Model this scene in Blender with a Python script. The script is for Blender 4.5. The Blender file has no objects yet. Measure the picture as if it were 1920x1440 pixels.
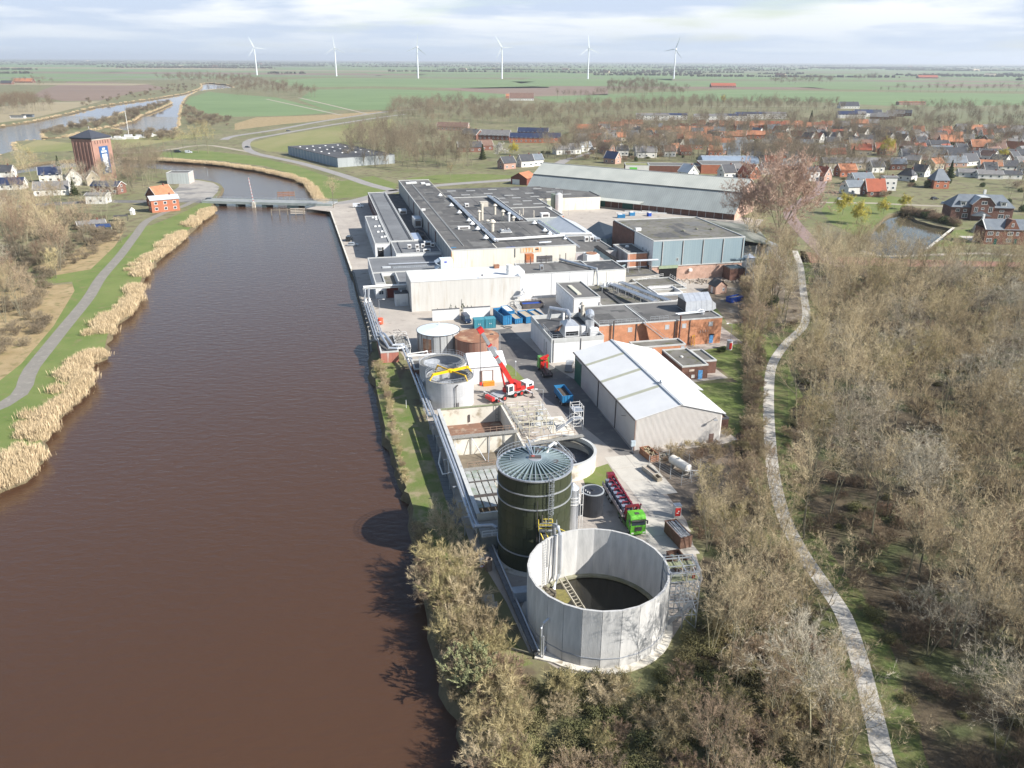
import bpy, math, random
import numpy as np
from mathutils import Vector, Matrix, Euler
from mathutils.geometry import delaunay_2d_cdt
# camera, world, sun, exposure, helpers, materials
S = bpy.context.scene
C = S.collection
R = math.radians
random.seed(7)
FOC, CAM_H = (1500.0,70.0)
PITCH, ROLL = (math.atan(608 / 1500), R(.32))
cam_data = bpy.data.cameras.new('camera')
cam_data.sensor_width = 36
cam_data.lens = FOC / 1920 * 36
cam_data.clip_start = 1
cam_data.clip_end = 60000
cam = bpy.data.objects.new('camera', cam_data)
C.objects.link(cam)
cam.matrix_world = Matrix.Translation((0,0, CAM_H)) @ Matrix.Rotation(math.pi / 2 - PITCH,4, 'X') @ Matrix.Rotation(ROLL,4, 'Z')
S.camera = cam
HAZE_D = 6.5e-05
SUN_AZ, SUN_EL = (math.atan2(.927,-.375), R(35))
sun_dir = Vector((math.sin(SUN_AZ) * math.cos(SUN_EL), math.cos(SUN_AZ) * math.cos(SUN_EL), math.sin(SUN_EL)))
sun_data = bpy.data.lights.new('sun', 'SUN')
sun_data.energy = 5.0
sun_data.angle = R(.5)
sun_data.color = (1.0,.965,.91)
sun = bpy.data.objects.new('sun', sun_data)
sun.rotation_euler = sun_dir.to_track_quat('Z', 'Y').to_euler()
sun.location = (0,0,200)
C.objects.link(sun)
W_ = bpy.data.worlds.new('World')
S.world = W_
W_.use_nodes = True
wn, wl = (W_.node_tree.nodes, W_.node_tree.links)
wn.clear()

def wnode(t, **kw):
 n = wn.new(t)
 for k, v in kw.items():
  if k in n.inputs:
   n.inputs[k].default_value = v
  else:
   setattr(n, k, v)
 return n
sky = wnode('ShaderNodeTexSky', sky_type='NISHITA', sun_disc=False, sun_elevation=SUN_EL, sun_rotation=SUN_AZ, altitude=50, air_density=1.0, dust_density=.6, ozone_density=1.0)
geo = wnode('ShaderNodeNewGeometry')
tc = wnode('ShaderNodeTexCoord')
sep = wnode('ShaderNodeSeparateXYZ')
wl.new(tc.outputs['Generated'], sep.inputs[0])
zk = wnode('ShaderNodeMath', operation='MAXIMUM')
zk.inputs[1].default_value = .0
wl.new(sep.outputs[2], zk.inputs[0])
za = wnode('ShaderNodeMath', operation='ADD')
za.inputs[1].default_value = .07
wl.new(zk.outputs[0], za.inputs[0])
dx = wnode('ShaderNodeMath', operation='DIVIDE')
dy = wnode('ShaderNodeMath', operation='DIVIDE')
wl.new(sep.outputs[0], dx.inputs[0])
wl.new(za.outputs[0], dx.inputs[1])
wl.new(sep.outputs[1], dy.inputs[0])
wl.new(za.outputs[0], dy.inputs[1])
cmb = wnode('ShaderNodeCombineXYZ')
wl.new(dx.outputs[0], cmb.inputs[0])
wl.new(dy.outputs[0], cmb.inputs[1])
ncl = wnode('ShaderNodeTexNoise', Scale=.36, Detail=7.0, Roughness=.55, Distortion=.2)
wl.new(cmb.outputs[0], ncl.inputs['Vector'])
cr1 = wnode('ShaderNodeMapRange')
cr1.inputs[1].default_value = .4
cr1.inputs[2].default_value = .6
cr1.interpolation_type = 'SMOOTHSTEP'
low = wnode('ShaderNodeMapRange')
low.inputs[1].default_value = .0
low.inputs[2].default_value = .2
low.inputs[3].default_value = .14
low.inputs[4].default_value = -.13
wl.new(sep.outputs[2], low.inputs[0])
nad = wnode('ShaderNodeMath', operation='ADD')
wl.new(ncl.outputs[0], nad.inputs[0])
wl.new(low.outputs[0], nad.inputs[1])
wl.new(nad.outputs[0], cr1.inputs[0])
ngr = wnode('ShaderNodeTexNoise', Scale=.42, Detail=7.0, Roughness=.55, Distortion=.2)
addv = wnode('ShaderNodeVectorMath', operation='ADD')
addv.inputs[1].default_value = (5.2,1.7,0)
wl.new(cmb.outputs[0], addv.inputs[0])
wl.new(addv.outputs[0], ngr.inputs['Vector'])
cr2 = wnode('ShaderNodeMapRange')
cr2.inputs[1].default_value = .44
cr2.inputs[2].default_value = .56
wl.new(ngr.outputs[0], cr2.inputs[0])
cloudcol = wnode('ShaderNodeMix', data_type='RGBA')
cloudcol.inputs[6].default_value = (4.0,4.7,5.9,1)
cloudcol.inputs[7].default_value = (6.6,6.8,7.0,1)
wl.new(cr2.outputs[0], cloudcol.inputs[0])
skymix = wnode('ShaderNodeMix', data_type='RGBA')
wl.new(sky.outputs[0], skymix.inputs[6])
wl.new(cloudcol.outputs[2], skymix.inputs[7])
cf = wnode('ShaderNodeMath', operation='MULTIPLY')
cf.inputs[1].default_value = .97
wl.new(cr1.outputs[0], cf.inputs[0])
wl.new(cf.outputs[0], skymix.inputs[0])
hz = wnode('ShaderNodeMapRange')
hz.inputs[1].default_value = .0
hz.inputs[2].default_value = .06
hz.inputs[3].default_value = .8
hz.inputs[4].default_value = .0
hz.interpolation_type = 'SMOOTHSTEP'
wl.new(sep.outputs[2], hz.inputs[0])
hmix = wnode('ShaderNodeMix', data_type='RGBA')
hmix.inputs[7].default_value = (4.1,4.75,5.6,1)
wl.new(hz.outputs[0], hmix.inputs[0])
wl.new(skymix.outputs[2], hmix.inputs[6])
bg = wnode('ShaderNodeBackground', Strength=.09)
wl.new(hmix.outputs[2], bg.inputs[0])
wo = wnode('ShaderNodeOutputWorld')
wl.new(bg.outputs[0], wo.inputs[0])
S.view_settings.view_transform = 'Standard'
S.view_settings.look = 'None'
S.view_settings.exposure = .84
S.view_settings.gamma = 1
S.view_settings.use_curve_mapping = False
S.cycles.use_denoising = True
S.cycles.denoiser = 'OPENIMAGEDENOISE'
S.cycles.denoising_input_passes = 'RGB_ALBEDO_NORMAL'
S.cycles.denoising_prefilter = 'ACCURATE'
S.cycles.max_bounces = 5
S.cycles.diffuse_bounces = 2
S.cycles.glossy_bounces = 2
S.cycles.volume_bounces = 0
S.cycles.transparent_max_bounces = 8
_ct, _st, _cr, _sr = (math.cos(PITCH), math.sin(PITCH), math.cos(ROLL), math.sin(ROLL))

def G(px, py, z=.0):
 """Ground (or height z) position of a feature measured on the aerial photograph."""
 u, v = (px - 960, py - 720)
 u, v = (u * _cr + v * _sr,-u * _sr + v * _cr)
 d = (u / FOC, _ct - v / FOC * _st,-_st - v / FOC * _ct)
 t = (z - CAM_H) / d[2]
 return (d[0] * t, d[1] * t, z)
AX = R(13.5)
OX, OY = (23.7,138.7)
ca, sa = (math.cos(AX), math.sin(AX))

def Wd(u, v, z=.0):
 """Works frame (u across, v along the plant) to world."""
 return (OX + u * ca - v * sa, OY + u * sa + v * ca, z)

def UV(px, py, z=.0):
 p = G(px, py, z)
 a, b = (p[0] - OX, p[1] - OY)
 return (a * ca + b * sa,-a * sa + b * ca)
MATS = {}

def M(name, c1, c2=None, scale=1.0, rough=.85, metal=.0, bump=.0, bscale=None, stretch=(1,1,1), detail=6.0, lo=.35, hi=.65, c3=None, s3=None, lo3=.55, hi3=.7, spec=.3):
 """Procedural surface: two base colours mixed by noise, an optional third for stains, optional fine relief."""
 if name in MATS:
  return MATS[name]
 m = bpy.data.materials.new(name)
 m.use_nodes = True
 n, l = (m.node_tree.nodes, m.node_tree.links)
 b = n['Principled BSDF']
 b.inputs['Roughness'].default_value = rough
 b.inputs['Metallic'].default_value = metal
 b.inputs['Specular IOR Level'].default_value = spec
 t = n.new('ShaderNodeTexCoord')
 mp = n.new('ShaderNodeMapping')
 mp.inputs['Scale'].default_value = stretch
 l.new(t.outputs['Object'], mp.inputs[0])
 c2 = c2 or tuple((x * .8 for x in c1))
 nz = n.new('ShaderNodeTexNoise')
 nz.inputs['Scale'].default_value = scale
 nz.inputs['Detail'].default_value = detail
 nz.inputs['Roughness'].default_value = .62
 l.new(mp.outputs[0], nz.inputs['Vector'])
 mr = n.new('ShaderNodeMapRange')
 mr.inputs[1].default_value = lo
 mr.inputs[2].default_value = hi
 l.new(nz.outputs[0], mr.inputs[0])
 mx = n.new('ShaderNodeMix')
 mx.data_type = 'RGBA'
 mx.inputs[6].default_value = (*c1,1)
 mx.inputs[7].default_value = (*c2,1)
 l.new(mr.outputs[0], mx.inputs[0])
 out = mx.outputs[2]
 if c3:
  n3 = n.new('ShaderNodeTexNoise')
  n3.inputs['Scale'].default_value = s3 or scale * 4
  n3.inputs['Detail'].default_value = 5
  l.new(mp.outputs[0], n3.inputs['Vector'])
  m3 = n.new('ShaderNodeMapRange')
  m3.inputs[1].default_value = lo3
  m3.inputs[2].default_value = hi3
  l.new(n3.outputs[0], m3.inputs[0])
  x3 = n.new('ShaderNodeMix')
  x3.data_type = 'RGBA'
  x3.inputs[7].default_value = (*c3,1)
  l.new(out, x3.inputs[6])
  l.new(m3.outputs[0], x3.inputs[0])
  out = x3.outputs[2]
 l.new(out, b.inputs['Base Color'])
 if bump:
  nb = n.new('ShaderNodeTexNoise')
  nb.inputs['Scale'].default_value = bscale or scale * 5
  nb.inputs['Detail'].default_value = 4
  l.new(mp.outputs[0], nb.inputs['Vector'])
  bp = n.new('ShaderNodeBump')
  bp.inputs['Strength'].default_value = min(1.0, bump)
  bp.inputs['Distance'].default_value = .1 * max(1.0, bump)
  l.new(nb.outputs[0], bp.inputs['Height'])
  l.new(bp.outputs[0], b.inputs['Normal'])
 MATS[name] = m
 return m

def M_brick(name, c1, c2, mortar, s=1.0):
 if name in MATS:
  return MATS[name]
 m = bpy.data.materials.new(name)
 m.use_nodes = True
 n, l = (m.node_tree.nodes, m.node_tree.links)
 b = n['Principled BSDF']
 b.inputs['Roughness'].default_value = .9
 b.inputs['Specular IOR Level'].default_value = .2
 t = n.new('ShaderNodeTexCoord')
 nz = n.new('ShaderNodeTexNoise')
 nz.inputs['Scale'].default_value = .6
 nz.inputs['Detail'].default_value = 8
 l.new(t.outputs['Object'], nz.inputs['Vector'])
 sp = n.new('ShaderNodeSeparateXYZ')
 l.new(t.outputs['Object'], sp.inputs[0])
 ad = n.new('ShaderNodeMath')
 ad.operation = 'ADD'
 l.new(sp.outputs[0], ad.inputs[0])
 l.new(sp.outputs[1], ad.inputs[1])
 cb = n.new('ShaderNodeCombineXYZ')
 l.new(ad.outputs[0], cb.inputs[0])
 l.new(sp.outputs[2], cb.inputs[1])
 br = n.new('ShaderNodeTexBrick')
 br.inputs['Color1'].default_value = (*c1,1)
 br.inputs['Color2'].default_value = (*c2,1)
 br.inputs['Mortar'].default_value = (*mortar,1)
 br.inputs['Scale'].default_value = 1.0 / s
 br.inputs['Brick Width'].default_value = .22
 br.inputs['Row Height'].default_value = .065
 br.inputs['Mortar Size'].default_value = .008
 l.new(cb.outputs[0], br.inputs['Vector'])
 mx = n.new('ShaderNodeMix')
 mx.data_type = 'RGBA'
 mx.blend_type = 'MULTIPLY'
 mx.inputs[0].default_value = .7
 mr = n.new('ShaderNodeMapRange')
 mr.inputs[1].default_value = .3
 mr.inputs[2].default_value = .7
 mr.inputs[3].default_value = .65
 mr.inputs[4].default_value = 1.15
 l.new(nz.outputs[0], mr.inputs[0])
 l.new(br.outputs[0], mx.inputs[6])
 l.new(mr.outputs[0], mx.inputs[7])
 l.new(mx.outputs[2], b.inputs['Base Color'])
 MATS[name] = m
 return m

def M_panel(name, c1, c2, pitch=1.0, depth=.55, axis=0, rough=.6, metal=.0, dark=None, width=.08, noise=.5, stainc=None):
 """Sheet cladding: vertical seams (or courses with axis=2) every `pitch` metres, streaky colour, relief."""
 if name in MATS:
  return MATS[name]
 m = bpy.data.materials.new(name)
 m.use_nodes = True
 n, l = (m.node_tree.nodes, m.node_tree.links)
 b = n['Principled BSDF']
 b.inputs['Roughness'].default_value = rough
 b.inputs['Metallic'].default_value = metal
 b.inputs['Specular IOR Level'].default_value = .3
 t = n.new('ShaderNodeTexCoord')
 sp = n.new('ShaderNodeSeparateXYZ')
 l.new(t.outputs['Object'], sp.inputs[0])
 if axis == 3:
  ad = n.new('ShaderNodeMath')
  ad.operation = 'ADD'
  l.new(sp.outputs[0], ad.inputs[0])
  l.new(sp.outputs[1], ad.inputs[1])
  src = ad.outputs[0]
 else:
  src = sp.outputs[axis]
 dv = n.new('ShaderNodeMath')
 dv.operation = 'DIVIDE'
 dv.inputs[1].default_value = pitch
 l.new(src, dv.inputs[0])
 fr = n.new('ShaderNodeMath')
 fr.operation = 'FRACT'
 l.new(dv.outputs[0], fr.inputs[0])
 lt = n.new('ShaderNodeMath')
 lt.operation = 'LESS_THAN'
 lt.inputs[1].default_value = width
 l.new(fr.outputs[0], lt.inputs[0])
 mp = n.new('ShaderNodeMapping')
 mp.inputs['Scale'].default_value = (1,1,.12) if axis != 2 else (1,1,1)
 l.new(t.outputs['Object'], mp.inputs[0])
 nz = n.new('ShaderNodeTexNoise')
 nz.inputs['Scale'].default_value = noise
 nz.inputs['Detail'].default_value = 8
 l.new(mp.outputs[0], nz.inputs['Vector'])
 mr = n.new('ShaderNodeMapRange')
 mr.inputs[1].default_value = .35
 mr.inputs[2].default_value = .7
 l.new(nz.outputs[0], mr.inputs[0])
 mx = n.new('ShaderNodeMix')
 mx.data_type = 'RGBA'
 mx.inputs[6].default_value = (*c1,1)
 mx.inputs[7].default_value = (*c2,1)
 l.new(mr.outputs[0], mx.inputs[0])
 out = mx.outputs[2]
 if stainc:
  n3 = n.new('ShaderNodeTexNoise')
  n3.inputs['Scale'].default_value = .9
  n3.inputs['Detail'].default_value = 9
  l.new(mp.outputs[0], n3.inputs['Vector'])
  m3 = n.new('ShaderNodeMapRange')
  m3.inputs[1].default_value = .58
  m3.inputs[2].default_value = .75
  l.new(n3.outputs[0], m3.inputs[0])
  x3 = n.new('ShaderNodeMix')
  x3.data_type = 'RGBA'
  x3.inputs[7].default_value = (*stainc,1)
  l.new(out, x3.inputs[6])
  l.new(m3.outputs[0], x3.inputs[0])
  out = x3.outputs[2]
 m2 = n.new('ShaderNodeMix')
 m2.data_type = 'RGBA'
 dk = dark or tuple((x * depth for x in c2))
 m2.inputs[7].default_value = (*dk,1)
 l.new(out, m2.inputs[6])
 l.new(lt.outputs[0], m2.inputs[0])
 l.new(m2.outputs[2], b.inputs['Base Color'])
 MATS[name] = m
 return m
white = M('white_paint',(.78,.77,.74),(.66,.65,.62),.6,.6)
white_wall = M_panel('white_wall',(.57,.55,.51),(.5,.48,.44),1.2,.85,3,.7, stainc=(.46,.41,.34), width=.03)
clean_white = M_panel('clean_white_wall',(.68,.675,.665),(.61,.61,.6),3.2,.75,3,.6, width=.02)
cream_wall = M_panel('cream_wall',(.68,.64,.55),(.62,.58,.49),1.0,.8,3,.75, stainc=(.55,.4,.25), width=.04)
bluegrey_panel = M_panel('bluegrey_panel',(.26,.33,.35),(.22,.29,.32),.9,.8,3,.5, width=.05)
bluegrey = M('bluegrey',(.26,.33,.35),(.2,.27,.3),.5,.6)
greywall = M_panel('grey_cladding',(.34,.36,.36),(.28,.3,.3),.8,.75,3,.6, width=.07)
concrete = M('concrete',(.42,.39,.34),(.32,.3,.26),.35,.9, bump=.25, bscale=8, c3=(.22,.2,.17), s3=.9, lo3=.6, hi3=.75)
pale_concrete = M('pale_concrete',(.68,.64,.56),(.54,.5,.42),.25,.9, bump=.15, bscale=6, c3=(.3,.25,.18), s3=.5, lo3=.58, hi3=.72)
yard_mat = M('yard_concrete',(.43,.385,.33),(.34,.3,.26),.1,.92, bump=.2, bscale=5, c3=(.22,.195,.17), s3=.35, lo3=.58, hi3=.75)
asphalt = M('asphalt',(.17,.16,.15),(.12,.115,.11),.15,.92, bump=.2, bscale=6, c3=(.22,.205,.18), s3=.4)
steel = M('galvanised_steel',(.52,.54,.56),(.4,.42,.44),1.5,.42,.55)
alu = M('aluminium_lagging',(.6,.62,.64),(.48,.5,.53),.8,.38,.6)
dark_steel = M('dark_steel',(.07,.07,.075),(.12,.1,.09),1.0,.6,.2)
rust = M('rusty_steel',(.22,.1,.055),(.33,.17,.1),.7,.85,.1, c3=(.42,.3,.22), s3=.4)
rust_roof = M('rust_roof',(.3,.14,.08),(.22,.11,.07),.3,.85, c3=(.48,.32,.2), s3=.5, lo3=.5, hi3=.7)
roof_felt = M('roof_felt',(.082,.08,.078),(.13,.124,.115),.06,.9, stretch=(1,.35,1), bump=.15, bscale=4, c3=(.19,.18,.165), s3=.3, lo3=.55, hi3=.75)
roof_felt_light = M('roof_felt_light',(.165,.158,.148),(.115,.11,.105),.08,.9, bump=.15, bscale=4, c3=(.1,.095,.09), s3=.25, lo3=.55, hi3=.7)
roof_patchy = M('patchy_roof_felt',(.19,.178,.155),(.115,.108,.095),.12,.92, bump=.3, bscale=3, c3=(.1,.1,.05), s3=.5, lo3=.52, hi3=.68)
roof_dark = M('dark_roof_felt',(.05,.052,.056),(.075,.075,.078),.1,.85, bump=.1, bscale=4, c3=(.16,.15,.14), s3=.4)
roof_sheet = M_panel('grey_green_sheet_roof',(.47,.475,.42),(.39,.4,.355),1.1,.9,0,.75, width=.12, noise=.12)
brick_red = M_brick('red_brick',(.5,.2,.11),(.42,.16,.085),(.42,.28,.2))
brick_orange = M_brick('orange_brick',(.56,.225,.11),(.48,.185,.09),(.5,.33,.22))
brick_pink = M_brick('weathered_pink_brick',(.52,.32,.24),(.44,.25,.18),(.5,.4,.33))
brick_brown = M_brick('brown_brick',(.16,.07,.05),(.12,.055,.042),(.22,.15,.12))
glass_dark = M('dark_window_glass',(.03,.04,.05),(.06,.08,.1),.3,.12, spec=.8)
red_paint = M('red_paint',(.52,.03,.025),(.42,.025,.02),1.0,.35, spec=.5)
darkred_paint = M('dark_red_paint',(.2,.018,.032),(.14,.014,.024),1.0,.4, spec=.5)
lime_paint = M('lime_paint',(.14,.48,.035),(.11,.4,.03),1.0,.35, spec=.5)
green_paint = M('green_paint',(.12,.33,.08),(.1,.27,.07),1.0,.5)
dkgreen_paint = M('dark_green_paint',(.01,.1,.075),(.01,.075,.06),1.0,.5)
blue_paint = M('blue_paint',(.03,.19,.38),(.025,.15,.31),.8,.5, c3=(.25,.35,.45), s3=2.0, lo3=.65, hi3=.8)
blue_deep = M('deep_blue_paint',(.01,.07,.38),(.01,.05,.28),.8,.5)
teal_paint = M('teal_paint',(.06,.26,.32),(.05,.21,.26),.6,.5)
yellow_paint = M('yellow_paint',(.8,.5,.01),(.72,.42,.01),1.0,.45)
pale_yellow = M('pale_yellow_paint',(.75,.58,.14),(.66,.5,.12),1.0,.5)
orange_paint = M('orange_paint',(.8,.27,.03),(.7,.22,.03),1.0,.5)
rubber = M('tyre_rubber',(.03,.03,.03),(.05,.048,.045),2.0,.8)
black_plastic = M('black_plastic',(.022,.024,.03),(.035,.037,.042),.4,.38, spec=.5)
door_blue = M('blue_door_paint',(.12,.33,.62),(.1,.28,.55),1.0,.5)
wood_grey = M('weathered_wood',(.3,.26,.2),(.2,.17,.13),2.0,.9)
rubble_mat = M('rubble',(.38,.34,.28),(.2,.17,.14),3.0,.95, c3=(.45,.25,.15), s3=6)

class MB:

 def __init__(self):
  self.v, self.f, self.mi, self.mats = ([],[],[],[])
  self.cur = 0

 def use(self, m):
  if m not in self.mats:
   self.mats.append(m)
  self.cur = self.mats.index(m)
  return self

 def add(self, vs, fs):
  o = len(self.v)
  self.v.extend((tuple(p) for p in vs))
  self.f.extend((tuple((i + o for i in f)) for f in fs))
  self.mi.extend([self.cur] * len(fs))
  return self

 def box(self, x0, x1, y0, y1, z0, z1):
  return self.add([(x0, y0, z0),(x1, y0, z0),(x1, y1, z0),(x0, y1, z0),(x0, y0, z1),(x1, y0, z1),(x1, y1, z1),(x0, y1, z1)],[(0,3,2,1),(4,5,6,7),(0,1,5,4),(1,2,6,5),(2,3,7,6),(3,0,4,7)])

 def beam(self, p, q, w, h=None):
  """A square bar from p to q."""
  h = h or w
  p, q = (Vector(p), Vector(q))
  d = q - p
  if d.length < 1e-06:
   return self
  d.normalize()
  up = Vector((0,0,1)) if abs(d.z) < .95 else Vector((0,1,0))
  s = d.cross(up).normalized() * (w / 2)
  t = s.cross(d).normalized() * (h / 2)
  vs = [p - s - t, p + s - t, p + s + t, p - s + t, q - s - t, q + s - t, q + s + t, q - s + t]
  return self.add(vs,[(0,3,2,1),(4,5,6,7),(0,1,5,4),(1,2,6,5),(2,3,7,6),(3,0,4,7)])

 def prism(self, poly, z0, z1, cap=True):
  n = len(poly)
  a = sum((poly[i][0] * poly[(i + 1) % n][1] - poly[(i + 1) % n][0] * poly[i][1] for i in range(n)))
  if a < 0:
   poly = poly[::-1]
  vs = [(x, y, z0) for x, y in poly] + [(x, y, z1) for x, y in poly]
  fs = [(i,(i + 1) % n, n + (i + 1) % n, n + i) for i in range(n)]
  if cap:
   fs += [tuple(range(n,2 * n)), tuple(range(n - 1,-1,-1))]
  return self.add(vs, fs)

 def extrude(self, prof, axis, a, b):
  """Profile (h, z) pulled along x (axis 0) or y (axis 1) from a to b."""
  n = len(prof)
  vs = []
  for t in (a, b):
   for h, z in prof:
    vs.append((t, h, z) if axis == 0 else (h, t, z))
  fs = [(i,(i + 1) % n, n + (i + 1) % n, n + i) for i in range(n)] + [tuple(range(n - 1,-1,-1)), tuple(range(n,2 * n))]
  return self.add(vs, fs)

 def cyl(self, c, r, h, n=24, r2=None, cap=True, z0=None):
  r2 = r if r2 is None else r2
  x, y, z = c
  vs = []
  for rr, zz in ((r, z),(r2, z + h)):
   for i in range(n):
    a = 2 * math.pi * i / n
    vs.append((x + rr * math.cos(a), y + rr * math.sin(a), zz))
  fs = [(i,(i + 1) % n, n + (i + 1) % n, n + i) for i in range(n)]
  if cap:
   fs += [tuple(range(n,2 * n)), tuple(range(n - 1,-1,-1))]
  return self.add(vs, fs)

 def ring(self, c, ri, ro, h, n=48, a0=.0, a1=2 * math.pi):
  """A hollow wall."""
  x, y, z = c
  full = abs(a1 - a0) > 6.28
  k = n if full else n + 1
  vs = []
  for rr, zz in ((ri, z),(ro, z),(ro, z + h),(ri, z + h)):
   for i in range(k):
    a = a0 + (a1 - a0) * i / n
    vs.append((x + rr * math.cos(a), y + rr * math.sin(a), zz))
  fs = []
  for i in range(n):
   j = (i + 1) % k
   for q in range(4):
    w = (q + 1) % 4
    fs.append((q * k + i, q * k + j, w * k + j, w * k + i))
  return self.add(vs, fs)

 def tube(self, pts, r, n=8, cap=True):
  pts = [Vector(p) for p in pts]
  vs, fs = ([],[])
  for i, p in enumerate(pts):
   d0 = (p - pts[i - 1]).normalized() if i else (pts[1] - p).normalized()
   d1 = (pts[i + 1] - p).normalized() if i < len(pts) - 1 else d0
   d = d0 + d1
   d = d.normalized() if d.length > 1e-06 else d0
   up = Vector((0,0,1)) if abs(d.z) < .9 else Vector((.3,1,0))
   s = d.cross(up).normalized()
   t = s.cross(d).normalized()
   rr = r[i] if isinstance(r,(list, tuple)) else r
   for k in range(n):
    a = 2 * math.pi * k / n
    vs.append(p + s * (rr * math.cos(a)) + t * (rr * math.sin(a)))
  for i in range(len(pts) - 1):
   for k in range(n):
    k2 = (k + 1) % n
    fs.append((i * n + k, i * n + k2,(i + 1) * n + k2,(i + 1) * n + k))
  if cap:
   fs.append(tuple(range(n - 1,-1,-1)))
   fs.append(tuple(range((len(pts) - 1) * n, len(pts) * n)))
  return self.add(vs, fs)

 def dome(self, c, r, h, n=24, rings=4, r_top=.0):
  x, y, z = c
  vs, fs = ([],[])
  for j in range(rings):
   a = math.pi / 2 * j / rings
   rr, zz = (r * math.cos(a), z + h * math.sin(a))
   for i in range(n):
    t = 2 * math.pi * i / n
    vs.append((x + rr * math.cos(t), y + rr * math.sin(t), zz))
  vs.append((x, y, z + h))
  for j in range(rings - 1):
   for i in range(n):
    i2 = (i + 1) % n
    fs.append((j * n + i, j * n + i2,(j + 1) * n + i2,(j + 1) * n + i))
  for i in range(n):
   fs.append(((rings - 1) * n + i,(rings - 1) * n + (i + 1) % n, rings * n))
  return self.add(vs, fs)

 def mesh(self, name, smooth=False):
  me = bpy.data.meshes.new(name)
  me.from_pydata(self.v,[], self.f)
  for m in self.mats:
   me.materials.append(m)
  if len(self.mats) > 1:
   me.polygons.foreach_set('material_index', self.mi)
  if smooth:
   me.polygons.foreach_set('use_smooth',[True] * len(self.f))
  me.update()
  return me

 def build(self, name, mat=None, parent=None, loc=None, rot=.0, smooth=False, kind=None):
  if mat is not None:
   self.mats = [mat] + [m for m in self.mats if m is not mat] if not self.mats else self.mats
  me = self.mesh(name, smooth)
  o = bpy.data.objects.new(name, me)
  C.objects.link(o)
  if parent:
   o.parent = parent
  if loc:
   o.location = loc
  if rot:
   o.rotation_euler.z = rot
  if kind:
   o['kind'] = kind
  return o

def thing(name, label, cat, loc=(0,0,0), rot=.0, group=None):
 o = bpy.data.objects.new(name, None)
 C.objects.link(o)
 o.location = loc
 o.rotation_euler.z = rot
 o['label'] = label
 o['category'] = cat
 if group:
  o['group'] = group
 return o

def tag(o, label, cat, group=None, kind=None):
 o['label'] = label
 if cat:
  o['category'] = cat
 if group:
  o['group'] = group
 if kind:
  o['kind'] = kind
 return o

def part(name, mb, mat, parent, label=None, smooth=False, kind=None):
 o = mb.build(name, mat, parent, smooth=smooth, kind=kind)
 if label:
  o['label'] = label
 return o

def copy_tree(src, loc, rot=.0, label=None, group=None, scale=None):
 """A copy of a thing with copies of its parts and sub-parts; meshes are shared."""
 r = src.copy()
 C.objects.link(r)
 r.parent = None
 r.location = loc
 r.rotation_euler = (0,0, rot)
 if scale:
  r.scale = scale if isinstance(scale, tuple) else (scale,) * 3
 if label:
  r['label'] = label
 if group:
  r['group'] = group
 for ch in list(src.children):
  c = ch.copy()
  C.objects.link(c)
  c.parent = r
  for g in list(ch.children):
   d = g.copy()
   C.objects.link(d)
   d.parent = c
 return r

def wthing(name, label, cat, u, v, z=.0, rot=.0, group=None):
 """A thing placed in the works frame."""
 return thing(name, label, cat, Wd(u, v, z), AX + rot, group)

def struct(name, mb, mat, kind='structure'):
 o = mb.build(name, mat)
 o['kind'] = kind
 return o

def box(*a):
 return MB().box(*a)

# ground, water, fields, roads
def smooth(pts, k=4, jitter=.0, closed=False, seed=1):
 rnd = random.Random(seed)
 P = [Vector((p[0], p[1])) for p in pts]
 out = []
 n = len(P)
 rng = range(n) if closed else range(n - 1)
 for i in rng:
  p0, p1, p2, p3 = (P[(i - 1) % n] if closed or i else P[0], P[i], P[(i + 1) % n], P[(i + 2) % n] if closed or i + 2 < n else P[-1])
  for j in range(k):
   t = j / k
   q = .5 * (2 * p1 + (-p0 + p2) * t + (2 * p0 - 5 * p1 + 4 * p2 - p3) * t * t + (-p0 + 3 * p1 - 3 * p2 + p3) * t ** 3)
   if jitter and j:
    L_ = (p2 - p1).length / k
    q += Vector((rnd.uniform(-1,1), rnd.uniform(-1,1))) * min(L_ * .35, jitter)
   out.append((q.x, q.y))
 if not closed:
  out.append((P[-1].x, P[-1].y))
 return out

def px(pts, z=.0):
 return [G(x, y, z)[:2] for x, y in pts]

def inside(p, poly):
 x, y = p
 c = False
 j = len(poly) - 1
 for i in range(len(poly)):
  xi, yi = poly[i]
  xj, yj = poly[j]
  if (yi > y) != (yj > y) and x < (xj - xi) * (y - yi) / (yj - yi) + xi:
   c = not c
  j = i
 return c
WATER_Z = -1.5
left_bank = smooth([(-175,20)] + [(-112,95)] + px([(0,905),(60,862),(80,830),(88,800),(140,740),(160,705),(150,690),(195,655),(205,615),(255,560),(268,512),(300,476),(345,438),(383,405),(398,393)]),4,1.2)
north_left = px([(400,378),(412,362),(417,352),(413,346),(400,341),(372,336),(343,332),(338,322),(310,318),(260,314),(215,312),(150,312),(80,318),(0,330),(-60,345)])
north_right = px([(-60,330),(0,318),(80,303),(150,298),(200,297),(250,298),(300,299),(360,303),(420,308),(480,317),(530,327),(562,336),(580,346),(590,358),(596,372),(612,384)])
quay_line = [G(620,397)[:2], G(640,448)[:2], G(660,509)[:2], G(664,512)[:2], G(672,545)[:2], G(692,612)[:2], G(697,660)[:2]]
right_bank = smooth(px([(697,662),(698,690),(706,722),(716,770),(722,806),(740,856),(754,898),(772,940),(776,985),(786,1060),(812,1180),(850,1310),(900,1440)]) + [(-2.0,45),(3,10),(3,-60)],4,.7, seed=3)
river_main = left_bank + smooth(north_left[:12],3,.0) + north_left[12:] + north_right[:3] + smooth(north_right[3:],3,1.0, seed=5) + quay_line + right_bank + [(-175,-60)]
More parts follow.
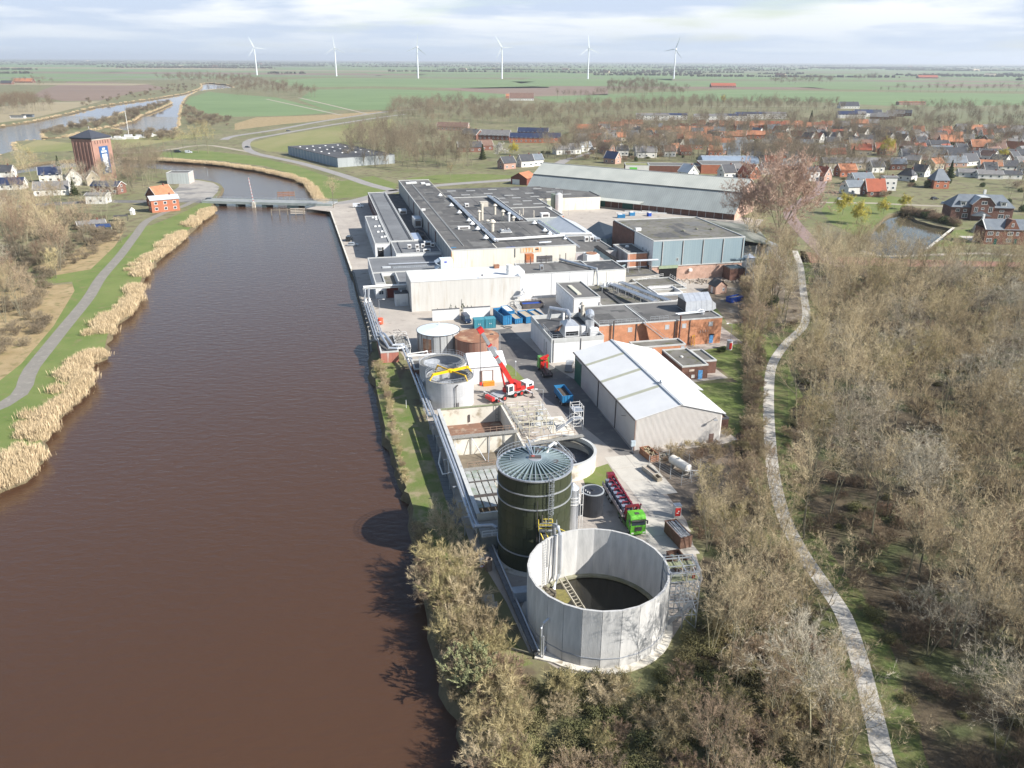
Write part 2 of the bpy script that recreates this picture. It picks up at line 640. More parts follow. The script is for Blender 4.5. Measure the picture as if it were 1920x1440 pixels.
river_far = px([(-120,250),(0,236),(60,227),(120,214),(180,199),(230,192),(290,184),(345,175),(372,167),(379,161),(376,157),(392,155),(425,158),(440,164),(405,167),(370,171),(350,181),(344,190),(339,200),(337,216),(335,238),(318,247),(255,247),(225,243),(200,240),(120,258),(80,262),(30,264),(24,272),(28,282),(0,290),(-120,310)])
isle = px([(80,258),(80,248),(140,234),(190,226),(235,209),(290,197),(318,190),(322,193),(300,203),(262,217),(250,226),(215,236),(180,241),(120,256)])
pond = smooth(px([(1628,462),(1632,440),(1652,414),(1670,402),(1700,399),(1716,411),(1740,419),(1766,425),(1788,431),(1775,444),(1752,456),(1736,470),(1690,484),(1650,480)]),3,.5, True)
ditch = px([(1500,268),(1502,266),(1512,272),(1510,276)])
BIG = 26000
cdt_v = [Vector((-BIG,-400)), Vector((BIG,-400)), Vector((BIG, BIG * 1.6)), Vector((-BIG, BIG * 1.6))]
cdt_e = [(0,1),(1,2),(2,3),(3,0)]

def add_loop(poly):
 o = len(cdt_v)
 cdt_v.extend((Vector(p) for p in poly))
 n = len(poly)
 cdt_e.extend(((o + i, o + (i + 1) % n) for i in range(n)))
holes = [river_main, river_far, pond]
for h_ in holes + [isle]:
 add_loop(h_)
for gx in range(-400,500,60):
 for gy in range(40,900,60):
  cdt_v.append(Vector((gx + gy % 7, gy + gx % 5)))
rv, re_, rf, _, _, _ = delaunay_2d_cdt(cdt_v, cdt_e,[],0,.0001)
land = []
for f in rf:
 cx = sum((rv[i].x for i in f)) / len(f)
 cy = sum((rv[i].y for i in f)) / len(f)
 wet = any((inside((cx, cy), h_) for h_ in holes)) and (not inside((cx, cy), isle))
 if not wet:
  land.append(tuple(f))
gm = MB()
gm.add([(v.x, v.y,.0) for v in rv], land)
soil_grass = M('rough_grass',(.135,.145,.06),(.22,.195,.11),.03,.95, bump=.5, bscale=1.5, detail=10, c3=(.12,.095,.06), s3=.2, lo3=.5, hi3=.66)
struct('ground', gm, soil_grass)

def bank(poly, mat, name, inward=1.2, closed=True, depth=-2.2):
 m = MB()
 n = len(poly)
 a = sum((poly[i][0] * poly[(i + 1) % n][1] - poly[(i + 1) % n][0] * poly[i][1] for i in range(n)))
 sgn = 1 if a > 0 else -1
 vs = []
 for i in range(n):
  p0, p1, p2 = (Vector(poly[i - 1]), Vector(poly[i]), Vector(poly[(i + 1) % n]))
  d = p2 - p0
  if d.length < 1e-06:
   d = Vector((1,0))
  d.normalize()
  nn = Vector((-d.y, d.x)) * sgn * inward
  vs += [(p1.x, p1.y,.0),(p1.x + nn.x, p1.y + nn.y, depth)]
 fs = [(2 * i,2 * ((i + 1) % n),2 * ((i + 1) % n) + 1,2 * i + 1) for i in range(n)]
 m.add(vs, fs)
 return struct(name, m, mat)
mud = M('bank_soil',(.1,.08,.045),(.15,.12,.07),.8,.95, bump=.3)
bank(river_main, mud, 'river_bank')
bank(river_far, mud, 'river_bank')
bank(isle, mud, 'river_bank', inward=-1.2)
bank(pond, mud, 'pond_bank', inward=.8)

def water_mat(name, c1, c2, rscale=.9, rough=.12, bumpd=.05):
 m = bpy.data.materials.new(name)
 m.use_nodes = True
 n, l = (m.node_tree.nodes, m.node_tree.links)
 b = n['Principled BSDF']
 b.inputs['Roughness'].default_value = rough
 b.inputs['IOR'].default_value = 1.33
 b.inputs['Specular IOR Level'].default_value = .5
 t = n.new('ShaderNodeTexCoord')
 big = n.new('ShaderNodeTexNoise')
 big.inputs['Scale'].default_value = .012
 big.inputs['Detail'].default_value = 4
 l.new(t.outputs['Object'], big.inputs['Vector'])
 mx = n.new('ShaderNodeMix')
 mx.data_type = 'RGBA'
 mx.inputs[6].default_value = (*c1,1)
 mx.inputs[7].default_value = (*c2,1)
 l.new(big.outputs[0], mx.inputs[0])
 l.new(mx.outputs[2], b.inputs['Base Color'])
 mp = n.new('ShaderNodeMapping')
 mp.inputs['Rotation'].default_value = (0,0,.35)
 mp.inputs['Scale'].default_value = (.45,1.0,1)
 l.new(t.outputs['Object'], mp.inputs[0])
 w = n.new('ShaderNodeTexNoise')
 w.inputs['Scale'].default_value = rscale
 w.inputs['Detail'].default_value = 5
 w.inputs['Roughness'].default_value = .6
 l.new(mp.outputs[0], w.inputs['Vector'])
 bp = n.new('ShaderNodeBump')
 bp.inputs['Strength'].default_value = 1.0
 bp.inputs['Distance'].default_value = bumpd
 l.new(w.outputs[0], bp.inputs['Height'])
 l.new(bp.outputs[0], b.inputs['Normal'])
 return m
river_water = water_mat('peaty_river_water',(.078,.039,.021),(.06,.034,.022),.8,.05,.14)
wm = MB().add([(-900,-100, WATER_Z),(60,-100, WATER_Z),(60,1100, WATER_Z),(-900,1100, WATER_Z)],[(0,1,2,3)])
struct('river_water', wm, river_water)
far_water = water_mat('distant_river_water',(.05,.045,.045),(.045,.04,.04),.5,.04,.015)
wm = MB().add([(-1900,500, WATER_Z - .3),(-300,500, WATER_Z - .3),(-300,3500, WATER_Z - .3),(-1900,3500, WATER_Z - .3)],[(0,1,2,3)])
struct('distant_river_water', wm, far_water)
pond_water = water_mat('pond_water_surface',(.1,.085,.05),(.07,.06,.04),.6,.04,.01)
wm = MB().add([(110,280,-1.0),(260,280,-1.0),(260,440,-1.0),(110,440,-1.0)],[(0,1,2,3)])
struct('pond_water', wm, pond_water)

def sheet(name, poly, z, mat, kind='structure'):
 """A flat polygon of ground cover, tessellated."""
 n = len(poly)
 r = delaunay_2d_cdt([Vector(p) for p in poly],[(i,(i + 1) % n) for i in range(n)],[],0,1e-05)
 vs, fs = (r[0], r[2])
 keep = []
 for f in fs:
  cx = sum((vs[i].x for i in f)) / len(f)
  cy = sum((vs[i].y for i in f)) / len(f)
  if inside((cx, cy), poly):
   keep.append(tuple(f))
 m = MB().add([(v.x, v.y, z) for v in vs], keep)
 return struct(name, m, mat, kind)

def strip(name, line, width, z, mat, thick=.0):
 """A road or path along a centre line; width may be a list."""
 m = MB()
 n = len(line)
 vs = []
 for i, p in enumerate(line):
  a, b = (Vector(line[max(0, i - 1)][:2]), Vector(line[min(n - 1, i + 1)][:2]))
  d = (b - a).normalized()
  nn = Vector((-d.y, d.x)) * ((width[i] if isinstance(width, list) else width) / 2)
  vs += [(p[0] + nn.x, p[1] + nn.y, z),(p[0] - nn.x, p[1] - nn.y, z)]
 fs = [(2 * i,2 * i + 1,2 * i + 3,2 * i + 2) for i in range(n - 1)]
 m.add(vs, fs)
 return struct(name, m, mat)
lush = M('lush_grass',(.115,.155,.035),(.165,.185,.06),.12,.95, bump=.6, bscale=3, detail=10, c3=(.17,.17,.07), s3=.5, lo3=.52, hi3=.7)
dike_grass = M('dike_grass',(.115,.16,.04),(.165,.195,.06),.08,.95, bump=.6, bscale=2.5, detail=10, c3=(.18,.17,.07), s3=.35, lo3=.56, hi3=.7)
dry_reed_ground = M('dry_grass',(.36,.27,.15),(.27,.2,.1),.15,.95, bump=.8, bscale=2.0, detail=10, c3=(.19,.16,.07), s3=.4, lo3=.52, hi3=.68)
leaf_litter = M('leaf_litter',(.075,.058,.036),(.115,.088,.055),.25,.97, bump=.8, bscale=3, detail=10, c3=(.075,.085,.035), s3=.12, lo3=.48, hi3=.62)
mossy = M('mossy_grass',(.075,.105,.025),(.13,.12,.055),.18,.97, bump=.7, bscale=3, detail=10, c3=(.12,.09,.05), s3=.3, lo3=.5, hi3=.66)
gravel_dirt = M('gravel_and_dirt',(.22,.18,.13),(.16,.125,.085),.2,.97, bump=.6, bscale=4, detail=10, c3=(.33,.29,.24), s3=.25, lo3=.56, hi3=.7)
yard = [quay_line[0], quay_line[1], quay_line[2], quay_line[4], quay_line[5], G(700,640)[:2], G(735,640)[:2], Wd(-37,58)[:2], Wd(-37,20)[:2], Wd(-37,-10)[:2], Wd(-36.8,-24)[:2], G(950,1130)[:2], G(992,1222)[:2], G(1060,1262)[:2], G(1165,1262)[:2], G(1245,1222)[:2], G(1290,1150)[:2], G(1318,1085)[:2], G(1290,985)[:2], Wd(4,-6)[:2], Wd(22,0)[:2], Wd(20,30)[:2], Wd(36,31)[:2], Wd(36,46)[:2], Wd(52,52)[:2], Wd(54,80)[:2], Wd(72,84)[:2], Wd(105,110)[:2], Wd(132,190)[:2], Wd(150,215)[:2], Wd(80,300)[:2], Wd(-2,330)[:2], Wd(-40,312)[:2], Wd(-56,298)[:2], Wd(-62,290)[:2]]
sheet('factory_yard_ground', yard,.012, yard_mat)
sheet('asphalt_service_road',[Wd(-3.5,-1)[:2], Wd(-.5,-3)[:2], Wd(0,38)[:2], Wd(-3,49)[:2], Wd(-6,79)[:2], Wd(-13,79)[:2], Wd(-16,58)[:2], Wd(-10,30)[:2], Wd(-6,12)[:2]],.02, asphalt)
slab_mat = M('new_concrete_slab',(.5,.47,.41),(.43,.4,.35),.3,.9, bump=.1, bscale=6)
for a in [(-6.6,-6.2,-2.4,-1.5),(-2.3,-6.2,1.2,-1.5),(-6.4,-11.2,-2.2,-6.3),(-2.1,-11.2,1.3,-6.3),(-6.2,-17.0,-2.0,-11.3),(-1.9,-17.0,1.4,-11.3),(-6.2,-23.0,-1.4,-17.1),(-9.0,-29.0,-1.6,-23.1),(-9.5,-35.0,-3.0,-29.1)]:
 o = struct('concrete_slab', box(a[0], a[2], a[1], a[3],.0,.032), slab_mat)
 o.location = Wd(0,0,0)
 o.rotation_euler.z = AX
struct('puddle_ground', MB().add([Wd(1.6,-16,.024), Wd(4.0,-18,.024), Wd(3.4,-3,.024), Wd(1.6,-2,.024)],[(0,1,2,3)]), M('wet_dark_asphalt',(.07,.065,.06),(.12,.11,.1),.5,.45, spec=.4))
sheet('grass_lawn',[Wd(30,29)[:2], Wd(37,28)[:2], Wd(37,50)[:2], Wd(54,54)[:2], Wd(58,84)[:2], Wd(66,86)[:2], Wd(60,50)[:2], Wd(46,14)[:2], Wd(22,2)[:2], Wd(21,14)[:2], Wd(21,29)[:2]],.016, lush)
sheet('dirt_yard_ground',[Wd(60,84)[:2], Wd(64,104)[:2], Wd(86,122)[:2], Wd(110,132)[:2], Wd(105,100)[:2], Wd(78,66)[:2], Wd(56,70)[:2]],.018, gravel_dirt)
sheet('scrap_yard_ground',[Wd(1.8,-2)[:2], Wd(20,-1)[:2], Wd(14,-22)[:2], Wd(-1,-26)[:2], Wd(-.5,-15)[:2]],.026, M('damp_dirt',(.13,.105,.08),(.2,.16,.12),.4,.95, bump=.6, bscale=3, c3=(.08,.07,.06), s3=1.0))
bank_poly = px([(700,672),(735,668),(745,700),(775,780),(800,830),(830,920),(862,1010),(905,1120),(960,1200),(1000,1245),(940,1260),(870,1200),(820,1100),(790,1000),(768,930),(745,870),(722,800),(706,730)])
sheet('grass_bank_ground', bank_poly,.018, M('river_bank_grass',(.1,.145,.03),(.17,.165,.07),.25,.95, bump=.6, bscale=3, detail=10, c3=(.25,.21,.12), s3=.35, lo3=.5, hi3=.65))
sheet('paved_walk_ground', px([(800,815),(815,815),(868,985),(850,985)]),.026, M_panel('grey_pavers',(.16,.17,.17),(.13,.14,.14),1.4,.6,1,.9, width=.08))
sheet('grass_patch_ground',[Wd(-9.5,-5)[:2], Wd(-6.8,-4)[:2], Wd(-7.0,-10)[:2], Wd(-14,-13.5)[:2], Wd(-13,-8)[:2]],.03, lush)
sheet('grass_patch_ground',[Wd(-16.5,60)[:2], Wd(-12.5,50)[:2], Wd(-11.5,40)[:2], Wd(-13.5,38)[:2], Wd(-16.5,46)[:2]],.03, lush)
sheet('wood_floor_ground',[(18,20),(200,20),(260,300),(200,290),(118,300),(100,330),(92,290),(72,215),(50,160),(40,130),(28,100),(22,75)],.008, leaf_litter)
path_px = [(1500,497),(1503,520),(1508,560),(1512,590),(1504,615),(1478,640),(1455,670),(1444,700),(1441,760),(1444,830),(1452,900),(1470,970),(1503,1035),(1540,1090),(1580,1150),(1606,1220),(1625,1290),(1645,1370),(1662,1440)]
path_pts = smooth([G(1490,470)[:2]] + px(path_px) + [(37.5,45),(34,10)],4)
strip('path_verge_ground', path_pts,9.0,.014, mossy)
strip('path_verge_ground',[(p[0] + 2.0, p[1]) for p in path_pts],4.5,.02, M('verge_grass',(.085,.12,.03),(.13,.135,.05),.3,.95, bump=.6, bscale=3, detail=10, c3=(.13,.11,.05), s3=.5, lo3=.5, hi3=.68))
shell_path = M('shell_grit_path',(.52,.49,.43),(.45,.42,.37),.6,.95, bump=.15, bscale=6, c3=(.33,.3,.25), s3=1.5, lo3=.6, hi3=.75)
strip('foot_path', path_pts,2.3,.03, shell_path)
lw = px([(0,905),(60,862),(88,800),(140,740),(150,690),(195,655),(205,615),(255,560),(268,512),(300,476),(345,438),(383,405),(398,393)])
dike_left = px([(392,372),(350,395),(290,420),(255,430),(215,460),(170,505),(70,520),(60,535),(135,528),(140,545),(100,610),(40,680),(-60,760),(-200,880)])
sheet('dike_grass_ground',[(-115,95)] + lw + dike_left + [(-160,60)],.012, dike_grass)
sheet('dry_grass_ground', px([(135,532),(140,545),(100,612),(40,682),(-40,745),(-200,850),(-260,700),(-100,560),(20,545),(65,537)]),.016, dry_reed_ground)
sheet('dry_grass_ground', px([(215,462),(170,505),(100,517),(60,500),(130,480),(180,440),(232,435)]),.016, dry_reed_ground)
dike_asphalt = M('dike_road_asphalt',(.235,.215,.185),(.2,.185,.16),.3,.92, bump=.15, bscale=6, c3=(.28,.26,.22), s3=.7)
dike_line = smooth([(-150,105),(-128,130)] + px([(5,760),(60,690),(120,615),(165,560),(190,520),(225,480),(255,440),(275,415),(310,398),(345,386),(370,374),(388,371)]),4)
strip('dike_road', dike_line,3.6,.034, dike_asphalt)
strip('main_road', smooth(px([(-60,395),(60,385),(180,378),(260,378),(330,377),(395,378),(404,379)]),3),8.5,.03, asphalt)
sheet('quay_square_pavement', px([(300,378),(335,350),(338,334),(372,338),(400,343),(411,350),(408,360),(394,374),(340,378)]),.04, M('pale_paving',(.36,.33,.29),(.28,.26,.23),.2,.9, c3=(.2,.19,.18), s3=.08, lo3=.5, hi3=.6))
strip('main_road', smooth(px([(605,382),(660,378),(740,358),(850,345),(985,335),(1020,322),(1060,300)]),3),8.0,.034, M('light_road',(.3,.28,.26),(.25,.235,.22),.2,.9))
strip('main_road', smooth(px([(740,358),(690,345),(640,328),(560,305),(480,288),(462,275),(470,262),(520,252),(610,236),(700,222),(760,214)]),3),7.0,.034, MATS['light_road'])
strip('side_road', smooth(px([(560,305),(520,296),(482,288),(440,280),(380,272),(300,283),(210,288)]),3),5.0,.03, M('pale_track',(.38,.33,.26),(.3,.26,.2),.1,.95))
strip('main_road', smooth(px([(420,262),(440,255),(520,243),(600,228),(720,210),(790,204)]),3),8.0,.034, MATS['light_road'])
strip('side_road', smooth(px([(1568,500),(1540,470),(1500,430),(1480,400),(1500,380),(1540,345),(1490,300),(1470,285)]),3),6.0,.034, M('red_clinker_road',(.27,.19,.165),(.22,.165,.15),.2,.9))
strip('side_road', smooth(px([(1900,392),(1800,388),(1700,384),(1640,381),(1560,380),(1500,378)]),3),4.0,.03, MATS['pale_track'])
strip('side_road', smooth(px([(1620,470),(1650,480),(1740,478),(1840,475),(1920,480),(2000,485)]),3),3.0,.03, MATS['pale_track'])
sheet('play_field_ground', px([(1500,470),(1560,480),(1700,486),(1930,492),(2100,500),(2100,520),(1900,500),(1700,500),(1500,492)]),.02, M('reddish_earth',(.25,.13,.09),(.2,.12,.08),.1,.95))
sheet('park_lawn', px([(1555,372),(1660,366),(1700,372),(1700,396),(1665,400),(1638,425),(1612,446),(1560,420),(1540,395)]),.022, lush)
sheet('park_lawn', px([(1790,432),(1850,425),(1850,455),(1780,462),(1750,462)]),.022, lush)
for rl_ in ([(1230,277),(1350,270),(1500,262),(1640,262),(1760,258)],[(1540,345),(1565,300),(1592,268)],[(1690,335),(1800,322),(1940,328)],[(1060,300),(1130,280),(1230,277)],[(1490,250),(1620,248),(1700,240)]):
 strip('village_road', px(rl_),5.5,.03, MATS['light_road'])
strip('retaining_wall_ground', px([(1788,428),(1738,468)]),1.2,.4, pale_concrete)
sheet('dike_grass_ground', px([(200,294),(300,294),(420,302),(500,312),(560,330),(592,348),(606,372),(640,372),(640,340),(560,312),(470,292),(380,282),(300,286),(210,290)]),.014, dike_grass)
sheet('grass_field_ground', px([(620,372),(640,340),(700,330),(745,345),(740,356),(690,368)]),.016, lush)
sheet('grass_field_ground', px([(760,335),(820,328),(900,326),(985,330),(960,334),(860,342),(800,344)]),.016, lush)
sheet('grass_field_ground', px([(460,270),(520,255),(640,235),(735,223),(745,235),(690,262),(640,275),(560,272),(545,285),(500,284)]),.018, M('yellow_grass',(.17,.185,.06),(.26,.23,.11),.02,.95, stretch=(1,.3,1)))
sheet('grass_field_ground', px([(440,244),(520,234),(640,222),(700,214),(720,208),(600,216),(480,220),(440,232)]),.018, MATS['dry_grass'])
sheet('grass_field_ground', px([(70,262),(130,268),(200,262),(300,256),(420,250),(330,262),(260,275),(200,282),(60,285),(30,278)]),.016, MATS['yellow_grass'])

def field_mat(name, c1, c2):
 return M(name, c1, c2,.004,.97, stretch=(.35,1.6,1), detail=8, c3=tuple((x * .8 for x in c1)), s3=.03, lo3=.5, hi3=.75)
f_green = field_mat('field_spring_green',(.145,.205,.085),(.175,.23,.105))
f_bright = field_mat('field_bright_green',(.14,.2,.085),(.165,.225,.1))
f_dull = field_mat('field_dull_green',(.17,.19,.115),(.2,.21,.13))
f_brown = field_mat('field_ploughed',(.23,.165,.125),(.19,.135,.1))
f_tan = field_mat('field_stubble',(.33,.27,.17),(.27,.23,.14))
f_olive = field_mat('field_olive',(.15,.16,.085),(.19,.18,.1))
for pl, m_ in [([(346,196),(356,182),(392,172),(430,176),(520,183),(628,211),(540,217),(436,219),(380,216),(370,205)], f_bright),([(60,180),(80,168),(130,153),(200,154),(275,158),(318,166),(260,172),(190,188),(120,190)], f_brown),([(0,200),(70,192),(190,190),(120,208),(60,222),(0,230),(-80,238),(-80,205)], f_tan),([(610,206),(560,187),(585,168),(700,166),(880,172),(960,178),(900,190),(760,192),(735,206)], f_bright),([(-60,140),(0,138),(130,134),(280,140),(420,146),(300,150),(130,150),(0,152),(-80,150)], f_dull),([(500,150),(620,146),(900,148),(1100,152),(1100,164),(900,166),(700,162),(560,164)], f_green),([(820,166),(1000,162),(1140,166),(1140,178),(1000,180),(900,173)], f_brown),([(1000,182),(1140,176),(1380,168),(1600,172),(1920,176),(2060,180),(2060,196),(1700,200),(1500,190),(1300,190),(1150,192),(1040,192)], f_bright),([(560,132),(960,130),(1300,134),(1560,140),(1500,146),(1200,148),(900,146),(600,144)], f_green),([(1150,152),(1440,150),(1760,152),(2000,158),(2000,172),(1600,168),(1380,166),(1150,164)], f_dull),([(1600,204),(1920,200),(2060,204),(2060,230),(1900,232),(1700,222)], f_olive)]:
 sheet('field', px(pl),.05, m_)
rnd = random.Random(11)
ylv = 2300.0
while ylv < 17000:
 dep = ylv * rnd.uniform(.05,.11)
 xx = -ylv * .9 + rnd.uniform(-300,0)
 while xx < ylv * .9:
  wdt = rnd.uniform(250,900) * (1 + ylv / 6000)
  sk = rnd.uniform(-60,60)
  left = xx < -ylv * .35
  mm = rnd.choice([f_green, f_green, f_dull, f_green, f_olive, f_bright, f_dull, f_brown if left or rnd.random() < .3 else f_green, f_tan if left else f_olive])
  if not (ylv < 3300 and xx < -900 + 0 * ylv and (xx > -1900)):
   struct('field', MB().add([(xx + 4, ylv + 4,.25),(xx + wdt - 6, ylv + 4,.25),(xx + wdt - 6 + sk, ylv + dep - 6,.25),(xx + 4 + sk, ylv + dep - 6,.25)],[(0,1,2,3)]), mm)
  xx += wdt
 ylv += dep
for a_, b_ in [((500,186),(640,216)),((560,183),(690,214)),((1000,180),(1920,168)),((0,198),(190,189)),((1300,200),(1920,198))]:
 strip('farm_track_path',[G(*a_)[:2], G(*b_)[:2]],5.0,.09, MATS['pale_track'])

# the factory
def wall_body(name, parent, x0, x1, y0, y1, h, mats, z0=.0):
 """Solid body; mats = front, right, back, left surfaces."""
 mf, mr_, mb_, ml = mats
 m = MB()
 m.use(mf).add([(x0, y0, z0),(x1, y0, z0),(x1, y0, h),(x0, y0, h)],[(0,1,2,3)])
 m.use(mr_).add([(x1, y0, z0),(x1, y1, z0),(x1, y1, h),(x1, y0, h)],[(0,1,2,3)])
 m.use(mb_).add([(x1, y1, z0),(x0, y1, z0),(x0, y1, h),(x1, y1, h)],[(0,1,2,3)])
 m.use(ml).add([(x0, y1, z0),(x0, y0, z0),(x0, y0, h),(x0, y1, h)],[(0,1,2,3)])
 m.use(mf).add([(x0, y0, h),(x1, y0, h),(x1, y1, h),(x0, y1, h)],[(0,1,2,3)])
 return part(name, m, None, parent)
coping_w = M('pale_coping',(.5,.5,.48),(.42,.42,.4),.5,.7)
coping_d = M('dark_coping',(.1,.1,.105),(.14,.14,.14),.5,.7)

def flat(parent, x0, x1, y0, y1, h, mats, roof=None, coping=None, rise=.35, z0=.0, sides='frbl', wname='wall'):
 if not isinstance(mats,(tuple, list)):
  mats = (mats,) * 4
 roof = roof or roof_felt
 w = wall_body(wname, parent, x0, x1, y0, y1, h - rise, mats, z0)
 part('roof', box(x0 + .2, x1 - .2, y0 + .2, y1 - .2, h - rise - .02, h - rise + .05), roof, parent)
 m = MB()
 t, e = (.3,.04)
 if 'f' in sides:
  m.box(x0 - e, x1 + e, y0 - e, y0 + t, h - rise - .02, h)
 if 'b' in sides:
  m.box(x0 - e, x1 + e, y1 - t, y1 + e, h - rise - .02, h)
 if 'l' in sides:
  m.box(x0 - e, x0 + t, y0 + t, y1 - t, h - rise - .02, h - .004)
 if 'r' in sides:
  m.box(x1 - t, x1 + e, y0 + t, y1 - t, h - rise - .02, h - .004)
 part('parapet', m, coping or coping_w, parent)
 return w

def window(parent, x, y, z, w, h, face='f', frame=None, glass=None, d=.06, name='window', pane=True, bars=1):
 """Frame with recessed panes, on the front (y) or left/right (x) face. (x, y, z) = lower corner."""
 fr = MB()
 t = min(.12, w * .15)
 segs = [(0, w,0, t),(0, w, h - t, h),(0, t, t, h - t),(w - t, w, t, h - t)]
 for b in range(bars):
  c = w * (b + 1) / (bars + 1)
  segs.append((c - t / 3, c + t / 3, t, h - t))
 g = MB()
 sg = {'f': (0,-1), 'b': (0,1), 'l': (-1,0), 'r': (1,0)}[face]

 def put(m, a0, a1, c0, c1, o0, o1):
  if sg[0] == 0:
   ys = sorted((y + sg[1] * o0, y + sg[1] * o1))
   m.box(x + a0, x + a1, ys[0], ys[1], z + c0, z + c1)
  else:
   xs = sorted((x + sg[0] * o0, x + sg[0] * o1))
   m.box(xs[0], xs[1], y + a0, y + a1, z + c0, z + c1)
 for s_ in segs:
  put(fr, *s_,-.02, d)
 put(g, t * .5, w - t * .5, t * .5, h - t * .5,-.02, d * .45)
 o = part(name, fr, frame or white, parent)
 if pane:
  p_ = part('pane', g, glass or glass_dark, o)
 return o

def door(parent, x, y, z, w, h, mat, face='f', name='door', d=.07, frame=None):
 sg = {'f': (0,-1), 'b': (0,1), 'l': (-1,0), 'r': (1,0)}[face]
 m = MB()
 if sg[0] == 0:
  ys = sorted((y - sg[1] * .02, y + sg[1] * d))
  m.box(x, x + w, ys[0], ys[1], z, z + h)
  hd = MB().box(x + w * .85, x + w * .85 + .1, *sorted((y + sg[1] * d, y + sg[1] * (d + .06))), z + h * .45, z + h * .45 + .12)
 else:
  xs = sorted((x - sg[0] * .02, x + sg[0] * d))
  m.box(xs[0], xs[1], y, y + w, z, z + h)
  hd = MB().box(*sorted((x + sg[0] * d, x + sg[0] * (d + .06))), y + w * .85, y + w * .85 + .1, z + h * .45, z + h * .45 + .12)
 o = part(name, m, mat, parent)
 part('handle', hd, dark_steel, o)
 return o

def railing(pts, h=1.0, post=2.0, r=.03, mb=None, rails=(.5,1.0)):
 m = mb or MB()
 for i in range(len(pts) - 1):
  a, b = (Vector(pts[i]), Vector(pts[i + 1]))
  L_ = (b - a).length
  n = max(1, int(round(L_ / post)))
  for k in range(n + (1 if i == len(pts) - 2 else 0)):
   p = a + (b - a) * (k / n)
   m.beam(p, p + Vector((0,0, h)), r * 2)
  for f in rails:
   m.beam(a + Vector((0,0, h * f)), b + Vector((0,0, h * f)), r * 2)
 return m
HH = 11.0
hall = wthing('production_hall', 'huge flat roofed production hall with cream front wall and grey clad river side', 'factory hall',0,0)
flat(hall,-13.7,2.3,132.3,303, HH,(cream_wall, greywall, greywall, greywall), roof_felt, coping_w, sides='flb')
flat(hall,2.3,29.9,132.3,178.5, HH,(cream_wall, clean_white, clean_white, greywall), roof_felt, coping_w, sides='fr', wname='wall')
flat(hall,2.3,25,178.5,243, HH - .3,(clean_white,) * 4, roof_felt_light, coping_w, sides='fbr', wname='wall')
m = MB()
for u in (-8.5,):
 m.box(u, u + .25,139,301, HH - .3, HH - .12)
 m.box(u + .45, u + .6,150,301, HH - .3, HH - .15)
part('cable_tray', m, M('tray_grey',(.33,.33,.32), None,1,.6), hall)
m = MB()
for v in range(146,300,13):
 m.box(-13.2,2.2, v, v + .12, HH - .3, HH - .26)
for u in (7.5,13.5,19.2):
 m.box(u, u + .14,133,178, HH - .3, HH - .25)
 m.box(u, u + .14,179,242, HH - .6, HH - .55)
part('roof_seam', m, M('roof_seam_dark',(.07,.068,.065), None,1,.8), hall, kind='stuff')
for v, w in ((168,2.2),(187,2.0),(214,2.4),(236,2.0),(255,1.6)):
 m = box(-13.8,-13.72, v, v + w,1.0, HH - .9)
 part('wall_recess', m, M('maroon_steel',(.1,.045,.045), None,1,.7), hall)
for v in range(137,303,6):
 part('wall_seam', box(-13.76,-13.71, v, v + .1,1, HH - .4), M('seam_grey',(.2,.22,.22), None,1,.7), hall)
m = MB()
rs = random.Random(3)
part('downpipe', MB().tube([(8.2,132.15, HH - .4),(8.2,132.15,7.6)],.09), dark_steel, hall)
rust_stain = M('rust_streaked_cream',(.68,.6,.47),(.62,.28,.1),.9,.85, stretch=(1.6,1,.25), lo=.45, hi=.6)
part('stained_panel', box(10.2,17.6,132.2,132.29, HH - 2.0, HH - .42), rust_stain, hall, 'rust streaked panel under the eave')
part('stained_panel', box(-13.68,-13.0,132.21,132.29,4.5, HH - .4), rust_stain, hall, 'rust stained corner strip')
part('broken_vent', box(15.3,16.4,132.15,132.3, HH - 1.3, HH - .8), dark_steel, hall)
part('blue_tarpaulin', box(5.5,8.5,133.0,134.2, HH - .3, HH - .22), blue_deep, hall)
part('blue_tarpaulin', box(-12.9,-11.2,137.0,138.0, HH - .3, HH - .24), blue_paint, hall)
part('roof_pipe', MB().tube([(18,137.5, HH),(22.5,138.0, HH)],.35,10), alu, hall)
rp = random.Random(21)
pm_ = [M('roof_patch_dark',(.055,.055,.057),(.09,.088,.085),.6,.85), M('roof_patch_pale',(.17,.165,.155),(.12,.118,.11),.5,.9), M('roof_patch_mid',(.11,.106,.1),(.075,.073,.07),.8,.9)]

def patches(par, x0, x1, y0, y1, z, n, mx=7.0):
 for k in range(n):
  a, b = (rp.uniform(1.0, mx), rp.uniform(1.0, mx * 1.4))
  x, y = (rp.uniform(x0, x1 - a), rp.uniform(y0, y1 - b))
  part('roof_patch', box(x, x + a, y, y + b, z + .001 * k, z + .006 + .001 * k), rp.choice(pm_), par)
patches(hall,-13.2,-8.8,136,300, HH - .295,14,4.2)
patches(hall,-7.6,1.6,136,300, HH - .295,26)
patches(hall,5.5,20,134,142, HH - .295,5,5.5)
patches(hall,5.5,20.5,146,176, HH - .295,12,6)
patches(hall,5.5,20.5,180,240, HH - .595,16,6)
dm = MB()
for k,(u, v) in enumerate([(3.2,0),(4.1,0)]):
 dm.tube([(u,141, HH + .5),(u - .2,243, HH + .5)],.32,8)
for v in range(144,243,6):
 dm.box(2.8,4.5, v, v + .25, HH - .3, HH + .6)
part('roof_duct', dm, alu, hall)
part('roof_duct', MB().box(2.6,4.6,142.5,241, HH - .25, HH - .05), dark_steel, hall)
part('roof_duct', MB().tube([(3.2,143.4, HH + .5),(10,143.2, HH + .6),(29.5,145.0, HH + .6)],.45,10), white, hall)
part('roof_duct', MB().tube([(21.6,180, HH + .4),(21.2,240.5, HH + .4)],.42,8).tube([(22.6,180, HH + .4),(22.3,240.5, HH + .4)],.3,8), alu, hall)
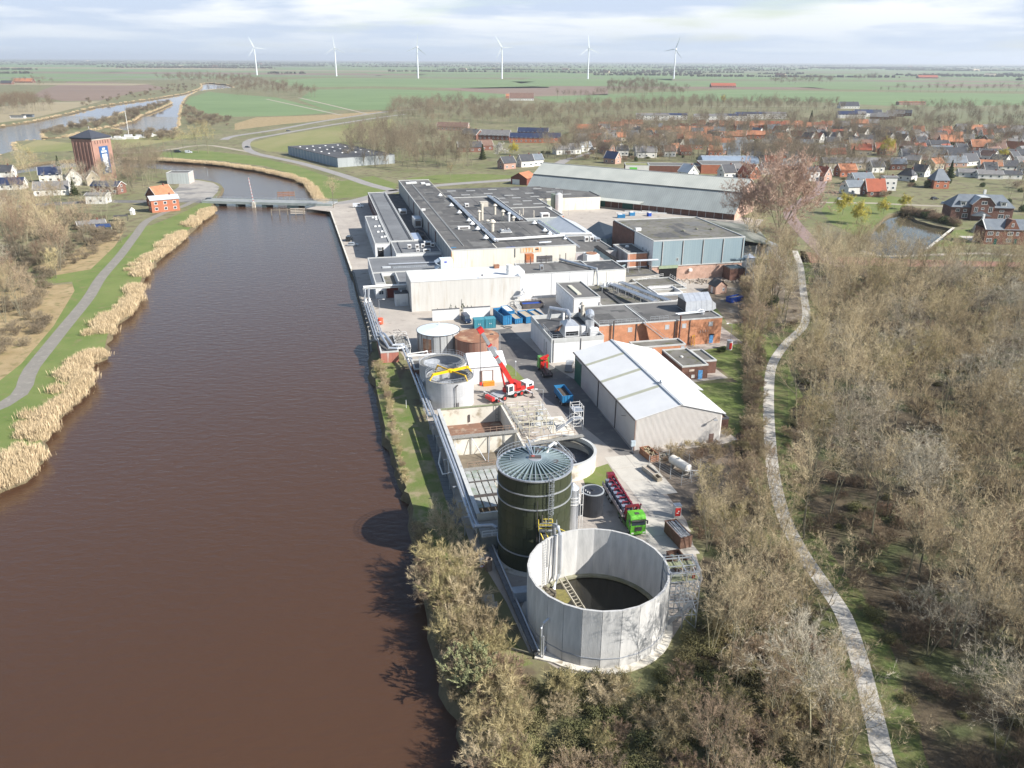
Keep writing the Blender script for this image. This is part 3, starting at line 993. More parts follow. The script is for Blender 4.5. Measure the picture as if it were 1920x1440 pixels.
part('roof_duct', MB().box(21.0,23.3,181,240, HH - .5, HH - .1), dark_steel, hall)
part('roof_duct', MB().tube([(29.2,145.0, HH + .5),(31.2,132.5, HH - 1.0)],.3,8), alu, hall)
part('roof_duct', MB().tube([(26.8,147, HH + .45),(26.9,172, HH + .45)],.34,8).tube([(28.2,147, HH + .45),(28.2,176, HH + .45)],.3,8), alu, hall)

def cone_vent(u, v, z, s=1.0, stem=.6, lab='white conical roof vent'):
 t = wthing('roof_vent', lab, 'roof vent', u, v, z,0, 'vents on the production hall roof')
 part('stem', MB().cyl((0,0,0),.32 * s, stem,12), steel, t)
 part('cowl', MB().cyl((0,0, stem),1.0 * s,.7 * s,16,.28 * s).cyl((0,0, stem + .7 * s),.3 * s,.25,12), white, t)
 return t
for k,(u, v) in enumerate([(.2,245),(.8,217),(1.2,199),(1.9,181),(1.9,174),(2.0,164),(1.7,147.5)]):
 cone_vent(u - .6, v, HH - .3,1.15,.7,['farthest', 'second', 'third', 'fourth', 'fifth', 'sixth', 'nearest'][k] + ' of seven white conical vents beside the long double roof duct')
for k,(u, v) in enumerate([(25.2,171),(25.2,156),(25.4,150)]):
 cone_vent(u, v, HH - .3,1.1,.6,['far', 'middle', 'near'][k] + ' white conical vent of three by the eastern roof duct')
cone_vent(28.6,141.5, HH - .3,.7,.4, 'small white conical vent in front of the white cross duct')

def stack(u, v, z, r, h, mat, label, cap=True):
 t = wthing('roof_chimney', label, 'chimney', u, v, z)
 part('pipe', MB().cyl((0,0,0), r, h,14).cyl((0,0, h * .5), r * 1.12,.15,14), mat, t)
 if cap:
  part('cowl', MB().cyl((0,0, h), r * 1.9, r * 1.3,14, r * .8), mat, t)
 return t
pale_pipe = M('pale_beige_pipe',(.55,.5,.42),(.46,.42,.35),1.0,.6)
stack(7.6,186.3, HH - .6,.62,6.5, pale_pipe, 'tallest beige flue pipe in the middle of the hall roof', False)
stack(6.2,185.2, HH - .6,.5,3.6, pale_pipe, 'short capped beige flue leaning on the tallest flue')
stack(15.3,197.5, HH - .6,.55,3.6, pale_pipe, 'capped beige flue farthest back among the four on the hall roof')
stack(15.5,183.5, HH - .6,.55,3.6, pale_pipe, 'left capped beige flue of the three in front on the hall roof')
stack(17.6,181.6, HH - .6,.45,3.0, white, 'white capped flue between two beige ones on the hall roof')
stack(19.6,182.4, HH - .6,.5,1.2, pale_pipe, 'lowest capped flue at the right end of the flue row')
stack(6.6,162.0, HH - .3,.75,3.4, pale_pipe, 'stout square topped chimney in front of the air handling frame')
for u, v, l_ in [(8.6,180.0, 'low beige mushroom vent left on the white roof kerb'),(10.4,180.2, 'low beige mushroom vent right on the white roof kerb')]:
 t = wthing('mushroom_vent', l_, 'roof vent', u, v, HH - .3)
 part('stem', MB().cyl((0,0,0),.5,.5,12), steel, t)
 part('cap', MB().dome((0,0,.5),1.0,.55,14,3), pale_pipe, t)

def boxunit(name, label, cat, u, v, z, sx, sy, sz, mat, grille=True, group=None, legs=False, rot=.0):
 t = wthing(name, label, cat, u, v, z, rot, group)
 z0 = .3 if legs else .0
 part('casing', MB().box(0, sx,0, sy, z0, z0 + sz), mat, t)
 if grille:
  part('grille', MB().box(sx * .15, sx * .85,-.04,.02, z0 + sz * .2, z0 + sz * .8), dark_steel, t)
 part('lid', MB().box(-.05, sx + .05,-.05, sy + .05, z0 + sz, z0 + sz + .06), mat, t)
 if legs:
  for a in (.1, sx - .2):
   for b in (.1, sy - .2):
    part('leg', MB().box(a, a + .1, b, b + .1,0,.3), dark_steel, t)
 return t
boxunit('roof_box', 'large beige box vent near the back edge of the hall roof', 'roof unit',13.2,217, HH - .6,3.4,3.0,1.9, pale_pipe, False)
boxunit('roof_box', 'small beige hooded box left of the large box vent', 'roof unit',6.6,218, HH - .6,1.6,1.8,1.3, white)
boxunit('roof_box', 'long white louvred skylight box beside the vent row', 'roof unit',-5.2,168, HH - .3,4.6,1.6,.9, white)
t = wthing('air_unit_frame', 'low grey air handling frame lying on the dark hall roof', 'roof unit',9.2,158, HH - .3)
part('casing', MB().box(0,3.6,0,3.0,.25,1.0), steel, t)
part('frame', MB().beam((-.4,-.3,.2),(4.0,-.3,.2),.15).beam((-.4,3.3,.2),(4.0,3.3,.2),.15).beam((-.4,-.3,.2),(-.4,3.3,.2),.15).beam((4.0,-.3,.2),(4.0,3.3,.2),.15).beam((0,0,1.1),(3.6,3,1.1),.12), white, t)
part('fan', MB().cyl((1.2,1.5,1.0),.6,.2,14).cyl((2.6,1.5,1.0),.6,.2,14), dark_steel, t)
for u, v, w, l_ in [(-11,290,2.6, 'left white roof hatch at the far end of the hall'),(-8.3,291,2.8, 'middle white roof hatch at the far end of the hall'),(-3.5,288,2.0, 'right white roof hatch at the far end of the hall'),(-1.8,283,2.2, 'white roof hatch nearest the eave at the far end')]:
 boxunit('roof_hatch', l_, 'roof hatch', u, v, HH - .3, w,3.2,.5, white, False, 'roof hatches at the far end of the hall')
boxunit('ladder_cage', 'white ladder landing on the river side roof edge', 'ladder landing',-13.4,211, HH - .3,1.6,.15,.8, white, False)
nh = wthing('beige_hall', 'long low beige hall with many skylights behind the production hall', 'factory hall',0,0)
flat(nh,2.35,83,258.5,297,6.6,(cream_wall, cream_wall, cream_wall, greywall), roof_felt, coping_d)
flat(nh,26.5,50,232,258.4,6.6,(clean_white, clean_white, greywall, greywall), roof_felt, coping_w, sides='flr')
flat(nh,25.1,47,205,231.9,7.0,(greywall, clean_white, greywall, greywall), roof_felt, coping_w)
door(nh,57.5,258.5,0,5.0,4.6, green_paint, name='gate_door')
part('door_surround', box(51,57.4,258.4,258.49,.0,4.8), clean_white, nh)
part('pale_green_panel', box(55.0,57.3,258.36,258.4,.0,5.2), M('pale_green',(.42,.45,.33), None,1,.7), nh)
for u, v in [(10,290),(20,289),(32,291),(44,290),(56,289),(68,288),(15,276),(27,278),(36,270),(48,275),(60,277),(66,268),(78,280),(30,262),(38,262),(48,264),(29,250),(34,243),(41,252),(44,243)]:
 part('skylight', box(u, u + 4.6, v, v + 1.3,6.2,6.55), M('skylight_grey',(.36,.36,.35), None,1,.5), nh)
m = MB()
for u in range(8,83,7):
 m.box(u, u + .15,259,296.6,6.28,6.33)
part('roof_seam', m, MATS['roof_seam_dark'], nh, kind='stuff')
boxunit('roof_box', 'white box unit with goose neck on the small dark roof', 'roof unit',38.0,206.5,6.7,3.6,3.0,1.6, white)
for u, v, h in ((29.5,212,2.6),(31.6,214,3.0),(34.6,207,3.2),(29.5,208.5,1.6)):
 part('roof_pipe', MB().cyl((u, v,6.6),.22, h,8), pale_pipe, nh)
bd = wthing('brick_annexe', 'small low building with red brick front wall beside the tall white silo', 'annexe',0,0)
flat(bd,44.2,52.2,219.8,252,5.0,(brick_red, brick_red, brick_red, clean_white), roof_felt_light, coping_w, sides='fr')
gr = wthing('gabled_store', 'low store with pale grey gabled sheet roof east of the hall', 'store',0,0)
m = MB().extrude([(39.5,.0),(52.6,.0),(52.6,4.3),(45.6,7.2),(39.5,4.8)],1,165.2,205)
part('wall', m, greywall, gr)
pale_sheet = M_panel('pale_sheet_roof',(.46,.49,.52),(.4,.43,.46),1.4,.85,1,.5, width=.05)
m = MB().add([(39.0,164.6,4.7),(45.6,164.6,7.35),(45.6,205.6,7.35),(39.0,205.6,4.7)],[(0,1,2,3)])
m.add([(45.6,164.6,7.35),(53.2,164.6,4.2),(53.2,205.6,4.2),(45.6,205.6,7.35)],[(0,1,2,3)])
part('roof', m, pale_sheet, gr)
part('ridge_cap', MB().beam((45.6,164.6,7.4),(45.6,205.6,7.4),.3,.12), steel, gr)
part('gutter', MB().beam((39.0,164.6,4.7),(39.0,205.6,4.7),.25), green_paint, gr)
cv = wthing('conveyor_house', 'wedge shaped blue grey conveyor house with dark sloping roof', 'conveyor house',0,0)
m = MB().add([(50.5,158,0),(57.5,158,0),(57.5,188,0),(50.5,188,0),(50.5,158,6.5),(57.5,158,9.5),(57.5,188,7.5),(50.5,188,3.0)],[(0,1,5,4),(1,2,6,5),(2,3,7,6),(3,0,4,7)])
part('wall', m, bluegrey_panel, cv)
part('roof', MB().add([(50.3,157.8,6.6),(57.6,157.8,9.65),(57.6,188.2,7.65),(50.3,188.2,3.15)],[(0,1,2,3)]), M('dark_blue_roof',(.075,.095,.115), None,.5,.6), cv)
bh = wthing('blue_hall', 'tall blue grey clad hall on a red brick base with felt roof', 'factory hall',0,0)
B0, B1, V0, V1 = (53.0,86.5,119.3,157.5)
wall_body('brick_base', bh, B0, B1, V0, V1,5.0,(brick_pink, brick_red, brick_red, brick_red))
wall_body('brick_wall', bh, B0 - .6, B0 + .1, V0 + 17, V1,13.6,(brick_brown, brick_brown, brick_brown, brick_brown))
flat(bh, B0 - .15, B1 + .15, V0 - .15, V1 + .15,14.0,(bluegrey_panel, bluegrey_panel, bluegrey_panel, clean_white), roof_patchy, coping_w, z0=5.01, wname='cladding')
for k in range(5):
 u = B0 + 3.2 + k * 7.45
 part('downpipe', MB().beam((u, V0 - .25,5.2),(u, V0 - .25,13.4),.16), dark_steel, bh)
 part('pilaster', MB().box(u + .12, u + .3, V0 - .24, V0 - .15,5.2,13.6), coping_w, bh)
part('base_trim', MB().box(B0 - .2, B1 + .2, V0 - .24, V0 - .155,4.9,5.25), coping_w, bh)
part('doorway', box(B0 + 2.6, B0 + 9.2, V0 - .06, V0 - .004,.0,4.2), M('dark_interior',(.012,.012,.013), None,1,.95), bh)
part('lintel', box(B0 + 2.4, B0 + 9.4, V0 - .3, V0 - .01,4.2,5.25), M('faded_green_beam',(.3,.36,.24), None,1,.7), bh)
for v in (122.0,124.6,127.6):
 window(bh, B0 - .15, v,8.4,.7,1.6, 'l', coping_w)
window(bh, B0 + 8.6, V0 - .15,6.6,.8,1.1, 'f', coping_w)
part('wall_lamp', MB().box(66.5,67.6, V0 - .9, V0,2.9,3.7), white, bh)
boxunit('ladder_cage', 'white ladder head on the corner of the blue hall roof', 'ladder landing',53.6,137.0,13.7,2.0,1.2,.9, white, False)
for u, v, l_ in ((70,133, 'left small mushroom vent on the felt roof of the blue hall'),(76,135, 'crooked bird shaped vent on the mossy patch of the blue hall roof'),(81,133.5, 'right small mushroom vent on the felt roof of the blue hall')):
 t = wthing('mushroom_vent', l_, 'roof vent', u, v,13.65)
 part('stem', MB().cyl((0,0,0),.2,.4,8), dark_steel, t)
 part('cap', MB().dome((0,0,.35),.6,.35,10,2), M('mossy_cap',(.2,.2,.14), None,2,.9), t)
an = wthing('mossy_roof_annexe', 'lower hall with dark moss streaked roof against the blue hall', 'annexe',0,0)
mossy_roof = M('moss_streaked_roof',(.2,.2,.17),(.055,.065,.05),.12,.9, stretch=(1.4,.5,1), lo=.4, hi=.6)
wall_body('wall', an,86.7,104,126,160,9.0,(greywall,) * 4)
part('roof', MB().add([(86.7,121,12.6),(100,124,9.4),(114,160.5,9.2),(86.7,160.5,12.6),(86.7,121,12.3),(100,124,9.1),(114,160.5,8.9),(86.7,160.5,12.3)],[(0,1,2,3),(7,6,5,4),(0,4,5,1),(1,5,6,2),(2,6,7,3),(3,7,4,0)]), mossy_roof, an)
part('canopy_post', MB().beam((98,122.5,0),(98,122.5,9.2),.3).beam((93,122,0),(93,122,9.8),.3), coping_w, an)
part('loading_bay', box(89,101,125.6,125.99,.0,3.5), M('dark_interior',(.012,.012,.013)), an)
part('bay_panel', box(88,92,124.8,125.5,.0,2.2), white, an)
part('bay_panel', box(95,99.5,124.8,125.5,.0,2.0), M('peach_panel',(.6,.48,.4), None,1,.8), an)
t = wthing('filter_hopper', 'galvanised filter hopper on legs at the corner of the blue hall', 'hopper',84.5,112.5)
part('casing', MB().box(0,3.2,0,3.0,4.5,8.0), steel, t)
part('cone', MB().add([(0,0,4.5),(3.2,0,4.5),(3.2,3,4.5),(0,3,4.5),(1.2,1.1,2.4),(2.0,1.1,2.4),(2.0,1.9,2.4),(1.2,1.9,2.4)],[(0,4,5,1),(1,5,6,2),(2,6,7,3),(3,7,4,0)]), steel, t)
part('roof', MB().add([(-.2,-.2,8.0),(3.4,-.2,8.0),(3.4,3.2,8.0),(-.2,3.2,8.0),(1.6,1.5,9.2)],[(0,1,4),(1,2,4),(2,3,4),(3,0,4)]), alu, t)
for a, b in ((.1,.1),(3.0,.1),(.1,2.8),(3.0,2.8)):
 part('leg', MB().beam((a, b,0),(a, b,4.6),.2), steel, t)
part('duct', MB().tube([(.2,1.5,7.4),(-2.6,2.5,7.0),(-3.6,4.4,6.6)],.45,10), bluegrey, t)
hb = wthing('brick_lean_to', 'shaded brick lean-to below the filter hopper', 'lean-to',79.5,114.0)
flat(hb,0,5.4,0,5.1,4.4, brick_brown, bluegrey, coping_d)
bw = wthing('brick_wing', 'two storey red brick wing with flat roof beside the blue hall', 'factory wing',0,0)
flat(bw,45.2,52.3,122.4,137,9.4,(brick_red, brick_red, brick_red, M_panel('stained_grey_wall',(.36,.33,.32),(.22,.19,.19),1,.8,3,.9, stainc=(.12,.1,.1))), roof_felt, coping_w)
part('dome_light', MB().cyl((49,133,9.05),.7,.3,14).dome((49,133,9.35),.7,.4,14,3), white, bw)
part('trim', box(45.1,52.4,122.25,122.39,4.4,4.7), white, bw)
m = railing([(44.9,122.0,9.2),(44.9,126,9.2)],1.1,1.0)
m.beam((45.1,121.9,.5),(45.1,121.9,10.3),.06).beam((45.7,121.9,.5),(45.7,121.9,10.3),.06)
for k in range(24):
 m.beam((45.1,121.9,1 + k * .4),(45.7,121.9,1 + k * .4),.05)
lad = part('ladder', m, white, bw)
hw = wthing('stained_link_building', 'stained pale link wall and dark roof east of the cream wall', 'link building',0,0)
flat(hw,30.0,45.0,132.4,160,8.2,(M_panel('stained_pale_wall',(.55,.5,.48),(.42,.37,.36),1.1,.8,3,.9, stainc=(.25,.2,.22)), greywall, greywall, greywall), roof_felt, coping_w)
part('roof_pipe', MB().tube([(30.5,161,8.9),(45,160,8.6)],.4,8), white, hw)
for k,(u, v) in enumerate([(39.0,150),(41.0,150)]):
 boxunit('condenser',['left white condenser box on the link roof by the brick wing', 'right white condenser box on the link roof by the brick wing'][k], 'air conditioner', u, v,7.9,1.5,1.2,1.7, white)
boxunit('condenser', 'grey fan coil lying beside the two condensers on the link roof', 'air conditioner',43.0,149,7.9,1.8,2.4,1.0, steel)
t = wthing('rusty_topped_tank', 'white tank box with rusty open top between cream wall and brick wing', 'tank',30.4,121.5)
part('casing', MB().box(0,4.4,0,4.4,0,9.6), clean_white, t)
part('lid', MB().cyl((2.2,2.2,9.6),1.9,.25,20), rust_roof, t)
t = wthing('sloping_gallery', 'grey sloping conveyor gallery in the gap behind the flat roofs', 'conveyor gallery',36.2,121)
part('body', MB().beam((0,9,9.6),(7.5,1,4.5),2.4,1.8), bluegrey_panel, t)
part('roof', MB().beam((0,9,10.6),(7.5,1,5.5),2.6,.15), M('dark_interior',(.012,.012,.013)), t)
wb = wthing('white_boiler_house', 'long windowless dirty white building facing the container yard', 'factory building',0,0)
flat(wb,-31.0,2.4,100.8,114.5,9.3,(white_wall, clean_white, white_wall, white_wall), M('white_roof_membrane',(.72,.72,.71),(.62,.62,.61),.1,.6), coping_w, rise=.25, sides='bl')
part('wall', MB().add([(2.4,100.8,0),(5.2,107.2,0),(5.2,107.2,9.1),(2.4,100.8,9.05),(2.4,114.5,9.05),(5.2,114.5,9.1)],[(0,1,2,3),(3,2,5,4)]), clean_white, wb)
part('wall_seam', box(-16.0,-15.9,100.74,100.79,.4,3.0), dark_steel, wb)
part('roof_edge', MB().beam((-31,100.78,9.1),(2.4,100.78,9.1),.12), coping_w, wb)
stack(-.6,103.6,9.0,.9,3.2, white, 'square white chimney at the right end of the white building', False)
boxunit('rusty_filter', 'rust orange cylinder and frame standing against the cream wall', 'machine',9.4,121.7,7.6,2.6,2.2,3.0, M('orange_rust',(.5,.17,.06),(.36,.11,.04),2,.85), False)
boxunit('rusty_hood', 'small triangular rusty hood on the white building edge', 'machine',-3.4,111.8,9.1,1.6,1.6,1.0, rust_roof, False)
boxunit('dark_louvre_box', 'dark louvred box right of the rust orange cylinder', 'machine',13.2,121.8,7.8,5.2,1.0,2.0, M('dark_louvre',(.12,.11,.11), None,3,.7), True)
part('roof_pipe', MB().tube([(1.6,102.0,9.6),(2.6,101.2,8.4)],.6,12), alu, wb)
part('floodlight', MB().beam((-9.5,101.2,9.2),(-9.5,101.2,10.2),.1).box(-9.8,-9.2,100.9,101.3,9.9,10.2), dark_steel, wb)
t = wthing('extractor_hood', 'white fan hood on a bracket low on the white wall by the corner', 'fan',3.0,99.4,0)
part('hood', MB().cyl((0,0,5.0),.9,1.0,14,.25), white, t)
part('bracket', MB().beam((0,0,3.6),(0,0,5.0),.3).beam((0,0,3.7),(-3.0,1.0,2.9),.4), clean_white, t)
w2 = wthing('white_flat_block', 'clean white flat roofed block right of the long white building', 'factory building',0,0)
flat(w2,5.3,28.0,107.2,121.5,8.1,(clean_white, cream_wall, clean_white, greywall), roof_felt_light, coping_w, rise=.3)
flat(w2,28.05,39.0,107.6,120.6,7.9,(M_panel('light_cream_wall',(.72,.69,.62),(.64,.61,.54),1.5,.85,3,.7, width=.03), clean_white, greywall, greywall), roof_dark, coping_w, rise=.3)
part('roof_duct', MB().tube([(21,122.0,8.6),(28.8,107.0,8.6),(29.2,106.4,3.5)],.4,10), alu, w2)
for u in (8,14,20,26,33):
 part('wall_seam', box(u, u + .07,107.13,107.19,.5,7.8), M('seam_light',(.55,.55,.55), None,1,.7), w2)
m = MB()
for k, u in enumerate((10.5,15.8,20.5,22.5)):
 m.cyl((u,120.2,7.8),.13,(2.6,2.8,2.8,3.2)[k],8)
part('vent_pipe', m, dark_steel, w2)
boxunit('roof_fan', 'grey round fan on a plinth on the white block roof', 'fan',11.4,111.5,7.8,1.1,1.1,1.6, steel)
part('railing', railing([(5.5,121.2,8.1),(26,121.2,8.1)],.9,1.6), steel, w2)
t = wthing('white_cube_building', 'white cube shaped building with a long rooflight beside the blue skips', 'outbuilding',0,0)
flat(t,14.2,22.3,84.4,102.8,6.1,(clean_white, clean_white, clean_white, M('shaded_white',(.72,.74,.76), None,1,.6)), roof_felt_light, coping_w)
part('skylight', box(16.6,17.8,88.5,98.5,5.7,6.15), M('cream_skylight',(.62,.6,.48), None,2,.5), t)
part('downpipe', MB().beam((14.1,84.3,.3),(14.1,84.3,5.6),.12).beam((22.0,84.3,.5),(22.0,84.3,4.5),.12), dark_steel, t)
lr = wthing('pipe_roof_building', 'low weathered flat roof crossed by long pipe racks', 'factory building',0,0)
flat(lr,22.8,43.0,80.0,107.0,3.4,(concrete, concrete, concrete, concrete), roof_patchy, coping_w)
flat(lr,43.05,56,98.0,112,3.2,(concrete,) * 4, roof_patchy, coping_w)
flat(lr,39.1,52.5,112.1,122,4.4,(concrete,) * 4, roof_patchy, coping_d)
part('roof_kerb', box(28.5,29.6,82,103,3.05,3.5), roof_dark, lr)
part('railing', railing([(23,80.3,3.4),(42,80.3,3.4)],1.0,1.8), steel, lr)
part('railing', railing([(43.3,98.3,3.4),(56,98.3,3.4),(56,111,3.4)],1.0,1.8), white, lr)
part('railing', railing([(43.5,108,3.4),(54.0,112,3.4)],1.0,1.8), white, lr)

def rack(label, pts, n, w, z, u=0, v=0):
 t = wthing('pipe_rack', label, 'pipe rack', u, v)
 a, b = (Vector(pts[0]), Vector(pts[-1]))
 d = (b - a).normalized()
 s = Vector((-d.y, d.x,0)) * w
 for k in range(n):
  o = s * (k / max(1, n - 1) - .5)
  part('pipe', MB().tube([Vector(p) + o + Vector((0,0, z)) for p in pts],.16 + .05 * (k % 2),8), alu if k % 3 else steel, t)
 L_ = (b - a).length
 m = MB()
 k = 0
 while k * 4.0 < L_:
  c = a + d * (k * 4.0)
  m.beam(c - s * .6 + Vector((0,0, z - .25)), c + s * .6 + Vector((0,0, z - .25)),.15)
  m.beam(c - s * .55 + Vector((0,0,0)), c - s * .55 + Vector((0,0, z - .2)),.12)
  m.beam(c + s * .55 + Vector((0,0,0)), c + s * .55 + Vector((0,0, z - .2)),.12)
  k += 1
 m.beam(a - s * .6 + Vector((0,0, z - .05)), b - s * .6 + Vector((0,0, z - .05)),.18)
 m.beam(a + s * .6 + Vector((0,0, z - .05)), b + s * .6 + Vector((0,0, z - .05)),.18)
 part('support', m, steel, t)
 return t
rack('long diagonal pipe rack nearest the white cube building',[(31.0,101,3.0),(36.5,77,3.6)],5,1.6,2.4)
rack('second long pipe rack ending at the orange brick roof',[(35.5,103,3.0),(41.0,78,3.6)],4,1.4,2.0)
rack('raised white pipe bridge between brick wing and cream block',[(39.5,117.5,3.0),(54,117.0,3.0)],3,1.2,5.0)
t = wthing('valve_platform', 'galvanised valve platform at the head of the pipe racks', 'platform',27.8,98.5,3.1)
part('deck', MB().box(0,5,0,2.6,1.6,1.75), steel, t)
part('railing', railing([(0,0,1.75),(5,0,1.75),(5,2.6,1.75),(0,2.6,1.75),(0,0,1.75)],1.0,1.2), steel, t)
for a, b in ((.1,.1),(4.9,.1),(.1,2.5),(4.9,2.5)):
 part('leg', MB().beam((a, b,0),(a, b,1.6),.14), steel, t)
part('valve', MB().cyl((1.2,1.4,1.75),.4,.9,10).cyl((2.4,1.4,1.75),.3,1.3,10).cyl((3.6,1.4,1.75),.35,.8,10), white, t)
t = wthing('white_roofless_pit', 'white walled roofless pit between the pipe racks', 'pit building',43.6,92.4)
part('wall', MB().box(0,8.5,0,.3,0,3.6).box(0,.3,.3,8,0,3.6).box(8.2,8.5,.3,8,0,3.6).box(.3,8.2,7.7,8,0,3.6), clean_white, t)
part('walkway', MB().box(-.2,8.8,-1.6,-.1,3.0,3.15), steel, t)
part('railing', railing([(-.2,-1.6,3.15),(8.8,-1.6,3.15)],1.0,1.4).add([],[]), white, t)
t = wthing('orange_timber_stack', 'orange plank lying on the gravel by the roofless pit', 'plank',55.5,97,0)
part('board', box(0,1.4,0,11,.05,.35), M('orange_board',(.55,.22,.07), None,1,.8), t)
ob = wthing('orange_brick_building', 'orange brick building with flat grey roof and blocked windows', 'factory building',0,0)
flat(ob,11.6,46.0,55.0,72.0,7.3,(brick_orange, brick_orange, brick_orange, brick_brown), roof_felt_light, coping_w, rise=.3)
blocked = M('blocked_window_panel',(.48,.5,.52), None,1,.6)
for u, z in ((19.5,4.9),(29.8,4.9),(34.6,4.9),(42.2,4.9)):
 window(ob, u,55.0, z,1.2,1.25, 'f', coping_w, blocked, bars=0)
door(ob,42.8,55.0,.2,1.1,2.2, door_blue)
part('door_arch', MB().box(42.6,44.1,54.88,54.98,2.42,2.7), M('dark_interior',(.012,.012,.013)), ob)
for u in (32.6,36.8,21.8):
 part('downpipe', MB().beam((u,54.9,.3),(u,54.9,7.0),.14), dark_steel, ob)
part('flue', MB().tube([(33.8,54.5,.5),(33.8,54.5,8.6)],.22,10), M('brown_flue',(.12,.06,.05), None,1,.7), ob)
part('flue', MB().tube([(15.4,54.5,2.0),(15.4,54.5,8.4)],.2,10), dark_steel, ob)
part('gas_pipe', MB().tube([(37.6,54.6,0),(37.6,54.6,2.6),(38.2,54.6,2.9),(38.2,54.2,0)],.1,8), yellow_paint, ob)
part('wall_sign', MB().beam((40.0,54.93,3.9),(40.0,54.93,3.2),.1).beam((40.7,54.93,3.9),(40.7,54.93,3.3),.1).beam((41.4,54.93,4.0),(41.4,54.93,3.3),.1).beam((42.1,54.93,4.0),(42.1,54.93,3.4),.1), M('faded_white',(.6,.5,.45), None,1,.8), ob)
part('roof_seam', MB().box(24.6,25.0,56,71,7.02,7.2).box(25.4,25.5,56,71,7.02,7.15), coping_w, ob)
part('railing', railing([(11.9,55.6,7.3),(24,55.6,7.3)],1.0,1.2), steel, ob)
part('railing', railing([(26,56,7.3),(31,56,7.3)],1.0,1.2), steel, ob)
wet_roof = M('blue_wet_roof',(.1,.11,.14),(.06,.07,.09),.3,.25, spec=.6)
part('wet_patch', box(31,42,62,71,7.01,7.03), wet_roof, ob)
patches(ob,13,31,56,71,7.052,12,5)
patches(w2,6,27,108.5,120,7.85,8,5)
patches(lr,23.5,42,81,106,3.1,12,5)
patches(bh,54,85.5,121,156,13.7,10,7)
patches(nh,3,80,260,296,6.3,26,8)
t = wthing('cooling_hood', 'large segmented galvanised hood on the orange brick building roof', 'cooling unit',38.0,60.5,7.0)
for k in range(5):
 part('segment', MB().extrude([(.0,.4),(5.5,.4),(5.5,3.6),(3.2,4.8),(.6,3.2)],0, k * 1.55, k * 1.55 + 1.5), alu, t)
part('end_hood', MB().add([(7.8,.0,.4),(7.8,5.5,.4),(7.8,5.5,3.4),(7.8,3.2,4.4),(7.8,.6,2.9),(9.6,1.5,.4),(9.6,4.5,.4),(9.6,4.4,2.0),(9.6,1.8,1.7)],[(0,5,8,4),(4,8,7,3),(3,7,2),(2,7,6,1),(5,6,7,8)]), alu, t)
part('intake', MB().box(-.1,.0,.2,5.3,.6,3.2), dark_steel, t)
part('leg', MB().beam((.5,.2,0),(.5,.2,.5),.2).beam((7,.2,0),(7,.2,.5),.2).beam((.5,5.2,0),(.5,5.2,.5),.2).beam((7,5.2,0),(7,5.2,.5),.2), steel, t)
part('pipe', MB().tube([(-3.5,-1.2,.6),(3,-1.0,.8),(4.0,-.5,1.2)],.2,8).tube([(-3.2,-2.0,.6),(4.6,-1.8,.8)],.16,8).cyl((4.2,-1.4,0),.5,1.2,12), alu, t)
t = wthing('steel_outside_stair', 'rusty red steel stair running down the orange brick wall', 'stair',23.5,54.6)
part('step', MB().beam((0,0,7.2),(5.0,-2.2,3.2),1.3,.12), rust, t)
m = MB()
for k in range(14):
 f = k / 13
 m.box(5.0 * f - .1,5.0 * f + .25,-2.2 * f - .6,-2.2 * f + .6,7.25 - 4.0 * f,7.3 - 4.0 * f)
part('tread', m, steel, t)
part('railing', MB().beam((0,-.7,8.2),(5,-2.9,4.2),.07).beam((0,.6,8.2),(5,-1.6,4.2),.07).beam((0,-.7,7.2),(0,-.7,8.2),.07).beam((5,-2.9,3.2),(5,-2.9,4.2),.07), steel, t)
part('landing', MB().box(5.0,6.6,-3.0,-1.2,3.1,3.25), steel, t)
part('stair_flight', MB().beam((5.4,-3.0,3.1),(3.6,-6.6,.2),.9,.1), steel, t)
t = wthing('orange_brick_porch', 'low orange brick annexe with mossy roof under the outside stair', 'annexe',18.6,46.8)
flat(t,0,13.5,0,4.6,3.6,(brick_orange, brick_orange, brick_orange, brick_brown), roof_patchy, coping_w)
door(t,8.6,0,0,1.2,2.3, M('pale_green_door',(.35,.45,.36), None,1,.6))
door(t,12.2,0,0,1.1,2.3, MATS['pale_green_door'])
window(t,12.2,0,2.5,1.1,.6, 'f', coping_w, blocked, bars=0)
part('wall', box(4.4,4.6,-.15,-.01,0,3.2), brick_brown, t)
cb = wthing('white_compressor_house', 'white box building carrying silver air ducts on its open roof', 'factory building',-2.4,50.0)
flat(cb,0,13.6,0,20,6.3,(clean_white, clean_white, clean_white, clean_white), roof_dark, coping_w, rise=1.1)
part('door', box(-.04,.0,4.5,6.4,.0,4.0), M('white_door',(.6,.62,.62), None,1,.6), cb)
for y in (4.4,6.45):
 part('door_trim', box(-.08,.0, y, y + .06,.0,4.1), dark_steel, cb)
for x in (.5,7.6):
 part('downpipe', MB().beam((x,-.1,.2),(x,-.1,6.0),.12), dark_steel, cb)
part('railing', railing([(.2,.3,6.3),(13.4,.3,6.3)],1.0,1.5), steel, cb)
part('roof_ladder_rail', railing([(.3,.3,6.3),(.3,9,6.3)],1.0,1.5), steel, cb)
t = wthing('air_handling_unit', 'white air handling unit with dark louvre on the compressor house', 'air handling unit',1.6,52.0,5.2)
part('casing', MB().box(0,3.8,0,4.6,.6,3.4), clean_white, t)
part('hood', MB().add([(0,0,3.4),(3.8,0,3.4),(3.8,4.6,3.4),(0,4.6,3.4),(1.2,1.8,4.3),(2.6,1.8,4.3),(2.6,3.0,4.3),(1.2,3.0,4.3)],[(0,1,5,4),(1,2,6,5),(2,3,7,6),(3,0,4,7),(4,5,6,7)]), alu, t)
part('louvre', MB().box(.3,3.5,-.06,.02,.9,2.0), M('dark_interior',(.012,.012,.013)), t)
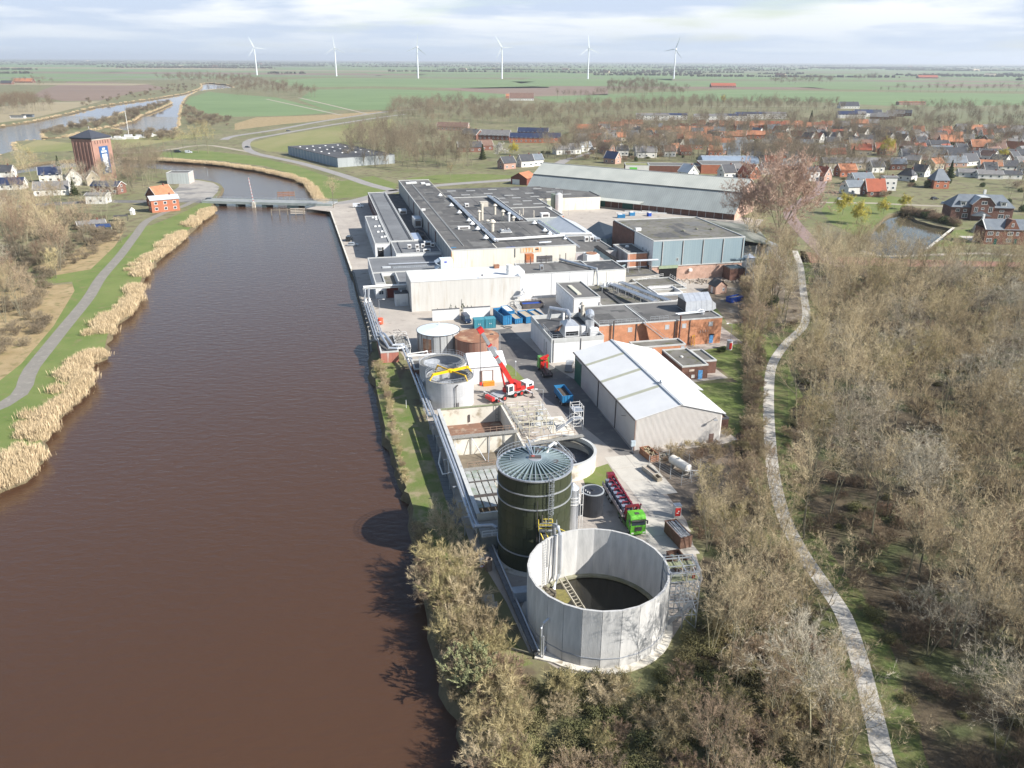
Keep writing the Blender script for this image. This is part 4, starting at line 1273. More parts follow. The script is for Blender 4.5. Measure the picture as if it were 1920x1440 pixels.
part('duct', MB().tube([(1.9,2.4,4.0),(1.9,2.4,5.4),(1.9,4.6,5.9),(-1.4,8.2,5.9),(-1.8,8.6,3.0)],.6,12), alu, t)
part('pipe_bundle', MB().tube([(-1.6,.6,2.2),(0,2.6,3.0)],.18,6).tube([(-1.9,1.2,2.0),(0,3.4,2.6)],.18,6).tube([(-2.0,2.0,1.6),(0,4.0,2.0)],.18,6), rust, t)
t = wthing('round_silver_duct', 'round topped silver exhaust duct on the compressor house', 'air duct',9.0,54.8,5.2)
pts_ = [(0,0,.6),(0,0,3.6),(.2,.6,4.5),(.5,1.8,5.0),(.9,3.0,4.5),(1.1,3.6,3.2)]
part('duct', MB().tube(pts_,1.15,14), alu, t)
part('base', MB().box(-.4,1.8,-2.0,-.6,.0,2.0), clean_white, t)
part('base', MB().box(-2.2,-1.2,-.5,.8,.0,2.4), clean_white, t)
stack(10.9,66.5,6.0,.5,3.6, pale_pipe, 'grey flue with dark cap behind the round silver duct', True)
stack(5.4,66.0,5.3,.35,3.0, white, 'slim white flue behind the air handling unit', False)
fs = wthing('flat_brick_shed', 'flat roofed brick shed with a blue door beside the lawn', 'shed',0,0)
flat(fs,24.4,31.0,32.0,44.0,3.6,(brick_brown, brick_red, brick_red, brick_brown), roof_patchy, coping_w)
door(fs,28.6,32.0,0,1.1,2.2, door_blue)
part('sign_board', box(26.9,27.7,31.93,31.99,.4,1.2), white, fs)
part('sign_board', box(26.2,27.5,31.94,31.99,2.1,2.6), M('peach_board',(.6,.5,.42), None,1,.8), fs)
part('roof_vent_pipe', MB().cyl((27.2,38.5,3.3),.35,.3,10), white, fs)
fs = wthing('flat_brick_shed', 'small square brick shed with white edged roof at the lawn corner', 'shed',0,0)
flat(fs,31.3,34.6,34.8,43.0,3.4,(brick_brown,) * 4, roof_patchy, coping_w)
wh = wthing('white_warehouse', 'big white corrugated warehouse with low pitched white roof', 'warehouse',0,0)
cor = M_panel('corrugated_beige',(.7,.655,.6),(.64,.6,.55),.5,.97,0,.65, stainc=(.6,.52,.46), width=.02)
corside = M_panel('corrugated_side',(.5,.48,.46),(.45,.43,.42),.5,.85,1,.65, width=.04)
RZ, EZ = (9.0,6.7)
m = MB()
m.use(cor).add([(0,0,0),(18,0,0),(18,0,6.2),(9,0, RZ - .15),(0,0, EZ - .15)],[(0,1,2,3,4)])
m.use(corside).add([(0,38.5,0),(0,0,0),(0,0, EZ - .15),(0,38.5, EZ - .15)],[(0,1,2,3)])
m.add([(18,0,0),(18,38.5,0),(18,38.5,6.2),(18,0,6.2)],[(0,1,2,3)])
m.add([(18,38.5,0),(0,38.5,0),(0,38.5, EZ - .15),(9,38.5, RZ - .15),(18,38.5,6.2)],[(0,1,2,3,4)])
part('wall', m, None, wh)
m = MB()
for k in range(71):
 x = .18 + k * .25
 top = EZ + (RZ - EZ) * x / 9 if x < 9 else RZ - (RZ - 6.35) * (x - 9) / 9
 m.box(x, x + .11,-.075,.0,.12, top - .28)
part('cladding_rib', m, M('rib_beige',(.8,.76,.71),(.74,.7,.65),.4,.65), wh, kind='stuff')
m = MB()
for k in range(96):
 y = .2 + k * .4
 m.box(-.06,.0, y, y + .14,.1, EZ - .35)
part('cladding_rib', m, M('rib_side',(.58,.56,.54),(.52,.5,.48),.4,.65), wh, kind='stuff')
wroof = M('white_sheet_roof',(.68,.675,.66),(.61,.605,.59),.15,.75, detail=8, spec=.1)
m = MB().add([(-.25,-.3, EZ),(9,-.3, RZ),(9,38.8, RZ),(-.25,38.8, EZ),(-.25,-.3, EZ - .14),(9,-.3, RZ - .14),(9,38.8, RZ - .14),(-.25,38.8, EZ - .14)],[(0,1,2,3),(0,4,5,1),(3,2,6,7),(0,3,7,4)])
part('roof', m, wroof, wh)
m = MB().add([(9,-.3, RZ),(18.6,-.3,6.2),(18.6,12.5,6.2),(20.0,12.5,5.85),(20.0,38.8,5.85),(9,38.8, RZ),(9,-.3, RZ - .14),(18.6,-.3,6.06),(18.6,12.5,6.06),(20.0,12.5,5.71),(20,38.8,5.71)],[(0,1,2,3,4,5),(0,6,7,1),(1,7,8,2),(2,8,9,3),(3,9,10,4)])
part('roof', m, wroof, wh)
part('ridge_cap', MB().beam((9,-.35, RZ + .05),(9,38.85, RZ + .05),.55,.16), M('ridge_grey',(.42,.44,.46), None,1,.5), wh)
lichen = M('lichen_rooflight',(.42,.41,.31),(.36,.36,.27),1.0,.8)
for v in (9.2,19.0,29.2):
 for x0, x1, z0, z1 in ((-.2,8.6, EZ, RZ - .1),):
  m = MB().add([(x0, v, z0 + .03),(x1, v, z1 + .03),(x1, v + 1.1, z1 + .03),(x0, v + 1.1, z0 + .03),(x0, v, z0 - .02),(x1, v, z1 - .02),(x1, v + 1.1, z1 - .02),(x0, v + 1.1, z0 - .02)],[(0,1,2,3),(0,4,5,1),(3,2,6,7)])
  part('rooflight', m, lichen, wh)
 m = MB().add([(9.4, v, RZ - .08),(18.4, v,6.3),(18.4, v + .6,6.3),(9.4, v + .6, RZ - .08)],[(0,1,2,3)])
 part('rooflight', m, M('faint_rooflight',(.62,.62,.6), None,1,.6), wh)
part('gutter', MB().beam((-.38,-.3, EZ - .1),(-.38,38.8, EZ - .1),.2), dark_steel, wh)
part('downpipe', MB().beam((-.12,-.1,0),(-.12,-.1, EZ - .2),.14), M('copper_pipe',(.3,.2,.16), None,1,.6), wh)
for v in (10.6,21.4):
 part('downpipe', MB().beam((-.14, v,0),(-.14, v, EZ - .2),.16), dark_steel, wh)
part('gate', box(-.12,-.061,33.2,38.0,0,5.4), dkgreen_paint, wh, 'dark green sliding gate')
part('roof_fan', MB().cyl((9.4,10.5, RZ - .05),.3,.6,12).cyl((9.4,10.5, RZ + .5),.45,.35,12,.2), steel, wh)
door(wh,15.6,-.08,.0,.9,2.0, M('brown_door',(.2,.13,.11), None,1,.7))
part('lamp_arm', MB().beam((16.8,-.1,5.4),(15.9,-1.2,5.5),.1).box(15.6,16.3,-1.5,-1.1,5.4,5.55), steel, wh)
part('lamp_arm', MB().beam((-.1,5.0,5.2),(-1.0,5.2,5.3),.08), dark_steel, wh)
t = wthing('meter_cabinet', 'grey electric cabinet on a post at the warehouse corner', 'cabinet',-1.0,-.9)
part('post', MB().box(.3,.42,.2,.32,0,1.4), steel, t)
part('casing', MB().box(0,.85,0,.45,1.4,2.5), M('pale_blue_cabinet',(.45,.52,.56), None,1,.6), t)
t = wthing('overgrown_shed', 'small overgrown shed with rusty mossy roof behind the warehouse corner', 'shed',19.2,5.0)
flat(t,0,3.2,0,4.4,2.6,(brick_brown,) * 4, M('rusty_moss_roof',(.32,.16,.09),(.16,.13,.07),1.2,.95), coping_d)
of = wthing('quay_office_range', 'long low grey office range between quay and production hall', 'office building',0,0)
gf = M('pale_grey_felt',(.19,.195,.2),(.14,.145,.15),.08,.88, bump=.1, bscale=4, c3=(.13,.13,.135), s3=.2)
flat(of,-30.4,-21.6,174,296,6.2,(greywall, greywall, greywall, M('maroon_side',(.3,.31,.31),(.25,.26,.26),.3,.8)), gf, coping_w)
flat(of,-21.55,-13.8,158,296,5.0,(greywall,) * 4, roof_dark, coping_d, sides='b')
flat(of,-30.2,-13.85,153.2,173.9,6.0,(clean_white, greywall, greywall, clean_white), gf, coping_w)
flat(of,-36.3,-30.6,171,228.5,6.2,(clean_white, clean_white, clean_white, clean_white), gf, coping_w)
part('wall', box(-30.5,-30.42,228.6,296,0,5.8), M('maroon_steel',(.1,.045,.045)), of)
for k in range(10):
 window(of,-36.3,174 + k * 5.4,3.6,2.4,1.2, 'l', white)
 if k % 2:
  window(of,-36.3,174 + k * 5.4,.9,2.4,1.4, 'l', white)
for k in range(9):
 window(of,-30.5,231 + k * 7,3.6,2.4,1.2, 'l', white)
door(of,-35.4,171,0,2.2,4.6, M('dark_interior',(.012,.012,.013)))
window(of,-35.0,170.93,3.4,1.2,1.3, 'f', white)
part('roof_tray', MB().box(-29.0,-28.7,176,290,5.9,6.1).box(-22.6,-22.3,176,290,5.9,6.15).box(-27.9,-27.5,154,173,5.7,5.95), coping_d, of)
part('roof_edge', MB().box(-21.5,-21.2,176,294,4.7,6.3), coping_w, of)
for k,(u, v) in enumerate([(-33.6,224),(-32.2,225),(-32.4,220),(-34.0,204),(-32.4,204.5),(-33.8,192.5),(-32.2,193),(-33.2,182),(-31.9,182.5)]):
 part('dome_light', MB().box(u, u + 1.0, v, v + 1.1,5.85,6.25).box(u + .15, u + .85, v + .15, v + .95,6.25,6.4), white, of)
 part('dome_glass', MB().box(u - .04, u + .0, v + .2, v + .9,5.95,6.2), dark_steel, of)
for k,(u, v, l_) in enumerate([(-25.2,160.5, 'leftmost white condenser on the low office roof'),(-22.4,160.0, 'second white condenser on the low office roof'),(-20.2,160.8, 'third white condenser beside the big white box'),(-16.6,161.4, 'right white condenser next to the hall wall')]):
 boxunit('condenser', l_, 'air conditioner', u, v,5.7,1.3,.9,1.3, white, legs=True)
boxunit('condenser', 'larger white box unit behind the row of condensers', 'air conditioner',-18.6,164.5,5.7,2.6,1.8,1.5, white)
boxunit('roof_box', 'flat white box unit at the front of the low office roof', 'roof unit',-20.2,155.2,5.7,2.6,1.0,.8, white)
boxunit('roof_box', 'small white box unit in front of the leftmost condenser', 'roof unit',-22.6,156.2,5.7,1.2,.9,.7, white)
boxunit('roof_box', 'light grey unit low against the production hall wall', 'roof unit',-20.2,238,4.7,3.4,5.5,1.6, M('light_grey_unit',(.5,.52,.53), None,1,.6))
boxunit('air_cooler', 'big silver air cooler standing between office range and hall', 'air cooler',-17.4,205,4.7,3.2,8.0,3.6, steel)
t = wthing('glazed_rooflight', 'long pale rooflight box at the front end of the office roof', 'rooflight',-21.2,175,5.0)
part('frame', MB().box(0,3.2,0,12,0,1.2), white, t)
part('pane', MB().add([(.1,.1,1.22),(3.1,.1,1.22),(3.1,11.9,1.35),(.1,11.9,1.35)],[(0,1,2,3)]), M('blue_glass_roof',(.35,.4,.5), None,1,.3), t)
part('roof_clutter', MB().cyl((-17,182,4.7),.8,1.6,12).box(-16.2,-15.0,172,174,4.7,6.2).cyl((-18,194,4.7),.5,1.4,10).tube([(-17,200,5.2),(-15,192,5.2),(-15,178,5.2)],.25,8), dark_steel, of)
lo = wthing('quay_low_building', 'low flat roofed building by the quay with white edged notch', 'factory building',0,0)
flat(lo,-40.3,-13.9,131,152.8,5.1,(clean_white, greywall, greywall, clean_white), gf, coping_w)
flat(lo,-40.3,-37.2,117.5,130.9,5.1,(clean_white, greywall, greywall, clean_white), gf, coping_w, sides='lrf')
flat(lo,-33.0,-28.0,117.5,130.9,5.1,(greywall, greywall, greywall, clean_white), gf, coping_w, sides='l')
flat(lo,-28.0,-13.9,114.8,130.9,5.1,(greywall, greywall, greywall, greywall), gf, coping_w, sides='b')
flat(lo,-37.1,-33.1,117.6,130.9,4.0,(M('maroon_gate',(.16,.04,.03),(.12,.03,.025),.5,.7), brick_brown, brick_brown, brick_brown), roof_patchy, coping_w)
part('gate_frame', MB().box(-37.0,-36.85,117.4,117.6,0,3.4).box(-33.3,-33.15,117.4,117.6,0,3.4).box(-37.0,-33.15,117.4,117.6,3.4,3.6), coping_w, lo)
for u, w in ((-39.4,1.6),):
 window(lo, u,117.5,1.2, w,1.4, 'f', white)
for v in (121,126,134,140,146):
 window(lo,-40.3, v,1.4,2.2,1.6, 'l', white)
m = MB()
for k in range(26):
 m.box(-32.5 + k * .62,-32.3 + k * .62,136.2,137.6,4.85,4.95)
m.box(-33,-16.5,136.0,136.2,4.85,5.1).box(-33,-16.5,137.6,137.8,4.85,5.1)
part('pipe_ladder', m, steel, lo)
part('pipe', MB().tube([(-34,140.5,5.3),(-17,140.0,5.3)],.13,6).tube([(-34,141.3,5.3),(-17,140.8,5.3)],.1,6), alu, lo)
part('railing', railing([(-28,115.2,5.2),(-17,115.4,5.2)],.9,1.6), steel, lo)
part('skylight', box(-36.4,-33.6,137.2,138.6,4.8,5.15), MATS['light_grey_unit'], lo)
t = wthing('white_cooling_box', 'white cooling tower box with side hoods and blue badge at the hall corner', 'cooling unit',-18.2,126.5,4.8)
part('casing', MB().box(0,4.0,0,4.0,.3,4.4), M('cool_white',(.62,.68,.72),(.56,.62,.66),.5,.5), t)
part('hood', MB().add([(0,0,4.3),(0,4,4.3),(-1.7,4,3.3),(-1.7,0,3.3),(0,0,2.5),(0,4,2.5)],[(0,1,2,3),(3,2,5,4)]), M('cool_white',(.62,.68,.72)), t)
part('hood', MB().add([(0,0,2.3),(0,4,2.3),(-1.7,4,1.3),(-1.7,0,1.3),(0,0,.5),(0,4,.5)],[(0,1,2,3),(3,2,5,4)]), M('cool_white',(.62,.68,.72)), t)
part('badge', MB().box(1.2,2.0,-.03,.0,3.4,3.9), M('violet_badge',(.12,.12,.5), None,1,.5), t)
part('leg', MB().box(.2,.5,.2,.5,0,.3).box(3.5,3.8,.2,.5,0,.3).box(.2,.5,3.5,3.8,0,.3).box(3.5,3.8,3.5,3.8,0,.3), dark_steel, t)
t = wthing('grey_switch_room', 'small light grey kiosk with flat dark roof beside the white building', 'kiosk',-35.2,107.6)
part('wall', MB().box(0,4.0,0,3.6,0,3.9), M('kiosk_grey',(.55,.57,.58),(.48,.5,.51),.5,.6), t)
part('roof', MB().box(-.1,4.1,-.1,3.7,3.9,4.05), roof_dark, t)
part('vent', MB().box(1.7,2.3,1.5,2.1,4.05,4.5), steel, t)
part('door', MB().box(.4,1.4,-.04,.0,.1,2.2), M('kiosk_door',(.5,.52,.52), None,1,.6), t)
part('louvre', MB().box(2.2,3.2,-.04,.0,.8,1.2), steel, t)
for k,(u0, u1, v) in enumerate([(-26.3,-18.4,90.6),(-17.2,-9.3,90.8)]):
 t = wthing('white_yard_wall',['left free standing white yard wall before the white building', 'right free standing white yard wall before the white building'][k], 'wall', u0, v)
 part('panel', MB().box(0, u1 - u0,0,.5,0,3.2), clean_white, t)
 part('cap', MB().box(-.1, u1 - u0 + .1,-.1,.6,3.2,3.32), coping_d, t)
lh_ang = R(-32.5)
lh = thing('long_storage_shed', 'very long storage shed with grey green double pitched sheet roof', 'storage shed', G(1020,305,17), lh_ang)
LL = 116
z0 = -17.0
m = MB()
m.use(brick_pink).add([(LL,-19, z0),(LL,19, z0),(LL,19, z0 + 3.2),(LL,10,-5.2),(LL,0,-.2),(LL,-10,-5.2),(LL,-19, z0 + 3.2)],[(0,1,2,3,4,5,6)])
m.use(brick_brown).add([(0,-19, z0),(LL,-19, z0),(LL,-19, z0 + 3.3),(0,-19, z0 + 3.3)],[(0,1,2,3)])
m.add([(0,-19, z0),(0,19, z0),(0,19, z0 + 3.2),(0,10,-5.2),(0,0,-.2),(0,-10,-5.2),(0,-19, z0 + 3.2)],[(6,5,4,3,2,1,0)])
m.add([(0,19, z0),(LL,19, z0),(LL,19, z0 + 3.3),(0,19, z0 + 3.3)],[(3,2,1,0)])
part('wall', m, None, lh)
for s_ in (-1,1):
 f = [(0,1,2,3)] if s_ < 0 else [(3,2,1,0)]
 part('upper_roof', MB().add([(-.8, s_ * 10.3,-5.0),(LL + .5, s_ * 10.3,-5.0),(LL + .5,0,.05),(-.8,0,.05)], f), roof_sheet, lh)
 part('lower_roof', MB().add([(-.8, s_ * 19.8, z0 + 2.9),(LL + .5, s_ * 19.8, z0 + 2.9),(LL + .5, s_ * 10.0,-5.3),(-.8, s_ * 10.0,-5.3)], f), M_panel('grey_sheet_lower_roof',(.35,.375,.355),(.28,.3,.285),1.1,.85,0,.75, width=.12, noise=.15), lh)
part('ridge_cap', MB().beam((-.8,0,.1),(LL + .5,0,.1),.5,.2), coping_w, lh)
part('roof_break', MB().beam((-.8,-10.3,-5.1),(LL + .5,-10.3,-5.1),.35,.2), coping_d, lh)
part('verge', MB().beam((LL + .45,0,.05),(LL + .45,-10.2,-5.0),.3,.3).beam((LL + .45,0,.05),(LL + .45,10.2,-5.0),.3,.3), coping_w, lh)
for k in range(22):
 x = 22 + k * 4.2
 part('pilaster', MB().box(x, x + .22,-19.12,-19.0, z0, z0 + 3.2), coping_w, lh)
for x in (42.5,58):
 part('gate', MB().box(x, x + 5.6,-19.3,-19.13, z0, z0 + 3.9), dkgreen_paint, lh)
part('canopy', MB().add([(36,-19.6, z0 + 4.6),(70,-19.6, z0 + 4.6),(69,-24.2, z0 + 3.9),(37,-24.2, z0 + 3.9),(36,-19.6, z0 + 4.45),(70,-19.6, z0 + 4.45),(69,-24.2, z0 + 3.75),(37,-24.2, z0 + 3.75)],[(3,2,1,0),(3,7,6,2),(4,5,6,7)]), roof_sheet, lh)
t = thing('red_brick_barn', 'brick shed with orange tiled roof at the far end of the long storage shed', 'shed', G(958,345), R(-30))
part('wall', MB().extrude([(0,0),(11,0),(11,4.0),(5.5,6.8),(0,4.0)],1,0,12), M('maroon_brick',(.2,.07,.05), None,.5,.9), t)
tile_or = M('orange_roof_tile',(.43,.19,.1),(.34,.14,.075),.5,.85, c3=(.25,.11,.06), s3=1.2)
part('roof', MB().add([(-.4,-.4,3.9),(5.5,-.4,7.0),(5.5,12.4,7.0),(-.4,12.4,3.9)],[(0,1,2,3)]).add([(5.5,-.4,7.0),(11.4,-.4,3.9),(11.4,12.4,3.9),(5.5,12.4,7.0)],[(0,1,2,3)]), tile_or, t)
part('door', box(1,6,-.08,-.0,0,3.0), white, t)
# tanks, basins, vehicles
TR, TN, TH_ = (9.15,24,8.7)
tank = thing('concrete_tank', 'huge open round concrete panel tank with dark liquid', 'tank',(11.4,87.9,0))
tank_c = M('tank_concrete',(.6,.585,.555),(.36,.355,.34),.6,.85, bump=.2, bscale=9, stretch=(1,1,.16), detail=9, c3=(.27,.26,.235), s3=.9, lo3=.56, hi3=.78)
wd = 2 * TR * math.sin(math.pi / TN)
pm = MB()
pm.box(-wd / 2 + .02, wd / 2 - .02,-.14,.14,0, TH_)
pme = pm.mesh('panel')
pme.materials.append(tank_c)
for k in range(TN):
 a = 2 * math.pi * (k + .35) / TN
 o = bpy.data.objects.new('panel', pme)
 C.objects.link(o)
 o.parent = tank
 rr = TR * math.cos(math.pi / TN)
 o.location = (rr * math.cos(a), rr * math.sin(a),0)
 o.rotation_euler.z = a + math.pi / 2
 jt = MB().box(-.1,.1,-.1,.1,0, TH_ - .05)
 a2 = a + math.pi / TN
 j = part('joint_strip', jt, M('joint_grey',(.24,.24,.24),(.36,.36,.36),.4,.9), tank)
 j.location = (TR * math.cos(a2), TR * math.sin(a2),0)
 j.rotation_euler.z = a2
bandm = MB()
for k in range(TN):
 a, b = (2 * math.pi * (k + .85) / TN,2 * math.pi * (k + 1.85) / TN)
 bandm.beam(((TR + .16) * math.cos(a),(TR + .16) * math.sin(a),1.6),((TR + .16) * math.cos(b),(TR + .16) * math.sin(b),1.6),.06,.12)
part('tension_band', bandm, M('band_grey',(.3,.32,.35), None,1,.5), tank)
sludge = M('dark_sludge_water',(.012,.01,.006),(.02,.017,.009),.4,.08, spec=.5)
part('liquid', MB().cyl((0,0,.1), TR - .4,.9,48), sludge, tank)
part('floor_ledge', MB().ring((0,0,.2), TR - .75, TR - .2,1.1,48), M('algae_concrete',(.2,.19,.11),(.3,.29,.22),1,.9), tank)
part('footing', MB().ring((0,0,.02), TR + .1, TR + 1.1,.22,48), pale_concrete, tank)
m = MB().beam((-4.8,3.6,4.2),(-.7,-4.0,1.2),.12,.3).beam((-4.0,4.0,4.2),(.1,-3.6,1.2),.12,.3)
for k in range(18):
 f = k / 17
 p = Vector((-4.8,3.6,4.2)).lerp(Vector((-.7,-4.0,1.2)), f)
 q = Vector((-4.0,4.0,4.2)).lerp(Vector((.1,-3.6,1.2)), f)
 m.beam(p, q,.07)
part('inner_ladder_bridge', m, M('stained_aluminium',(.45,.41,.33),(.3,.27,.2),2,.7), tank)
part('inner_pipe', MB().tube([(-5.2,9.6,6.0),(-5.4,8.6, TH_ + .9),(-4.9,7.6, TH_ + 1.2),(-4.6,6.9, TH_ + .4),(-4.6,6.8,2.8),(-5.4,5.4,1.0)],.3,12), alu, tank)
part('inner_pipe', MB().tube([(-5.2,6.6, TH_ + .3),(-5.4,6.2,2.0)],.12,8).tube([(-6.0,6.1, TH_ + .2),(-6.0,6.0,4.6)],.07,6).tube([(-5.7,6.3, TH_ + .2),(-5.7,6.2,4.6)],.07,6), alu, tank)
m = MB().beam((-6.9,5.4,1.0),(-6.9,5.4, TH_ + .4),.07).beam((-6.4,5.8,1.0),(-6.4,5.8, TH_ + .4),.07)
for k in range(18):
 m.beam((-6.9,5.4,1.2 + k * .42),(-6.4,5.8,1.2 + k * .42),.05)
part('inner_ladder', m, steel, tank)
part('mixer', MB().cyl((-5.9,3.8,1.0),.8,.9,12).tube([(-5.9,3.8,1.6),(-6.8,4.6,2.2)],.3,8), M('mud_crust',(.14,.12,.09),(.08,.07,.05),3,.95), tank)
part('scum_patch', MB().add([(-6.6,3.0,1.02),(-4.2,1.4,1.02),(-3.0,3.4,1.02),(-3.4,5.4,1.02),(-5.4,5.6,1.02)],[(0,1,2,3,4)]), M('yellow_scum',(.22,.19,.06),(.12,.11,.04),2,.5), tank)
part('hoop_pipe', MB().tube([(-7.6,-7.2,.1),(-7.6,-7.2,4.6),(-7.3,-6.9,5.1),(-6.5,-6.3,5.5)],.15,8).tube([(-7.3,-7.5,0),(-7.3,-7.5,3.6)],.1,8), alu, tank)
sc = thing('scaffold_stair', 'galvanised scaffold stair tower with mossy decks against the open concrete tank', 'scaffold',(20.4,86.0,0), R(8))
m = MB()
for x in (.2,2.3,4.2):
 for y in (0,1.6,3.4):
  m.beam((x, y,0),(x, y,9.2),.13)
for z in (2.2,4.4,6.2,7.6,8.9):
 for x in (.2,2.3,4.2):
  m.beam((x,0, z),(x,3.4, z),.1)
 for y in (0,1.6,3.4):
  m.beam((.2, y, z),(4.2, y, z),.1)
part('frame', m, steel, sc)
m = MB()
for k, z in enumerate((0,2.2,4.4,6.2)):
 for y in (0,3.4):
  m.beam((2.3 if k % 2 else 4.2, y, z),(4.2 if k % 2 else 2.3, y, z + 2.0),.09)
 m.beam((4.2,0 if k % 2 else 3.4, z),(4.2,3.4 if k % 2 else 0, z + 2.0),.09)
 m.beam((.2,0 if k % 2 else 1.6, z),(.2,1.6 if k % 2 else 0, z + 2.0),.09)
part('brace', m, steel, sc, kind='stuff')
mossdeck = M('mossy_planks',(.26,.27,.17),(.17,.18,.1),1.5,.9)
for y, z in ((.1,7.6),(2.2,8.2)):
 for k in range(5):
  part('plank', box(.3 + k * .78,.3 + k * .78 + .72, y, y + 1.4, z, z + .06), mossdeck, sc)
part('stair_flight', MB().beam((.6,1.0,.2),(3.9,1.0,3.6),.7,.06).beam((3.9,2.2,3.6),(.6,2.2,7.4),.7,.06), steel, sc)
part('red_jerrycan', box(3.3,3.6,.4,.7,7.66,8.2), red_paint, sc)
part('railing', railing([(.2,0,8.1),(4.2,0,8.1),(4.2,3.4,8.3),(.2,3.4,8.3)],1.0,1.3), steel, sc)
SX, SY, SR, SH = (3.4,104.0,5.42,15.3)
silo = thing('green_silo', 'tall dark green cylindrical silo with radial ribbed roof', 'silo',(SX, SY,0))
green_s = M('dark_green_enamel',(.046,.052,.028),(.036,.042,.023),.5,.5, c3=(.036,.042,.02), s3=.3, spec=.5, stretch=(1,1,.4))
NP = 20
for lv in range(8):
 zz = lv * (SH / 8)
 pme = None
 for k in range(NP):
  if pme is None:
   m = MB().ring((0,0,0), SR - .06, SR, SH / 8 - .03,3,.006,2 * math.pi / NP - .006)
   pme = m.mesh('panel')
   pme.materials.append(green_s)
  o = bpy.data.objects.new('panel', pme)
  C.objects.link(o)
  o.parent = silo
  o.location.z = zz
  o.rotation_euler.z = 2 * math.pi * (k + .3 * (lv % 2)) / NP
part('core', MB().cyl((0,0,0), SR - .07, SH - .05,48), M('seam_dark_green',(.03,.035,.02), None,1,.6), silo)
for z in (2.8,10.6,12.9):
 part('ring_beam', MB().ring((0,0, z), SR + .01, SR + .13,.16,48), alu, silo)
part('ring_beam', MB().ring((0,0, SH - .1), SR - .1, SR + .22,.22,48), alu, silo)
deck = M('roof_green_grey',(.075,.1,.088),(.06,.08,.07),.5,.7)
part('roof', MB().cyl((0,0, SH), SR - .02,.75,48,.9), deck, silo)
for k in range(36):
 a = 2 * math.pi * k / 36
 m = MB().beam((.95 * math.cos(a),.95 * math.sin(a), SH + .88),((SR - .05) * math.cos(a),(SR - .05) * math.sin(a), SH + .12),.15,.2)
 part('roof_rib', m, M('rib_blue_grey',(.3,.37,.39),(.24,.3,.32),1,.45,.3), silo)
part('hub', MB().cyl((0,0, SH + .7),1.05,.3,16), alu, silo)
part('hub_box', MB().box(-.9,.9,-.3,.3, SH + 1.0, SH + 1.25), dark_steel, silo)
part('hub_plate', MB().box(-.5,-.05,-.25,.25, SH + 1.25, SH + 1.3), M('dull_red',(.35,.1,.08), None,1,.7), silo)
part('manhole', MB().cyl((2.9,-.2, SH + .35),.55,.25,16), dark_steel, silo)
part('manhole', MB().cyl((.6,3.4, SH + .3),.6,.25,16), dark_steel, silo)
part('roof_pipe', MB().tube([(1.9,3.0, SH + .3),(2.2,3.2, SH + 1.2),(2.9,3.4, SH + 1.7),(3.3,3.3, SH + 1.5)],.26,10), white, silo)
part('roof_pipe', MB().tube([(-3.6,.6, SH + .3),(-3.6,.6, SH + .9),(-3.3,.5, SH + 1.0)],.1,8).tube([(-.4,.2, SH + .9),(-1.2,4.4, SH + .9)],.16,8).tube([(-.2,.4, SH + 1.1),(-.9,4.8, SH + 1.6)],.1,8), alu, silo)
rl = []
for k in range(49):
 a = 2 * math.pi * k / 48
 rl.append(((SR + .1) * math.cos(a),(SR + .1) * math.sin(a), SH + .12))
part('roof_railing', railing(rl,1.05,.72,.022), steel, silo)
la = math.atan2(-1,.42)
lx, ly = ((SR + .25) * math.cos(la),(SR + .25) * math.sin(la))

def cage_ladder(x, y, z0, z1, par, ang):
 m = MB()
 t = Vector((-math.sin(ang), math.cos(ang),0)) * .26
 n = Vector((math.cos(ang), math.sin(ang),0))
 c = Vector((x, y,0))
 for s_ in (-1,1):
  m.beam(c + t * s_ + Vector((0,0, z0)), c + t * s_ + Vector((0,0, z1 + 1.0)),.06)
 for k in range(int((z1 - z0) / .36)):
  m.beam(c - t + Vector((0,0, z0 + k * .36)), c + t + Vector((0,0, z0 + k * .36)),.035)
 part('ladder', m, steel, par)
 m = MB()
 z = z0 + 2.0
 while z < z1 + .9:
  pts = [c + t * 1.3 * math.cos(q) + n * .7 * math.sin(q) + Vector((0,0, z)) for q in [0,.6,1.2,1.9,2.5,3.14]]
  for i in range(5):
   m.beam(pts[i], pts[i + 1],.045)
  z += .75
 for q in (0,.8,1.57,2.3,3.14):
  p = c + t * 1.3 * math.cos(q) + n * .7 * math.sin(q)
  m.beam(p + Vector((0,0, z0 + 2.0)), p + Vector((0,0, z1 + .9)),.04)
 part('ladder_cage', m, steel, par)
cage_ladder(lx, ly,8.2, SH, silo, la)
cage_ladder(lx - .95, ly - .1,2.6,8.4, silo, la)
part('landing', MB().box(lx - 1.5, lx + .9, ly - 1.1, ly - .1,8.0,8.1), steel, silo)
part('landing_railing', railing([(lx - 1.5, ly - 1.1,8.1),(lx + .9, ly - 1.1,8.1),(lx + .9, ly - .1,8.1)],1.0,.8), steel, silo)
part('vertical_pipe', MB().tube([(1.0,-SR - .15,.5),(1.0,-SR - .15,10)],.08,8).tube([(.3,-SR - .15,.5),(.3,-SR - .15,12.2)],.05,6), dark_steel, silo)
t = thing('yellow_platform', 'bright yellow steel platform with stair between green silo and concrete tank', 'platform',(3.9,97.5,0))
yl = M('yellow_rail',(.8,.62,.1), None,1,.5)
part('deck', MB().box(0,2.0,-.4,1.2,8.0,8.1), steel, t)
part('railing', railing([(0,1.2,8.1),(0,-.4,8.1),(2.0,-.4,8.1),(2.0,1.2,8.1),(0,1.2,8.1)],1.1,.8,.035), yl, t)
